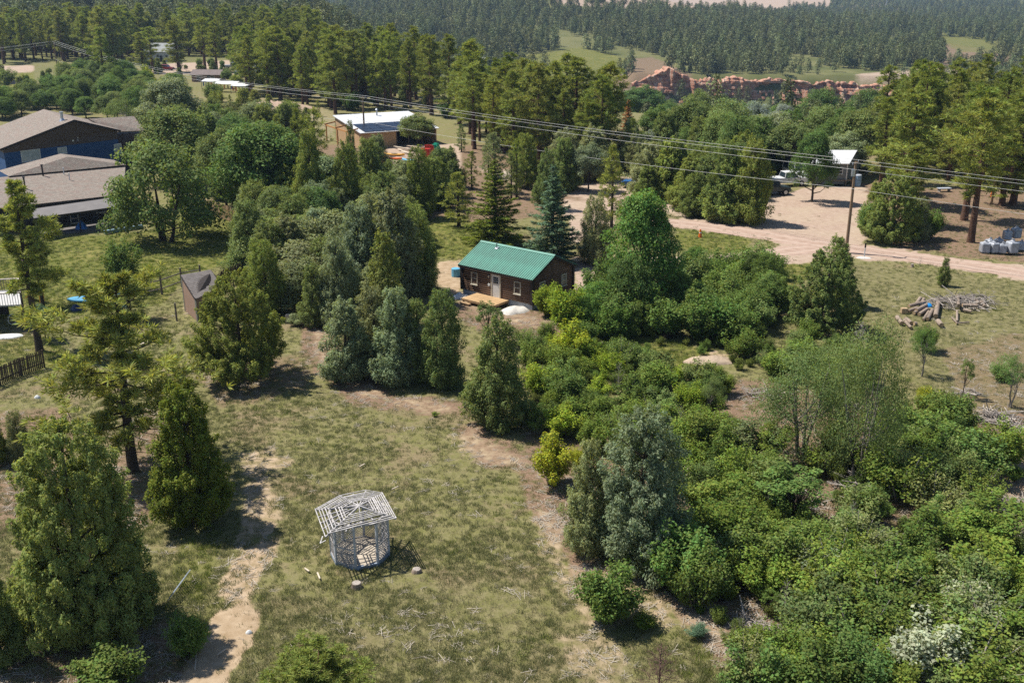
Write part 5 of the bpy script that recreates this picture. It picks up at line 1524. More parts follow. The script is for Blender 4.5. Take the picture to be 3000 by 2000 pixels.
# ------------------------------------------------------------------ single trees, one by one
J, JT, PT, DT, ST, SH = JUN, 'juniper', 'pine tree', 'tree', 'spruce', 'shrub'
TREES = [
 # templ, name, foot x, foot y, top y, width, colour, label
 (PINEBIG, 'ponderosa_pine', 312, 1082, 628, 365, 'pineold', 'big open ponderosa with bare dark trunk behind the two front junipers', PT),
 (JUNBIG, 'juniper', 208, 1448, 985, 315, 'jfresh', 'largest feathery light green juniper in the bottom left corner', JT),
 (JUNDARK, 'juniper', 448, 1198, 885, 172, 'jdark', 'dark yellow green juniper beside the shaded sandy path', JT),
 (J[1], 'juniper', 50, 1058, 944, 62, 'jgrey', 'small blue grey columnar juniper near the left picture edge', JT),
 (J[2], 'juniper', -8, 1060, 955, 70, 'jolive', 'juniper cut by the left picture edge beside a small blue grey one', JT),
 (J[0], 'juniper', 5, 1520, 1300, 130, 'jgreen', 'dark juniper cut off at the lower left picture edge', JT),
 (JUNMID, 'juniper', 556, 868, 632, 218, 'jolive', 'broad olive juniper in front of the small shingled shed', JT),
 (J[2], 'juniper', 800, 872, 690, 122, 'jblue', 'outermost blue green juniper of the row at the clearing edge, next to the path', JT),
 (J[3], 'juniper', 862, 850, 655, 118, 'jgrey', 'tall grey green juniper second in the row at the clearing edge', JT),
 (J[0], 'juniper', 915, 876, 665, 135, 'jblue', 'wide blue green juniper in the middle of the row at the clearing edge', JT),
 (JUNC[0], 'juniper', 962, 872, 690, 90, 'jgreen', 'narrow green juniper in the row at the clearing edge', JT),
 (J[1], 'juniper', 1018, 884, 668, 110, 'jgreen', 'dark green juniper with spiky tops at the cabin end of the row', JT),
 (J[3], 'juniper', 780, 745, 540, 110, 'jblue', 'blue green juniper behind the row at the clearing edge', JT),
 (JUNC[1], 'juniper', 888, 745, 535, 92, 'jolive', 'yellow olive juniper amid blue green ones', JT),
 (J[0], 'juniper', 830, 690, 470, 150, 'jblue', 'large blue green juniper in the thick grove beside the cabin lawn', JT),
 (J[2], 'juniper', 905, 690, 440, 150, 'jgrey', 'tallest grey green juniper of the grove beside the cabin lawn', JT),
 (J[1], 'juniper', 962, 670, 480, 100, 'jgreen', 'dark juniper at the lawn edge of the grove beside the cabin', JT),
 (J[3], 'juniper', 850, 600, 450, 110, 'jgrey', 'grey green juniper at the back of the grove', JT),
 (J[1], 'juniper', 612, 722, 553, 108, 'jolive', 'yellow green juniper just right of the shingled shed', JT),
 (J[0], 'juniper', 578, 628, 462, 112, 'jgreen', 'bushy green juniper behind the dark picket fence', JT),
 (J[2], 'juniper', 648, 640, 500, 92, 'jgreen', 'green juniper between the fence and the thick grove', JT),
 (JUNC[0], 'juniper', 724, 748, 608, 76, 'jgreen', 'small juniper on a bare thin trunk beside a concrete block', JT),
 (J[3], 'juniper', 1142, 978, 735, 150, 'jgreen', 'ragged green juniper at the corner of the clearing below the cabin', JT),
 (J[0], 'juniper', 1352, 1265, 1015, 128, 'jgrey', 'grey green juniper leaning on the big silver blue one', JT),
 (JUNBLUE, 'juniper', 1472, 1290, 945, 235, 'jblue', 'big silver blue juniper in the shrub thicket', JT),
 (JUNROUND[0], 'juniper', 1892, 755, 575, 168, 'jgreen', 'round dark green juniper beside the utility pole and log pile', JT),
 (JUNC[1], 'juniper', 1912, 700, 545, 90, 'jgreen', 'pointed juniper right behind the round dark one by the pole', JT),
 (SPRUCE[0], 'spruce', 1268, 605, 385, 140, 'spruce', 'dark blue green spruce behind the green roof ridge', ST),
 (J[1], 'juniper', 1366, 606, 452, 84, 'jgrey', 'grey green juniper between the spruce and the big ash', JT),
 (PINEYOUNG[0], 'pine_tree', 1404, 520, 332, 78, 'pine', 'young pine behind the big ash by the cabin', PT),
 (SPRUCE[0], 'pine_tree', 1138, 560, 372, 150, 'jdark', 'spreading olive yellow conifer on the lawn behind the cabin', PT),
 (PINEYOUNG[1], 'pine_tree', 1055, 520, 395, 90, 'pine', 'pine beside the spreading olive conifer on the lawn', PT),
 (BROAD[2], 'ash_tree', 1472, 720, 440, 180, 'bright', 'tall bright green ash beside the cabin', DT),
 (BROAD[4], 'ash_tree', 1450, 745, 590, 130, 'broad', 'lower green tree at the foot of the tall ash', DT),
 (BROAD[4], 'elm_tree', 380, 552, 325, 250, 'dull', 'broad elm in front of the lodge porch', DT),
 (BROAD[0], 'elm_tree', 410, 420, 245, 190, 'dull', 'leafy elm beyond the lodge roof end', DT),
 (BROAD[0], 'elm_tree', 615, 490, 282, 235, 'broad', 'round dense green elm behind the light picket fence', DT),
 (BROAD[3], 'elm_tree', 520, 470, 300, 120, 'dull', 'elm filling the gap behind the broad porch elm', DT),
 (BROAD[2], 'elm_tree', 405, 330, 180, 150, 'sage', 'grey green tree under the power line', DT),
 (SPARSE[0], 'elm_tree', 300, 330, 220, 90, 'dull', 'thin elm behind the lodge chimney', DT),
 (SHRUBBIG, 'tree_sapling', 292, 665, 550, 82, 'shgreen', 'leafy green sapling alone on the lawn', DT),
 (PINEYOUNG[2], 'pine_tree', 300, 735, 640, 110, 'pineold', 'small olive pine at the lawn end of the rail fence', PT),
 (PINELEFT, 'ponderosa_pine', 90, 805, 415, 140, 'pineold', 'thin ponderosa on a long bare trunk at the left picture edge', PT),
 (PINELEFT, 'ponderosa_pine', 98, 702, 520, 70, 'pineold', 'slim pine just behind the long bare trunk at the left edge', PT),
 (BROAD[3], 'broadleaf_bush', 105, 780, 700, 60, 'spruce', 'blue green bush at the foot of the left edge ponderosa', SH),
 (SPARSE[1], 'sapling', 1120, 785, 690, 52, 'dull', 'thin leafy sapling in front of the cabin deck', DT),
 (SPARSE[1], 'sapling', 1142, 790, 705, 40, 'dull', 'lower thin sapling beside the one before the cabin deck', DT),
 (SPARSE[0], 'tree_sapling', 2117, 862, 752, 72, 'broad', 'small tree with clear round shadow on the dry field', DT),
 (SPARSE[0], 'tree_sapling', 2318, 933, 808, 95, 'broad', 'sparse small tree by the right picture edge', DT),
 (SPARSE[1], 'tree_sapling', 2212, 912, 822, 34, 'dull', 'spindly sapling between the two small field trees', DT),
 (BARE[1], 'dead_tree', 1962, 900, 735, 100, 'dull', 'grey dead tree top standing out of the dull green willows', 'dead tree'),
 (SPARSE[2], 'willow_tree', 1842, 1052, 800, 250, 'dull', 'wide dull green willow with grey limbs in the thicket', DT),
 (SPARSE[2], 'willow_tree', 1972, 1105, 735, 205, 'dull', 'tall open willow with dead limbs beside the bare branches', DT),
 (SPARSE[2], 'willow_tree', 1935, 960, 780, 190, 'dull', 'willow behind the two big open ones, toward the log pile', DT),
 (PINENEAR, 'pine_tree', 738, 1720, 1488, 290, 'pinenear', 'bushy green pine top poking in at the bottom picture edge', PT),
 (BARE[0], 'dead_sapling', 1512, 1612, 1478, 150, 'dull', 'bare reddish dead sapling at the bottom picture edge', 'dead tree'),
 (SHRUBBIG, 'round_bush', 1402, 1422, 1298, 140, 'shgreen', 'round dark green bush on the pale chip covered ground', SH),
 (TUSSOCK, 'spiky_bush', 434, 1500, 1408, 92, 'shgreen', 'low spiky green bush beside the pale sand patch', SH),
 (SHRUB[0], 'bush', 262, 1585, 1490, 165, 'shgreen', 'low green bush at the bottom edge below the large juniper', SH),
 (SHRUBBIG, 'bright_bush', 1258, 725, 652, 66, 'lime', 'bright lime green bush against the dark cabin wall', SH),
 (SHRUBBIG, 'yellow_bush', 1308, 765, 655, 92, 'lime', 'yellow green bush beside the bright one at the cabin corner', SH),
 (SHRUB[4], 'yellow_bush', 1312, 835, 740, 95, 'yellow', 'yellow leaved bush below the cabin corner', SH),
 (SHRUB[4], 'yellow_bush', 1268, 1110, 1000, 98, 'gold', 'golden yellow bush beside the silver blue juniper', SH),
 (SHRUB[1], 'yellow_bush', 1330, 1080, 1020, 60, 'gold', 'small golden bush behind the grey green juniper', SH),
 (SHRUB[1], 'yellow_bush', 2150, 955, 898, 80, 'yellow', 'bright yellow bush at the edge of the dry field', SH),
 (SHRUB[3], 'yellow_bush', 2125, 930, 885, 50, 'yellow', 'smaller yellow bush behind the bright one by the field', SH),
 (SHRUBBIG, 'round_bush', 2290, 1072, 968, 110, 'ygreen', 'round bush on the bare ground near the right picture edge', SH),
 (SHRUB[5], 'silver_bush', 2210, 1490, 1345, 150, 'silver', 'silvery arching bush with pale branches low in the thicket', SH),
 (SHRUB[4], 'silver_bush', 2120, 1560, 1430, 190, 'silver', 'wide silvery bush at the bottom of the thicket', SH),
 (SHRUB[5], 'silver_bush', 1880, 1340, 1255, 100, 'sage', 'pale sage bush in the middle of the thicket', SH),
 (SHRUBBIG, 'green_bush', 1555, 1360, 1215, 160, 'bright', 'bright green bush below the silver blue juniper', SH),
 (SHRUB[0], 'green_bush', 2122, 806, 745, 60, 'shgreen', 'leafy green bush in front of the log pile', SH),
 (JUNC[1], 'young_juniper', 2166, 656, 592, 30, 'jgreen', 'small juniper by the road above the log pile', JT),
 (BARE[2], 'young_tree', 2112, 612, 588, 26, 'jgreen', 'tiny bare sapling at the road edge', DT),
 (BROAD[2], 'ash_tree', 1864, 464, 300, 100, 'broad', 'dark ash standing before the white roofed cottage', DT),
 (J[0], 'juniper', 1660, 505, 330, 100, 'jgreen', 'dark juniper at the roadside left of the parked jeep', JT),
 (J[3], 'juniper', 1722, 512, 318, 104, 'jolive', 'olive juniper next to the parked jeep', JT),
 (J[1], 'juniper', 1605, 480, 345, 86, 'jolive', 'juniper on the far side of the road behind the ash', JT),
 (J[2], 'juniper', 1655, 508, 425, 60, 'jgrey', 'low grey green juniper at the roadside', JT),
 (BROAD[1], 'ash_tree', 1690, 430, 265, 130, 'canyon', 'big green tree where the land drops behind the jeep', DT),
 (JUNROUND[1], 'juniper', 2045, 556, 400, 125, 'jolive', 'spreading juniper by the turning place beside the pole', JT),
 (J[3], 'juniper', 2105, 552, 455, 62, 'jgrey', 'blue green juniper leaning on the spreading one by the turning place', JT),
 (SHRUBBIG, 'green_bush', 2000, 540, 470, 70, 'shgreen', 'bush at the near side of the spreading juniper', SH),
 (PINE[1], 'ponderosa_pine', 2228, 556, 225, 160, 'pine', 'tall ponderosa near the white wrapped bales', PT),
 (PINE[3], 'ponderosa_pine', 2212, 505, 200, 140, 'pine', 'ponderosa just behind the one near the white bales', PT),
 (PINE[0], 'ponderosa_pine', 2072, 470, 215, 150, 'pine', 'ponderosa rising over the spreading juniper', PT),
 (PINE[2], 'ponderosa_pine', 2022, 440, 225, 95, 'pine', 'ponderosa just right of the white roofed cottage', PT),
 (PINE[4], 'ponderosa_pine', 2330, 470, 180, 150, 'pine', 'ponderosa cut by the right picture edge', PT),
 (PINE[5], 'ponderosa_pine', 2085, 515, 330, 105, 'pine', 'low crowned pine among the junipers by the turning place', PT),
 (J[2], 'juniper', 2005, 520, 420, 60, 'jolive', 'slim juniper at the yard side of the turning place clump', JT),
 (SHRUBBIG, 'green_bush', 2130, 548, 480, 60, 'shgreen', 'leafy bush at the pine side of the turning place clump', SH),
 (PINE[5], 'ponderosa_pine', 2300, 470, 300, 110, 'pine', 'low crowned pine behind the white wrapped bales', PT),
 (SPRUCE[1], 'dead_pine', 1806, 395, 286, 46, 'rust', 'rusty dead pine behind the parked jeep', 'dead tree'),
 (SPRUCE[1], 'dead_pine', 1440, 330, 232, 44, 'rust', 'orange brown dead pine over the canyon', 'dead tree'),
 (PINE[3], 'dead_pine', 1182, 325, 190, 44, 'rust', 'brown dying pine left of the tallest centre ponderosa', 'dead tree'),
 (SHRUB[4], 'golden_tree', 342, 212, 152, 34, 'gold', 'narrow golden yellow tree below the power line', DT),
 (SHRUB[4], 'golden_tree', 356, 214, 180, 36, 'yellow', 'lower golden tree at the foot of the narrow one', DT),
 (BARE[1], 'dead_bush', 292, 290, 240, 60, 'dull', 'grey leafless bush above the lodge side roof', 'dead tree'),
 (J[0], 'juniper', 720, 520, 300, 95, 'jolive', 'olive juniper left of the tan walled workshop', JT),
 (PINEYOUNG[0], 'pine_tree', 690, 395, 250, 62, 'pine', 'young pine before the dirt bank', PT),
 (PINEYOUNG[1], 'pine_tree', 645, 385, 262, 52, 'pine', 'small young pine nearest the white van', PT),
 (PINEYOUNG[2], 'pine_tree', 728, 420, 248, 78, 'pine', 'young pine touching the workshop side', PT),
 (J[2], 'juniper', 868, 400, 310, 70, 'jgrey', 'blue green juniper before the dark workshop opening', JT),
 (J[3], 'juniper', 800, 520, 330, 90, 'jolive', 'olive juniper below the workshop', JT),
 (J[0], 'juniper', 850, 470, 320, 90, 'jgreen', 'green juniper beside the red and orange boats', JT),
 (JUNC[0], 'pine_tree', 808, 385, 278, 30, 'jgreen', 'slim conifer overlapping the solar roof', PT),
 (BROAD[3], 'leafy_tree', 960, 345, 262, 86, 'dull', 'leafy tree at the far end of the solar roof', DT),
 (J[1], 'juniper', 965, 500, 340, 80, 'jolive', 'olive juniper between the grove and the boats', JT),
 (J[2], 'juniper', 1030, 430, 340, 80, 'jgreen', 'juniper behind the red crates', JT),
 (BROAD[3], 'leafy_tree', 730, 560, 430, 110, 'broad', 'leafy green tree deep in the grove left of the cabin', DT),
 (BROAD[4], 'leafy_tree', 690, 610, 500, 120, 'broad', 'bushy green tree at the shed end of the grove', DT),
 (BROAD[0], 'leafy_tree', 640, 560, 430, 110, 'dull', 'tree over the gap between light fence and grove', DT),
 (J[0], 'juniper', 1210, 430, 310, 70, 'jolive', 'olive juniper in the trees above the spruce', JT),
 (J[3], 'juniper', 1255, 480, 345, 64, 'jgreen', 'green juniper right behind the spruce', JT),
 (BROAD[3], 'sage_tree', 1350, 440, 330, 84, 'sage', 'grey green olive tree beside the dirt yard', DT),
 (J[1], 'juniper', 1500, 430, 330, 70, 'jolive', 'juniper over the dirt yard behind the ash', JT),
 (J[0], 'juniper', 1560, 455, 340, 74, 'jgreen', 'juniper beside the small blue car', JT),
 (SPARSE[0], 'sapling', 1628, 960, 860, 62, 'dull', 'thin sapling in the middle of the shrubs below the big ash', DT),
]
for i, (x, y, ty, wp, lab) in enumerate([(245, 206, 62, 62, 'tall ponderosa standing by itself left of the golden tree'), (350, 158, 62, 60, 'ponderosa at the corner of the pale house'), (412, 166, 48, 66, 'ponderosa between the pale house and the brown shed'), (470, 160, 40, 60, 'ponderosa beside the gravel lot entrance'),
        (500, 166, 46, 56, 'ponderosa at the near edge of the gravel lot'), (552, 192, 62, 52, 'ponderosa in front of the white flatbed truck'), (580, 200, 56, 54, 'ponderosa right of the white flatbed truck'), (330, 168, 75, 50, 'short ponderosa left of the pale house'), (620, 190, 50, 60, 'ponderosa before the camper trailer')]):
    TREES.append((PINE[i % 5], 'ponderosa_pine', x, y, ty, wp, 'pine', lab, PT))
for t, nm, bx, by, ty, wp, c, lab, cat in TREES:
    put(t, nm, bx, by, ty, wp, c, lab, cat)

# ------------------------------------------------------------------ planted areas: feet picked inside outlines
taken = []
def scatter(poly, gap, seed, fn, region, maxn=9999, avoid=(), keep=1.0):
    """walk a jittered grid on the land; call FN where the foot falls inside the outline as photographed"""
    r = np.random.default_rng(seed)
    xs = [q[0] for q in poly]; ys = [q[1] for q in poly]
    (x0, x1, y0, y1) = region
    n = 0; out = []
    X, Y = np.meshgrid(np.arange(x0, x1, gap), np.arange(y0, y1, gap))
    X = X.ravel() + r.uniform(-.45, .45, X.size) * gap; Y = Y.ravel() + r.uniform(-.45, .45, Y.size) * gap
    Z = H(X, Y)
    px, py = proj(X, Y, Z)
    ok = inpoly(px, py, poly) & (r.random(X.size) < keep)
    for a in avoid: ok &= ~inpoly(px, py, a)
    idx = np.nonzero(ok)[0]
    idx = idx[np.argsort(Y[idx])]
    for i in idx[:maxn]:
        fn(r, float(X[i]), float(Y[i]), float(Z[i]), px[i], py[i])

ZONE = []                                  # (object, kind words, zone words, landmarks, picture x, picture y, height, colour)
def note(o, noun, where, marks, px, py, h, colour):
    ZONE.append((o, noun, where, marks, px, py, h, colour))
COLW = dict(ygreen='yellow green', leafgreen='leaf green', shgreen='dark green', dull='dull green', moss='moss green', lime='lime green', bright='bright green', pine='olive green', pineold='dusty olive', jolive='olive',
            broad='deep green', canyon='deep green', jgreen='green', jgrey='grey green', jblue='blue green', sage='sage green')
ORD = ['leftmost', 'second from left', 'third from left', 'fourth from left', 'fifth from left', 'sixth from left', 'seventh from left', 'eighth from left', 'ninth from left', 'tenth from left', 'eleventh from left', 'twelfth from left']
def name_zones():
    groups = {}
    zones = {}
    for z in ZONE: zones.setdefault(z[2], []).append(z)
    for where, L in zones.items():
        hs = sorted(z[6] for z in L); lo, hi = hs[len(hs) // 3], hs[2 * len(hs) // 3]
        for z in L:
            size = 'low' if z[6] < lo else ('tall' if z[6] > hi else 'middling')
            m = min(z[3], key=lambda k: math.hypot(k[1] - z[4], (k[2] - z[5]) * 1.6))[0]
            groups.setdefault(f"{size} {COLW.get(z[7], z[7])} {z[1]} near {m}", []).append(z)
    for text, L in groups.items():
        L.sort(key=lambda z: z[4])
        for i, z in enumerate(L):
            z[0]['label'] = text if len(L) == 1 else (text + ', ' + (ORD[i] if i < len(ORD) else 'among the rightmost'))
# thickets of shrubs
def thicket(label, group, names, colours, hs, wr, templs):
    def f(r, x, y, z, px, py):
        k = int(r.integers(len(templs)))
        hh = r.uniform(*hs)
        c = str(r.choice(colours))
        o = plant(templs[k], names, (x, y, z - .03), hh, hh * r.uniform(*wr), c, label, SH, group, jit=.22)
        note(o, 'shrub', group, MARKS[group], px, py - hh * 12, hh, c)
    return f
MARKS = {
 'shrubs of the lower right thicket': [('the round dark green bush', 1402, 1360), ('the bright green bush', 1555, 1290), ('the silvery arching bush', 2210, 1420), ('the wide silvery bush', 2120, 1500), ('the pale sage bush', 1880, 1300), ('the lone round bush on bare ground', 2290, 1020),
    ('the tall open willow', 1972, 1000), ('the silver blue juniper', 1490, 1130), ('the collapsed willow limbs', 1975, 1170), ('the bottom right picture corner', 2330, 1540), ('the grey limbs at the thicket front', 1728, 1440), ('the wide dull willow', 1842, 1010), ('the pale limbs inside the thicket', 2032, 1245), ('the right edge branch heaps', 2290, 1225), ('the fallen pale limb', 1712, 1330), ('the bleached low limbs', 1905, 1500)],
 'shrubs below the cabin': [('the golden yellow bush', 1268, 1050), ('the ragged corner juniper', 1142, 900), ('the yellow leaved bush', 1312, 790), ('the thin cabin saplings', 1125, 780), ('the tan dirt heap', 1630, 828), ('the bent pale branch', 1530, 848), ('the shrub path dead sticks', 1740, 905), ('the silver blue juniper top', 1472, 960), ('the thin sapling in the shrubs', 1628, 910), ('the middle of the shrub slope', 1400, 920)],
 'tall shrubs beyond the thicket': [('the tall ash foot', 1450, 700), ('the yellow bush by the cabin corner', 1308, 740), ('the round dark juniper', 1880, 700), ('the tan dirt heap', 1630, 810), ('the driveway edge', 1640, 640), ('the middle of the shrub belt', 1560, 720)],
 'shrubs before the round juniper': [('the round dark juniper', 1880, 760), ('the willows behind the thicket', 1935, 880), ('the tan dirt heap', 1660, 828), ('the shrub path dead sticks', 1758, 890)],
 'shrubs right of the willow': [('the bright yellow bush', 2150, 930), ('the lone round bush on bare ground', 2280, 1020), ('the tall open willow', 2000, 1000), ('the right edge branch heaps', 2200, 1180)],
 'ponderosas along the top left': [('the farthest utility pole', 131, 120), ('the pale house', 375, 130), ('the top left picture corner', 20, 90), ('the golden tree', 250, 100), ('the gravel lot', 540, 110), ('the camper trailer', 640, 120), ('the ridge end', 730, 110)],
 'ponderosas behind the workshop': [('the camper trailer', 610, 180), ('the dirt bank', 660, 230), ('the pole by the solar roof', 838, 240), ('the workshop back', 900, 240), ('the dying brown pine', 1090, 300), ('the ridge end', 760, 170), ('the leafy tree beyond the solar roof', 990, 270)],
 'ponderosas of the centre stand': [('the dying brown pine', 1170, 310), ('the spruce tops', 1268, 380), ('the orange brown dead pine', 1420, 340), ('the sand heap', 1175, 390), ('the middle of the centre stand', 1280, 340)],
 'ponderosas along the right side': [('the white roofed cottage', 1985, 400), ('the tan bare pole', 2277, 400), ('the white wrapped bales', 2290, 440), ('the right picture edge', 2345, 390), ('the spreading juniper', 2060, 430), ('the grey bench', 2168, 420), ('the far edge of the right stand', 2130, 340)],
 'leafy trees behind the lodge': [('the lodge chimney', 140, 240), ('the leafless grey bush', 292, 270), ('the golden tree', 342, 220), ('the awnings', 440, 250), ('the far left meadow', 140, 200)],
 'low trees behind the lodge ridge': [('the left picture edge', 10, 275), ('the lodge chimney', 150, 260), ('the leafless grey bush', 290, 285), ('the far left meadow', 80, 250)],
 'leafy trees below the red cliff': [('the cliff foot', 1700, 300), ('the widest silver tree', 1735, 320), ('the orange brown dead pine', 1440, 310), ('the low silver tree by the wires', 1580, 380), ('the rusty pine', 1806, 380), ('the pale cliff end', 1560, 290), ('the right cliff end', 1960, 310), ('the white roofed cottage', 1940, 400)],
 'trees between elms and workshop': [('the porch elms', 500, 400), ('the round dense elm', 615, 400), ('the workshop', 790, 440), ('the kayaks', 890, 410), ('the white van', 600, 310)],
 'junipers of the thick grove': [('the light picket fence', 575, 560), ('the cabin lawn', 970, 560), ('the shingled shed', 620, 640), ('the yellow olive juniper', 888, 680), ('the back of the grove', 800, 480), ('the tall grey juniper', 905, 600), ('the row at the clearing edge', 830, 720), ('the middle of the grove', 740, 600)],
 'trees behind the spruce': [('the spruce', 1268, 440), ('the spreading olive conifer', 1138, 450), ('the small blue car', 1480, 440), ('the sand heap', 1175, 400), ('the big ash', 1460, 480)],
 'young trees round the dirt bank': [('the white van', 580, 290), ('the dirt bank', 640, 245), ('the blue boom lift', 510, 270), ('the workshop', 800, 280), ('the awnings', 500, 215), ('the red crates', 1020, 350)],
 'bushes between the back pines': [('the far left meadow', 20, 230), ('the farthest utility pole', 131, 160), ('the pale house', 375, 150), ('the camper trailer', 620, 170), ('the dirt bank', 680, 230), ('the pole by the solar roof', 838, 250), ('the ridge end', 760, 170), ('the dying brown pine', 1080, 310), ('the golden tree', 300, 170), ('the brown shed', 480, 170)],
 'trees at the canyon brink': [('the parked jeep', 1760, 420), ('the small blue car', 1480, 400), ('the dark ash', 1878, 400), ('the low silver tree by the wires', 1580, 370), ('the white roofed cottage', 1960, 390)],
 'junipers beside the jeep': [('the parked jeep', 1740, 460), ('the road', 1640, 500), ('the small blue car', 1580, 450)]}
ALLSH = SHRUB + [SHRUBBIG]
for i, (x, y, ty, wp, lab) in enumerate([(1640, 1330, 1240, 60, 'bare twiggy stem sticking out left of the pale sage bush'), (1800, 1420, 1330, 60, 'bare twiggy stem below the pale sage bush'), (2000, 1380, 1290, 60, 'bare twiggy stem between the pale sage bush and the silvery ones'), (1760, 1200, 1110, 56, 'bare twiggy stem above the brown dead limbs'), (2240, 1330, 1240, 60, 'bare twiggy stem near the right edge of the thicket'), (1700, 1500, 1400, 60, 'bare twiggy stem at the thicket front near the bottom'), (2330, 1470, 1370, 60, 'bare twiggy stem at the right edge low in the thicket'), (1420, 900, 830, 44, 'bare twiggy stem in the shrubs below the cabin'), (2060, 1120, 1030, 56, 'bare twiggy stem right of the tall open willow'), (1560, 1010, 930, 46, 'bare twiggy stem behind the silver blue juniper'), (1950, 1250, 1150, 60, 'bare twiggy stem over the collapsed willow limbs')]):
    put(BARE[2], 'dead_shrub', x, y, ty, wp, 'dull', lab, 'dead shrub')
T3 = [(1500, 1080), (1620, 985), (1720, 1040), (1860, 1080), (2010, 1010), (2110, 960), (2190, 985), (2200, 1060), (2260, 1100), (2270, 1230), (2400, 1290), (2400, 1640), (1640, 1640), (1680, 1520), (1600, 1400), (1480, 1330), (1570, 1230), (1560, 1130)]
GAPS = [[(1790, 1075), (1900, 1100), (1960, 1240), (1840, 1200)], [(2000, 1180), (2060, 1190), (2110, 1300), (2050, 1290)], [(1700, 1420), (1760, 1400), (1800, 1500), (1700, 1520)], [(2160, 1130), (2230, 1140), (2250, 1230), (2150, 1230)]]
scatter(T3, 1.42, 201, thicket('yellow green shrub in the dense thicket filling the lower right', 'shrubs of the lower right thicket', 'thicket_shrub',
        ['ygreen', 'ygreen', 'leafgreen', 'shgreen', 'ygreen', 'dull', 'shgreen', 'moss', 'ygreen'], (1.0, 3.1), (.9, 1.4), ALLSH + [SPARSE[1], SHRUB[5]]), (3, 36, 30, 64), avoid=GAPS)
T2 = [(1215, 985), (1230, 890), (1180, 800), (1250, 780), (1380, 800), (1480, 850), (1620, 870), (1680, 900), (1640, 960), (1560, 1010), (1500, 1080), (1400, 1060), (1260, 1040)]
scatter(T2, 1.65, 202, thicket('light green shrub in the thicket between the clearing corner and the cabin', 'shrubs below the cabin', 'thicket_shrub',
        ['ygreen', 'ygreen', 'lime', 'shgreen', 'shgreen', 'dull', 'ygreen', 'ygreen'], (1.0, 2.4), (.9, 1.35), ALLSH), (-2, 25, 55, 90))
T1 = [(1330, 800), (1370, 700), (1500, 665), (1600, 640), (1760, 630), (1790, 700), (1770, 790), (1680, 800), (1560, 770), (1480, 790), (1400, 790)]
scatter(T1, 2.0, 203, thicket('tall dark green shrub in the belt between cabin and round juniper', 'tall shrubs beyond the thicket', 'tall_shrub',
        ['shgreen', 'shgreen', 'dull', 'bright', 'shgreen'], (2.2, 4.2), (.8, 1.15), [SHRUBBIG, SHRUB[0], SHRUB[4], BROAD[4]]), (0, 40, 70, 105))
T4 = [(1690, 770), (1800, 790), (1900, 790), (2000, 800), (2010, 900), (1900, 930), (1780, 880), (1700, 850)]
scatter(T4, 2.2, 204, thicket('dull green shrub on the rough ground between round juniper and willows', 'shrubs before the round juniper', 'low_shrub',
        ['dull', 'ygreen', 'shgreen'], (1.0, 2.4), (.9, 1.3), ALLSH), (8, 40, 60, 90))
T5 = [(2060, 985), (2200, 960), (2230, 1080), (2180, 1200), (2080, 1150), (2000, 1060)]
scatter(T5, 1.6, 205, thicket('yellow green shrub right of the tall open willow', 'shrubs right of the willow', 'thicket_shrub',
        ['ygreen', 'dull', 'ygreen'], (1.3, 2.6), (.9, 1.3), ALLSH), (10, 36, 40, 70))
# small weeds on the open ground
for i, (x, y, wp, c, lab) in enumerate([(1270, 1070, 26, 'shgreen', 'green weed clump at the edge of the red soil'), (1125, 985, 20, 'ygreen', 'weed tuft at the clearing corner'), (1480, 1440, 60, 'ygreen', 'pale green weeds on the chip covered ground'),
        (1602, 1460, 50, 'spruce', 'blue green weed by the chip covered ground'), (1000, 955, 18, 'ygreen', 'bright green grass clump in the upper clearing'), (830, 700, 30, 'jgrey', 'low blue green bush on the bare path'),
        (1460, 560, 40, 'shgreen', 'low bush under the tall ash'), (680, 745, 44, 'jgrey', 'rounded blue green weed bush before the concrete block'), (2300, 870, 60, 'dull', 'dull weeds by the right edge field'), (2330, 1100, 50, 'ygreen', 'weed bush on bare soil at the right edge')]):
    put(SHRUB[3], 'weed_clump', x, y, y - wp * .55, wp, c, lab, 'weeds')

# pines and leafy trees of the plateau behind
FARP = [far_tree(300 + i, h, wd, n, cb, cn) for i, (h, wd, n, cb, cn) in enumerate([(12.5, 6.2, 320, .14, .12), (14, 5.6, 280, .28, .0), (8.5, 6.6, 320, .0, .0), (7.5, 4.6, 220, .04, .6)])]
for m_ in FARP: m_.materials.append(FARLEAF)
def pines(label, group, hs=(12, 17), cols=('pine', 'pine', 'pineold', 'jolive'), templs=PINE, name='ponderosa_pine', wr=(.36, .50), cat=PT):
    def f(r, x, y, z, px, py):
        hh = r.uniform(*hs)
        c = str(r.choice(cols))
        o = plant(templs[int(r.integers(len(templs)))], name, (x, y, z - .1), hh, hh * r.uniform(*wr), c, label, cat, group)
        note(o, NOUN.get(name, name.replace('_', ' ')), group, MARKS[group], px, py, hh, c)
    return f
NOUN = dict(ponderosa_pine='ponderosa', grove_tree='tree', yard_tree='tree', brink_tree='tree', cottonwood='leafy tree')
ZA = [(0, 150), (0, 92), (180, 88), (420, 84), (620, 80), (690, 100), (740, 150), (620, 140), (540, 132), (330, 128), (260, 150), (120, 140)]
scatter(ZA, 7.0, 210, pines('tall ponderosa in the dense wood along the top left', 'ponderosas along the top left', (13, 19)), (-330, -40, 280, 720), maxn=120)
ZB = [(545, 215), (560, 172), (640, 165), (760, 150), (900, 200), (1000, 250), (1110, 290), (1110, 330), (960, 245), (860, 258), (760, 262), (660, 235)]
scatter(ZB, 5.6, 211, pines('tall bare trunked ponderosa in the belt behind the workshop', 'ponderosas behind the workshop', (12, 17)), (-120, 5, 170, 420), maxn=70)
ZC = [(1080, 320), (1130, 290), (1240, 325), (1330, 330), (1420, 350), (1440, 395), (1330, 398), (1240, 392), (1130, 385), (1090, 360)]
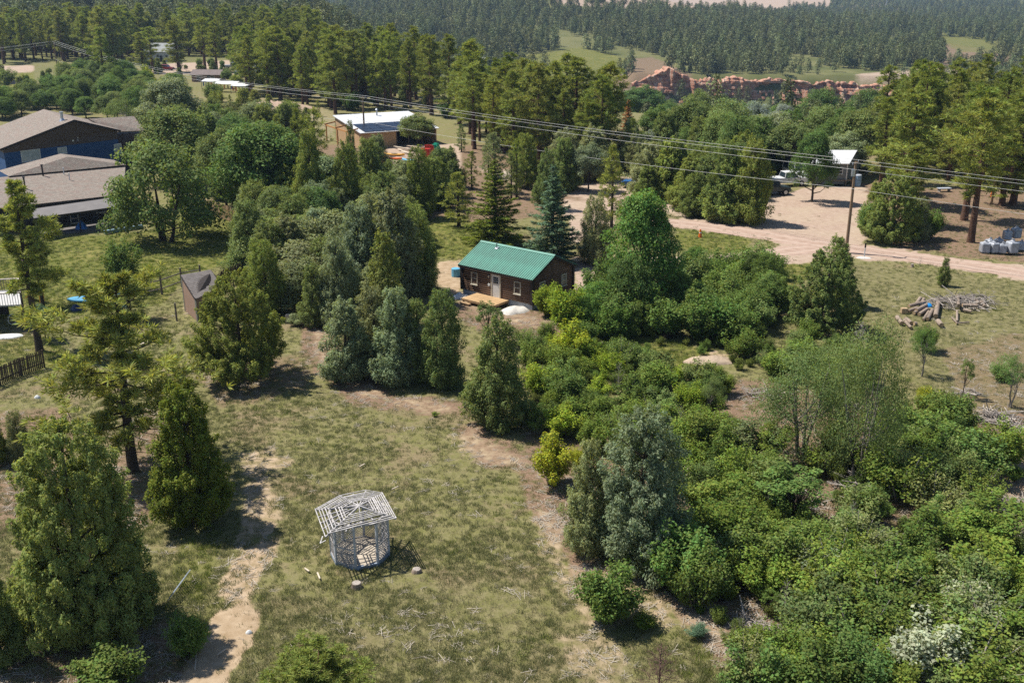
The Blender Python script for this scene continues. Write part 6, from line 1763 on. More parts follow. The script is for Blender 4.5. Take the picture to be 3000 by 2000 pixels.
scatter(ZC, 4.8, 212, pines('ponderosa in the centre stand below the green meadows', 'ponderosas of the centre stand', (10, 15.5)), (-20, 30, 150, 240), maxn=52)
ZD = [(2030, 430), (2010, 340), (2100, 325), (2200, 330), (2400, 330), (2400, 430), (2240, 420), (2120, 415)]
scatter(ZD, 4.9, 213, pines('ponderosa in the thick stand along the right side', 'ponderosas along the right side', (10.5, 16)), (50, 110, 140, 230), maxn=75)
ZE = [(150, 230), (150, 190), (190, 180), (300, 200), (400, 235), (440, 270), (470, 300), (330, 280), (190, 262)]
scatter(ZE, 6.5, 214, pines('leafy tree in the green belt behind the lodge', 'leafy trees behind the lodge', (4.5, 7.5), ('dull', 'broad', 'canyon', 'dull'), BROAD, 'leafy_tree', (.8, 1.1), DT), (-130, -35, 180, 350), maxn=60)
ZF = [(-20, 290), (-20, 262), (60, 245), (150, 230), (190, 262), (300, 275), (300, 290), (180, 270), (90, 262)]
scatter(ZF, 5.5, 215, pines('low leafy tree close behind the lodge ridge', 'low trees behind the lodge ridge', (4, 6.5), ('dull', 'broad'), BROAD, 'leafy_tree', (.9, 1.2), DT), (-150, -70, 180, 260), maxn=22)

def mixed(label, group, kinds, hs, cols, name, cat, wr=(.55, .85)):
    def f(r, x, y, z, px, py):
        hh = r.uniform(*hs); t = kinds[int(r.integers(len(kinds)))]
        c = str(r.choice(cols))
        o = plant(t, name, (x, y, z - .08), hh, hh * t.w / t.h * r.uniform(.85, 1.25), c, label, cat, group)
        note(o, NOUN.get(name, name.replace('_', ' ')), group, MARKS[group], px, py, hh, c)
    return f
ROADS_ = [[(1540, 495), (1700, 498), (1755, 448), (1850, 424), (1990, 424), (2020, 480), (1995, 556), (2352, 606), (2352, 645), (1940, 602), (1640, 626), (1300, 692), (1300, 588), (1550, 588)]]
OPEN_ = ROADS_ + [[(880, 326), (1062, 328), (1062, 400), (900, 425)], [(965, 500), (1060, 470), (1140, 560), (1060, 604), (985, 600)], [(740, 250), (1000, 240), (1010, 340), (800, 345)], [(480, 490), (560, 490), (560, 660), (420, 660), (330, 560), (440, 500)]]
ZH = [(450, 330), (500, 300), (620, 300), (760, 330), (880, 345), (900, 430), (780, 470), (640, 480), (560, 490), (470, 470)]
scatter(ZH, 5.2, 220, mixed('juniper or leafy tree crowded between the lodge elms and the workshop', 'trees between elms and workshop', [JUN[0], JUN[2], JUN[3], BROAD[3], BROAD[0]], (4.5, 7.5), ('jolive', 'jgreen', 'dull', 'broad', 'jgrey'), 'grove_tree', DT), (-75, -10, 110, 190), avoid=OPEN_ + [[(690, 300), (1010, 300), (1010, 432), (690, 432)]], maxn=70)
ZI = [(560, 520), (640, 470), (780, 460), (900, 425), (1000, 410), (1060, 440), (985, 520), (975, 640), (900, 740), (760, 740), (640, 690), (600, 640), (560, 600)]
scatter(ZI, 3.7, 221, mixed('grey green juniper in the thick grove between shed and cabin', 'junipers of the thick grove', [JUN[0], JUN[1], JUN[2], JUN[3], JUNC[0], BROAD[4]], (4.2, 6.6), ('jgrey', 'jblue', 'jgreen', 'jgreen', 'jolive', 'jgrey'), 'juniper', JT), (-45, -5, 75, 150), avoid=OPEN_, maxn=70)
ZJ = [(1060, 440), (1080, 385), (1230, 370), (1420, 385), (1560, 400), (1560, 480), (1440, 500), (1420, 450), (1300, 450), (1200, 470), (1100, 480)]
scatter(ZJ, 5.2, 222, mixed('juniper or young pine on the dirt ground behind the spruce', 'trees behind the spruce', [JUN[0], JUN[2], JUN[3], PINEYOUNG[0], PINEYOUNG[1]], (4.5, 8), ('jolive', 'jgreen', 'jgrey', 'pine'), 'yard_tree', DT), (-15, 50, 110, 175), avoid=OPEN_, keep=.75, maxn=50)
ZK = [(1440, 395), (1480, 330), (1640, 340), (1800, 350), (1900, 360), (1990, 370), (1960, 410), (1830, 415), (1700, 430), (1600, 425), (1500, 420)]
scatter(ZK, 5.4, 223, mixed('green tree at the brink above the canyon beyond the sandy yard', 'trees at the canyon brink', [BROAD[0], BROAD[1], BROAD[3], JUN[0], JUN[3]], (5.5, 9.5), ('canyon', 'broad', 'jgreen', 'dull', 'sage'), 'brink_tree', DT), (25, 110, 150, 240), avoid=OPEN_, maxn=60)
ZR = [(1575, 500), (1590, 440), (1690, 430), (1715, 450), (1710, 490), (1680, 512), (1610, 510)]
scatter(ZR, 3.4, 224, mixed('juniper in the clump beside the parked jeep', 'junipers beside the jeep', [JUN[0], JUN[2], JUN[3], PINEYOUNG[2]], (5, 9), ('jolive', 'jgreen', 'jgreen', 'pine'), 'juniper', JT), (18, 40, 112, 150), maxn=16)
ZS = [(440, 285), (480, 225), (560, 215), (640, 250), (760, 270), (900, 262), (1100, 335), (1090, 380), (1010, 330), (900, 250), (760, 262), (700, 310), (560, 310)]
scatter(ZS, 7.0, 225, mixed('young pine or juniper scattered round the white van and dirt bank', 'young trees round the dirt bank', [JUN[0], JUN[2], PINEYOUNG[0], PINEYOUNG[1], PINEYOUNG[2], SHRUBBIG], (2.2, 5.2), ('jolive', 'jgreen', 'pine', 'pine', 'dull'), 'young_tree', DT), (-90, 5, 150, 260), avoid=[[(740, 250), (1000, 240), (1010, 345), (800, 345)]], maxn=60)
ZU = [(-60, 178), (120, 172), (240, 150), (420, 150), (600, 132), (740, 150), (1000, 250), (1110, 300), (1090, 335), (960, 250), (860, 262), (740, 250), (650, 215), (560, 205), (420, 178), (380, 175), (240, 220), (130, 200), (-60, 300)]
scatter(ZU, 7.5, 226, mixed('low bush or young tree between the pine trunks of the back wood', 'bushes between the back pines', [SHRUBBIG, JUN[0], JUN[2], BROAD[3], PINEYOUNG[1]], (1.8, 4.5), ('jolive', 'dull', 'jgreen', 'canyon', 'pine'), 'understory_bush', SH), (-330, 10, 170, 560), keep=.8, maxn=140)
# canyon bottom
ZG = [(1400, 330), (1430, 285), (1560, 292), (1640, 306), (1760, 312), (1900, 308), (2010, 300), (2060, 330), (1990, 420), (1800, 440), (1600, 430), (1480, 400)]
scatter(ZG, 9.5, 216, pines('green leafy tree in the canyon below the red cliff', 'leafy trees below the red cliff', (8, 13), ('canyon', 'canyon', 'broad', 'canyon', 'jgreen'), BROAD[:4], 'cottonwood', (.8, 1.1), DT), (30, 240, 260, 612), maxn=190)
for i, (x, y, ty, wp) in enumerate([(1640, 330, 248, 70), (1735, 330, 236, 100), (1795, 300, 240, 60), (1500, 372, 300, 70), (1580, 380, 330, 60), (2105, 330, 262, 60), (1880, 318, 262, 50)]):
    put(BROAD[i % 4], 'silver_tree', x, y, ty, wp, 'silverblue', ['silvery tree left of the widest silver tree below the cliff', 'widest silver blue tree below the red cliff', 'small silver tree at the cliff foot', 'silver tree above the power lines near the dead pine', 'low silver tree just above the power lines',
        'silvery tree among the right side pines', 'faint silver tree under the cliff overhang'][i], DT)

# ------------------------------------------------------------------ the far woods: spread as one mass each
def wood(name, poly, gap, region, seed, keep=1., avoid=(), smin=.6, smax=1.15, share=(.36, .28, .2, .16)):
    r = np.random.default_rng(seed)
    x0, x1, y0, y1 = region
    X, Y = np.meshgrid(np.arange(x0, x1, gap), np.arange(y0, y1, gap))
    X = X.ravel() + r.uniform(-.5, .5, X.size) * gap; Y = Y.ravel() + r.uniform(-.5, .5, Y.size) * gap
    Z = H(X, Y); px, py = proj(X, Y, Z)
    ok = (px > -150) & (px < 2500) & (r.random(X.size) < keep * np.clip(2.6 * vnoise(X / 48, Y / 48, seed) - .25, .05, 1) * np.clip(1.8 * vnoise(X / 17, Y / 17, seed + 1), .3, 1))
    if poly: ok &= inpoly(px, py, poly)
    for a in avoid: ok &= ~inpoly(px, py, a)
    X, Y, Z = X[ok], Y[ok], Z[ok]
    which = r.choice(4, len(X), p=share)
    for j in range(4):
        k = which == j
        if not k.any(): continue
        pts = np.stack([X[k], Y[k], Z[k] - .3], 1)
        o = gn_scatter(name, pts, smin + (smax - smin) * 1.25 * r.random(k.sum()) ** 1.6, FARSRC[j], 'stuff', .05)
FARSRC = []
for j, (x, y) in enumerate([(1010, 112), (1050, 118), (1250, 150), (1320, 160)]):
    p = P(x, y); o = link('meadow_pine', FARP[j]); o.location = p
    tag(o, ['pine standing alone on the far green slope', 'second lone pine on the far green slope, nearer the ridge', 'lone pine on the centre meadow above the small grey house', 'lone pine on the centre meadow toward the cliff'][j], PT)
    FARSRC.append(o)
MEADOWS = [[(880, 108), (960, 88), (1062, 94), (1030, 132), (920, 136)], [(1200, 128), (1330, 108), (1445, 140), (1405, 190), (1345, 196), (1230, 172)],
           [(1262, -80), (1905, -80), (1908, 20), (1620, 34), (1400, 16)], [(2160, 84), (2250, 90), (2300, 130), (2352, 140), (2352, 150), (2160, 150)], [(1960, 168), (2120, 156), (2360, 165), (2360, 176), (1985, 180)],
           [(1920, 178), (2190, 186), (2200, 210), (1960, 196)], [(1380, 100), (1480, 120), (1560, 150), (1500, 180), (1440, 150)]]
wood('far_pine_wood', None, 5.6, (-420, 620, 632, 1180), 301, 1., MEADOWS, .62, 1.12)
wood('far_pine_wood', None, 7.5, (-800, 1000, 1180, 1900), 302, 1., MEADOWS, .6, 1.1)
wood('near_canyon_wood', None, 9.0, (-60, 330, 262, 632), 303, .5, MEADOWS + [ZG, [(1380, 120), (1480, 130), (1640, 200), (1520, 250), (1380, 220)]], .5, .95)
wood('ridge_pine_wood', None, 5.5, (-430, -60, 430, 860), 304, 1., [[(-100, 140), (640, 140), (640, 260), (-100, 260)]], .9, 1.35)
wood('mountain_wood', None, 13, (-1500, 1900, 1900, 3300), 305, .8, MEADOWS, .8, 1.5)
wood('mountain_wood', None, 24, (-2400, 2700, 3300, 5200), 306, .9, [], 1.3, 2.4)

name_zones()

# ------------------------------------------------------------------ cut logs, brush, stumps and small things
def log_thing(ax, ay, bx, by, r, label, z=0., group=None, name='cut_log', m=None, z2=None):
    a, b_ = P(ax, ay), P(bx, by); a.z += r + z; b_.z += r + (z if z2 is None else z2)
    rt = empty(name, a, 0, label, 'log', group)
    d = b_ - a; k = [a * 0, d * .33 + Vector((0, 0, .01)), d * .66, d]
    q = MB(); q.tube(k, [r, r * .97, r * .95, r * .9], 9, False); q.build('bark', M_GREYLOG, rt, True)
    dn = d.normalized(); MB().tube([-dn * .004, dn * .006], r * .97, 9).build('cut_end', M_CUT, rt); MB().tube([d - dn * .006, d + dn * .004], r * .88, 9).build('cut_end', M_CUT, rt)
    return rt
M_GREYLOG = mat('grey_log_bark', (.31, .24, .185), .95, var=.35, scale=5, bump=.6)
Z4 = lambda x, y: ((2600 + x / 6.533) / 1.2755, (840 + y / 6.533) / 1.2755)   # picks from an enlarged view of the log pile
LG = 'loose cut logs on the dry field'
for i, (x0, y0, x1, y1, r, zz, lab) in enumerate([
    (975, 290, 915, 610, .22, .0, 'long straight log lying on its own at the end of the log pile'),
    (860, 480, 760, 650, .17, .0, 'log beside the long straight one, end toward the field'),
    (790, 500, 680, 660, .13, .0, 'thinner log left of the pair by the long straight one'),
    (740, 420, 540, 520, .18, .15, 'log with the blue cloth over its end'),
    (700, 370, 400, 440, .17, .18, 'dark log lying across the back of the log pile'),
    (620, 290, 540, 400, .16, .2, 'short log standing out at the back of the pile'),
    (690, 290, 640, 400, .14, .15, 'grey log end at the back corner of the pile'),
    (560, 440, 390, 500, .16, .0, 'log low in the middle of the pile'),
    (640, 470, 500, 540, .17, .0, 'reddish ended log in the front of the pile'),
    (760, 460, 600, 560, .16, .0, 'brown log under the blue cloth'),
    (180, 620, 270, 740, .19, .0, 'thick short log apart at the near end of the pile'),
    (300, 660, 450, 810, .13, .0, 'slender log between the two thick short ones'),
    (350, 650, 450, 730, .17, .0, 'thick short log next to the slender one'),
    (500, 740, 550, 735, .17, .0, 'short log stub facing the camera side of the pile'),
    (960, 700, 1030, 780, .21, .0, 'single thick stub rolled away from the piles'),
    (1330, 280, 1350, 460, .15, .35, 'pale peeled log standing on the brush pile'),
    (1330, 480, 1330, 680, .10, .0, 'thin pole lying in front of the brush pile'),
    (1420, 430, 1700, 440, .17, .2, 'dark log in the front of the brush pile'),
    (1450, 470, 1600, 500, .14, .0, 'black charred log under the brush pile front'),
    (1690, 330, 1740, 390, .17, .1, 'orange barked log at the far end of the brush pile'),
    (1790, 330, 1860, 420, .18, .0, 'red barked log outermost at the far end of the brush pile'),
    (1230, 600, 1330, 710, .07, .0, 'thin pole fallen toward the camera before the brush pile'),
    (1310, 715, 1560, 690, .07, .0, 'thin bent pole lowest before the brush pile')]):
    a, b_ = Z4(x0, y0), Z4(x1, y1); log_thing(a[0], a[1], b_[0], b_[1], r, lab, zz, LG)
q = Z4(310, 500); o = MB().box((0, 0, .22), (.5, .42, .44)).build('cut_log', M_CUT); o.location = P(*q); tag(o, 'upright tan block of wood in the log pile', 'log', LG)
q = Z4(775, 420); heap('blue_cloth', P(*q) + Vector((0, 0, .3)), .38, .3, .22, mat('bright_blue_cloth', (.01, .30, .75), .6), 'bright blue cloth lying on the log pile', 'cloth', 21)

def brush(name, x, y, rx, ry, h, n, m, label, seed, L=(.8, 2.2), r=.022, cat='brush pile'):
    rr = np.random.default_rng(seed); q = MB()
    for _ in range(n):
        a = rr.uniform(0, 6.28); s = math.sqrt(rr.uniform(0, 1)); l = rr.uniform(*L)
        c = Vector((math.cos(a) * s * rx, math.sin(a) * s * ry, rr.uniform(.02, 1) * h * (1 - s * .8) + .03)); d = Vector((rr.normal(), rr.normal() * .7, rr.normal() * .22)).normalized() * l / 2
        md = c + Vector((0, 0, rr.normal() * .06)); a_, b_ = c - d, c + d; a_.z = max(a_.z, .02); b_.z = max(b_.z, .02)
        k = r * rr.uniform(.5, 1.6); q.tube([a_, md, b_], [k, k * .8, k * .4], 4, False)
    o = q.build(name, m); o.location = P(x, y); o['kind'] = 'thing'
    return tag(o, label, cat)
q = Z4(1300, 340); brush('brush_pile', q[0], q[1], 2.6, 1.5, 1.0, 130, DEADW, 'grey tangled brush pile next to the cut logs', 31, (1.0, 3.0), .03)
q = Z4(1650, 300); brush('brush_pile', q[0], q[1], 2.0, .9, .8, 60, BARKG, 'darker curved branches on the far half of the brush pile', 32, (1.2, 2.8), .035)
for i, (x, y, rx, ry, h, n, lab) in enumerate([(2275, 962, 1.6, .9, .6, 110, 'pale slash heap on bare soil near the right edge'), (2330, 985, .9, .5, .3, 40, 'small grey slash heap cut by the right edge'), (2225, 905, .7, .4, .5, 26, 'small pale stick heap under the spindly sapling'),
        (2330, 1165, 2.0, .8, .35, 90, 'long pale branch heap on the right edge bare ground'), (2290, 1225, 1.6, .8, .3, 60, 'pale broken branches below the long branch heap'), (1975, 1130, 1.2, 2.6, .9, 70, 'dead grey limbs collapsed under the open willow'), (1838, 1150, .8, 1.6, .7, 46, 'brown dead limbs in the gap left of the collapsed willow limbs'),
        (2032, 1245, .9, 1.8, .5, 46, 'pale dead limbs running down through the thicket'), (1712, 1330, .5, 1.6, .4, 22, 'fallen pale limb among the shrubs'), (1758, 905, 1.4, .7, .6, 40, 'tangle of pale dead sticks by the shrub path'), (1728, 1455, 1.0, 1.2, .35, 40, 'grey dead limbs at the thicket front edge'),
        (1905, 1500, 1.0, .8, .4, 30, 'bleached limbs low in the thicket near the bottom'), (2080, 1285, 1.0, 1.2, .4, 34, 'bleached branch tangle right of the pale dead limbs'), (1960, 940, .6, .5, .8, 20, 'small dead twiggy bush behind the willows')]):
    brush('dead_branches', x, y, rx, ry, h, n, DEADW, lab, 40 + i, (.8, 2.4), .026, 'dead branches')

def stump(x, y, r, h, label):
    rt = empty('tree_stump', P(x, y), random.uniform(0, 6), label, 'stump')
    q = MB(); q.tube([(0, 0, -.1), (0, 0, .06), (0, 0, h)], [r * 1.35, r * 1.1, r], 11); q.build('bark', M_GREYLOG, rt)
    q = MB(); q.tube([(0, 0, h - .01), (0, 0, h + .012)], r * .93, 11); q.build('cut_top', DEADW, rt)
stump(819, 1347, .22, .22, 'grey stump on the grass just below the gazebo')
stump(309, 1500, .25, .3, 'dark sided stump below the largest juniper')
stump(957, 1310, .2, .1, 'rotten brown stump at the end of the gazebo shadow')
stump(2095, 612, .14, .25, 'small stump at the road edge')
for i, (x0, y0, x1, y1, w_, lab) in enumerate([(700, 1306, 710, 1314, .07, 'short pale board on the grass left of the gazebo'), (729, 1316, 735, 1331, .07, 'pale board pointing down beside the short one'), (1529, 838, 1534, 858, .09, 'bent pale branch standing out in the grass below the shrub belt'), (826, 1178 - 105, 838, 1172 - 105, .05, 'pale stick in the clearing above the gazebo'),
        (1340, 1370, 1352, 1362, .05, 'stick beside the round bush'), (900, 1125, 915, 1119, .05, 'pale stick in the middle of the clearing'), (1652, 890, 1664, 880, .06, 'pale stick near the dirt heap in the shrubs'), (1805, 763, 1862, 760, .05, 'long thin pale branch below the round juniper'), (333, 938, 366, 952, .04, 'pale crooked branch by the big ponderosa'),
        (320, 793, 340, 786, .25, 'pale flat board lying behind the big ponderosa'), (448, 1540, 452, 1500, .03, 'dark curved stick on the pale sand'), (500, 1505, 520, 1492, .03, 'thin dark stick on the sand edge')]):
    a, b_ = P(x0, y0), P(x1, y1); q = MB(); q.bar(Vector((0, 0, .05)), b_ - a + Vector((0, 0, .07)), w_, .04); o = q.build('fallen_board' if w_ > .055 else 'fallen_stick', M_LUMBER); o.location = a; tag(o, lab, 'board' if w_ > .055 else 'stick')
heap('pale_stone', P(572, 1452), .16, .11, .12, M_TARP, 'white stone on the pale sand patch', 'stone', 51)
heap('pale_stone', P(1425, 1404), .14, .12, .14, M_CONC, 'pale stone under the round dark green bush', 'stone', 52)
heap('pale_stone', P(86, 912), .2, .15, .15, M_TARP, 'pale stone on the grass by the left edge fence', 'stone', 53)
heap('field_boulder', P(42, 192), 2.2, 1.6, 1.3, mat('pink_boulder', (.40, .30, .25), .9), 'pinkish boulder alone in the far left meadow', 'boulder', 54)
heap('yard_boulder', P(2008, 480), .7, .6, .6, mat('tan_boulder', (.46, .36, .28), .9), 'tan boulder beside the spreading juniper by the turning place', 'boulder', 55)
q = MB(); q.box((0, 0, .3), (.55, .42, .6)); o = q.build('concrete_block', mat('pale_brick_block', (.55, .44, .36), .9)); o.location = P(665, 738); tag(o, 'pale square block on the bare path left of the thin juniper', 'block')
# lattice panel lying in the shade of the large juniper
def fallen_lattice():
    a = P(384, 1380); rt = empty('lattice_panel', a, R(80), 'white lattice panel leaning in the shade of the largest juniper', 'lattice'); rt.rotation_euler = (R(35), 0, R(84))
    m_ = mat('blue_white_lattice', (.45, .50, .55), .7)
    q = MB()
    for k in range(-6, 14):
        x0, x1 = k * .15, k * .15 + .6; z0, z1 = 0, .6
        if x0 < 0: z0 = -x0; x0 = 0
        if x1 > 1.9: z1 -= x1 - 1.9; x1 = 1.9
        if x1 - x0 > .03 and z1 > z0:
            q.bar((x0, 0, z0), (x1, 0, z1), .012, .035, (0, 1, 0)); q.bar((1.9 - x0, .012, z0), (1.9 - x1, .012, z1), .012, .035, (0, 1, 0))
    o = q.build('lattice_strips', m_, rt); o['kind'] = 'stuff'
    q = MB()
    for s in (0, .6): q.bar((0, 0, s), (1.9, 0, s), .04, .04)
    for s in (0, 1.9): q.bar((s, 0, 0), (s, 0, .6), .04, .04)
    q.build('frame', m_, rt)
fallen_lattice()
# bales wrapped in white film
M_FILM = mat('white_wrap_film', (.40, .42, .46), .4, var=.3, scale=3, spec=.5, bump=.4)
for i, (x, y, z, s, lab) in enumerate([(2260, 580, 0, 1.1, 'white wrapped bale at the road end of the stack'), (2280, 580, 0, 1.1, 'second white wrapped bale in the front row'), (2301, 581, 0, .95, 'narrow white wrapped bale in the middle front'), (2322, 581, 0, 1.25, 'widest white wrapped bale in the front row'),
        (2272, 571, 0, 1.0, 'white wrapped bale in the second row behind the first'), (2310, 562, .55, 1.0, 'white wrapped bale lying on top of the stack'), (2330, 558, .55, 1.1, 'topmost white wrapped bale of the stack'), (2344, 574, 0, .9, 'dim white wrapped bale at the far right of the stack'), (2292, 569, .1, .9, 'low white wrapped bale between the front row and the top')]):
    rt = empty('wrapped_bale', P(x, y) + Vector((0, 0, z)), random.uniform(-.3, .3), lab, 'bale', 'white wrapped bales at the right edge')
    q = MB(); q.box((0, 0, .5 * s), (.8 * s, .85 * s, .95 * s)); o = q.build('bale_body', M_FILM, rt); bv = o.modifiers.new('bevel', 'BEVEL'); bv.width = .14 * s; bv.segments = 3
    q = MB(); q.tube([(0, 0, s), (0, 0, s * 1.08), (.05, 0, s * 1.22)], [.28 * s, .1 * s, .16 * s], 8); q.build('knot', M_FILM, rt)
# road marker, hydrant, cone
rt = empty('road_marker', P(1985, 590), 0, 'white marker post with a red top at the road edge', 'marker post'); q = MB(); q.box((0, 0, .5), (.1, .04, 1.0)); q.build('stake', M_WHITE, rt); q = MB(); q.box((0, 0, 1.2), (.16, .05, .45)); q.build('flag', M_LOGD, rt)
heap('stone_ring', P(1985, 592), .8, .5, .1, mat('pale_gravel2', (.6, .57, .52), .95), 'pale stone apron round the road marker', 'stones', 58)
rt = empty('marker_cone', P(1608, 545), 0, 'orange and white marker in the green patch by the road', 'marker'); q = MB(); q.tube([(0, 0, 0), (0, 0, .9)], [.22, .08], 10); q.build('cone', M_ORANGE, rt); q = MB(); q.tube([(0, 0, .5), (0, 0, .68)], [.146, .11], 10); q.build('band', M_WHITE, rt)
rt = empty('orange_cone', P(2278, 452), 0, 'tall orange cone beside the tan bare pole', 'cone'); q = MB(); q.tube([(0, 0, .04), (0, 0, 1.2)], [.25, .06], 10); q.build('cone', M_ORANGE, rt); q = MB(); q.box((0, 0, .03), (.6, .6, .06)); q.build('foot', M_BLACK, rt)
q = MB(); q.box((0, 0, .45), (1.8, .8, .08)); rt = empty('garden_bench', P(2168, 440), R(8), 'grey bench under the right side pines', 'bench'); q.build('seat', M_GREYWALL, rt); q = MB(); q.box((-.7, 0, .2), (.1, .6, .42)); q.box((.7, 0, .2), (.1, .6, .42)); q.build('leg', M_CONC, rt)
# lumber yard by the workshop
for i, (x0, y0, x1, y1, lab) in enumerate([(910, 338, 975, 352, 'longest pale board of the lumber in the yard'), (915, 345, 960, 362, 'pale board aslant in the lumber yard'), (935, 338, 990, 343, 'pale board at the back of the lumber'), (922, 352, 950, 358, 'short pale board in the lumber yard'), (905, 341, 945, 348, 'pale board nearest the kayaks'), (940, 346, 985, 350, 'pale board touching the red crate')]):
    a, b_ = P(x0, y0), P(x1, y1); q = MB(); q.bar(Vector((0, 0, .12 + .06 * i)), b_ - a + Vector((0, 0, .12 + .06 * i)), .32, .09); o = q.build('lumber_board', M_LUMBER); o.location = a; tag(o, lab, 'board', 'lumber in the yard by the workshop')
for x, y, lab in ((978, 361, 'red crate standing at the end of the lumber'), (988, 352, 'red crate behind the front one by the green slide')):
    rt = empty('red_crate', P(x, y), R(-15), lab, 'crate'); q = MB(); q.box((0, 0, .7), (1.5, 1.0, 1.35)); q.build('crate_body', M_RED, rt)
    q = MB()
    for k in range(4): q.box((-.56 + k * .375, -.52, .7), (.08, .05, 1.4))
    q.build('batten', M_RED, rt)
rt = empty('play_slide', P(1000, 360), R(60), 'green tube slide beside the red crates', 'slide'); q = MB(); q.tube([(0, 0, 1.9), (.5, 0, 1.8), (1.0, 0, 1.0), (1.6, 0, .3), (2.0, 0, .3)], .38, 12); q.build('tube', M_TEAL, rt); q = MB(); q.box((-.1, 0, .95), (.15, .15, 1.9)); q.box((.1, .2, 1.9), (.6, .6, .1)); q.build('stand', M_TEAL, rt)
heap('dirt_bank', P(635, 248), 9, 4, 1.6, mat('pink_dirt', (.42, .30, .22), .95, var=.2, scale=2), 'pink dirt bank among the pines behind the workshop', 'dirt heap', 61)
heap('dirt_heap', P(1630, 828), 1.8, .9, .35, mat('tan_dirt', (.47, .36, .26), .95, var=.2, scale=4), 'low tan dirt heap in front of the tall shrub belt', 'dirt heap', 62)
heap('sand_heap', P(1175, 402), 3.2, 1.8, .7, mat('pale_sand_heap', (.52, .43, .34), .95, var=.15, scale=3), 'pale sand heap in the dirt yard behind the cabin', 'dirt heap', 63)

# ------------------------------------------------------------------ grass, chips and undergrowth
def grass_mesh(nm, n, h, spread, wv, cols, seed):
    r = np.random.default_rng(seed)
    a = r.uniform(0, 6.28, n); s = np.sqrt(r.uniform(0, 1, n)) * spread; b0 = np.stack([np.cos(a) * s, np.sin(a) * s, np.full(n, -.02)], 1)
    d = rdir(r, n) * .55; d[:, 2] = 1; d = unit(d); L = h * r.uniform(.5, 1.2, n)[:, None]
    sd = unit(np.cross(d, rdir(r, n))) * wv / 2
    V = np.stack([b0 - sd, b0 + sd, b0 + d * L], 1).reshape(-1, 3); F = np.arange(3 * n).reshape(n, 3)
    b = NB(nm); oi = b.n('ShaderNodeObjectInfo').outputs['Random']; t = b.attr('tint').outputs['Fac']
    c = b.mix(b.ramp(b.math('ADD', oi, t), .4, 1.6), cols[0], cols[1])
    dd = b.pbr(c, .8, 0, None, .15); tr = b.n('ShaderNodeBsdfTranslucent'); b.l(c, tr.inputs[0]); mx = b.n('ShaderNodeMixShader'); mx.inputs[0].default_value = .3; b.l(dd, mx.inputs[1]); b.l(tr.outputs[0], mx.inputs[2])
    me = npmesh(nm, V, F, r.uniform(0, 1, n)); me.materials.append(b.done(mx.outputs[0]))
    return bpy.data.objects.new(nm, me)
G_OLIVE = grass_mesh('grass_olive', 26, .15, .15, .02, ((.15, .17, .058, 1), (.28, .275, .13, 1)), 1)
G_STRAW = grass_mesh('grass_straw', 18, .16, .16, .018, ((.27, .24, .12, 1), (.41, .36, .22, 1)), 2)
G_LUSH = grass_mesh('grass_lush', 30, .17, .16, .022, ((.10, .155, .026, 1), (.225, .255, .045, 1)), 3)
def ground_z(x, y):
    return H(x, y)
def sow(n, seed, d0, d1, src, wfun, smin, smax, name):
    r = np.random.default_rng(seed)
    d = d0 * (d1 / d0) ** r.random(n); u = r.uniform(-.56, .56, n); x = u * (d + 8); y = d
    z = H(x, y); M = masks_at(x, y, z)
    keep = r.random(n) < wfun(M, x, y)
    x, y, z = x[keep], y[keep], z[keep]
    rel = (.16 * (vnoise(x / 2.6, y / 2.6, 21) - .5) + .09 * (vnoise(x / .9, y / .9, 22) - .5) - .06)
    fl = np.maximum(M['pink'], np.clip(M['sand'] * .6, 0, 1))[keep]
    z = z + rel * (1 - fl)
    gn_scatter(name, np.stack([x, y, z], 1), r.uniform(smin, smax, len(x)), src, 'stuff', .15)
patch = lambda x, y, s, sd: vnoise(x / s, y / s, sd)
sow(95000, 1, 33, 125, G_OLIVE, lambda M, x, y: np.clip(1 - 1.1 * M['sand'] - 1.2 * M['pink'] - .75 * M['red'] - .2 * M['green'] - .45 * M['dry'], .02, 1) * np.clip(2.2 * patch(x, y, 1.5, 71) * patch(x, y, 5, 72) * 1.7, .05, 1), .6, 1.5, 'grass')
sow(70000, 2, 33, 125, G_STRAW, lambda M, x, y: np.clip(.55 - .6 * M['sand'] - .7 * M['pink'] - .2 * M['red'] - .35 * M['green'] + .4 * M['dry'], .02, 1) * np.clip(1.8 * patch(x, y, 2.1, 73), .1, 1), .5, 1.3, 'dry_grass')
sow(70000, 3, 33, 150, G_LUSH, lambda M, x, y: np.clip(1.0 * M['green'] + .18 * (1 - M['dry']) * (1 - M['red']) * (patch(x, y, 2.5, 74) > .62) - M['pink'] - M['sand'] * .8, 0, 1), .6, 1.6, 'green_grass')
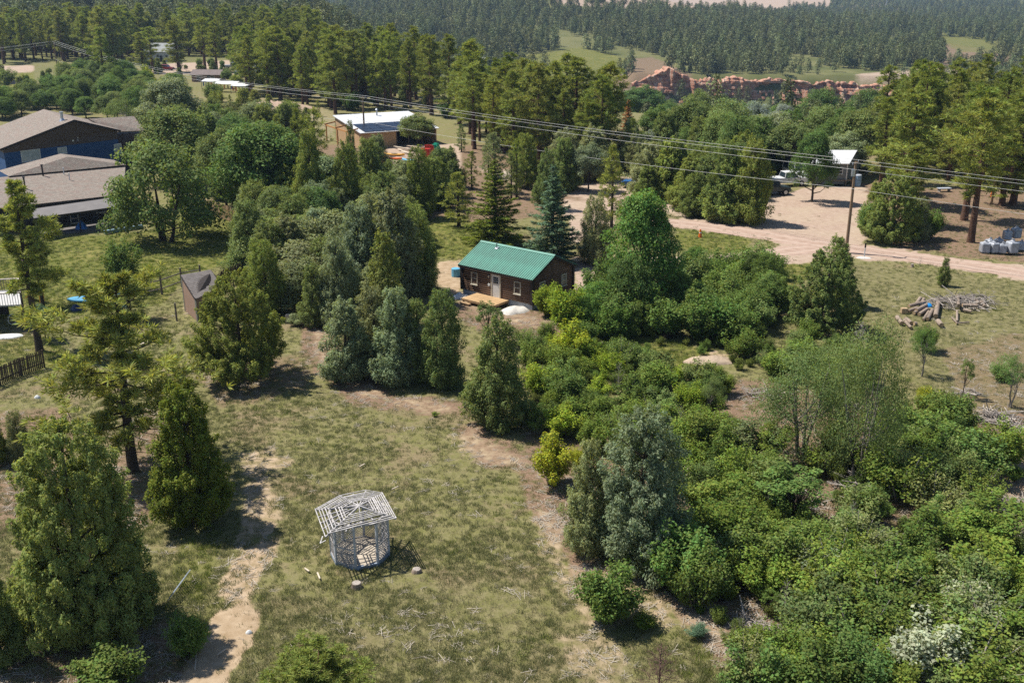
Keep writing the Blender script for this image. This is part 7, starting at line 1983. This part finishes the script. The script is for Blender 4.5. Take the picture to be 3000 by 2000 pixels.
# wood chips and twigs
def chip_src():
    q = MB()
    rr = np.random.default_rng(5)
    for k in range(5):
        a = rr.uniform(0, 6.28); q.bar((rr.normal() * .2, rr.normal() * .2, .02), (rr.normal() * .2 + math.cos(a) * .09, rr.normal() * .2 + math.sin(a) * .09, .03), .016, .008)
    me = q.mesh('chip'); me.materials.append(mat('pale_chips', (.48, .42, .34), .9, var=.3)); return bpy.data.objects.new('wood_chips', me)
CH = chip_src()
sow(22000, 6, 33, 90, CH, lambda M, x, y: np.clip(.05 + .8 * M['red'] * (M['pink'] < .3) + .35 * (M['sand'] > .3) * (M['sand'] < .8) + .15 * M['dry'], 0, 1) * np.clip(2 * patch(x, y, 3, 76) - .3, .08, 1), .5, 1.4, 'wood_chips')
# low undergrowth on the thicket floor
UL = leaf_material('undergrowth_leaf', .3, base=(.12, .165, .036, 1))
um = SHRUB[3].crown.copy(); um.materials.clear(); um.materials.append(UL)
UG = bpy.data.objects.new('undergrowth', um)
def under(poly, n, seed, smin, smax, region):
    r = np.random.default_rng(seed); x = r.uniform(region[0], region[1], n); y = r.uniform(region[2], region[3], n); z = H(x, y); px, py = proj(x, y, z)
    ok = inpoly(px, py, poly)
    for a in GAPS: ok &= ~inpoly(px, py, a)
    ok &= r.random(n) < np.clip(2.2 * vnoise(x / 3, y / 3, 77) - .3, .1, 1)
    gn_scatter('undergrowth', np.stack([x[ok], y[ok], z[ok] - .06], 1), r.uniform(smin, smax, ok.sum()), UG, 'stuff', .1)
under(T3, 1500, 81, .25, .55, (3, 36, 30, 64))
under(T2, 1200, 82, .25, .5, (-2, 25, 55, 90))
under(T1 + T4[::1], 900, 83, .25, .5, (0, 40, 60, 105))

# ------------------------------------------------------------------ the air
def haze():
    q = MB(); q.box((0, 2600, 60), (9000, 6400, 330))
    b = NB('haze_air'); v = b.n('ShaderNodeVolumePrincipled')
    v.inputs['Color'].default_value = (.50, .70, 1.0, 1); v.inputs['Density'].default_value = HAZE; v.inputs['Anisotropy'].default_value = .3
    b.l(v.outputs[0], b.out.inputs['Volume'])
    o = q.build('haze', b.m); o['kind'] = 'stuff'
HAZE = .00011
haze()
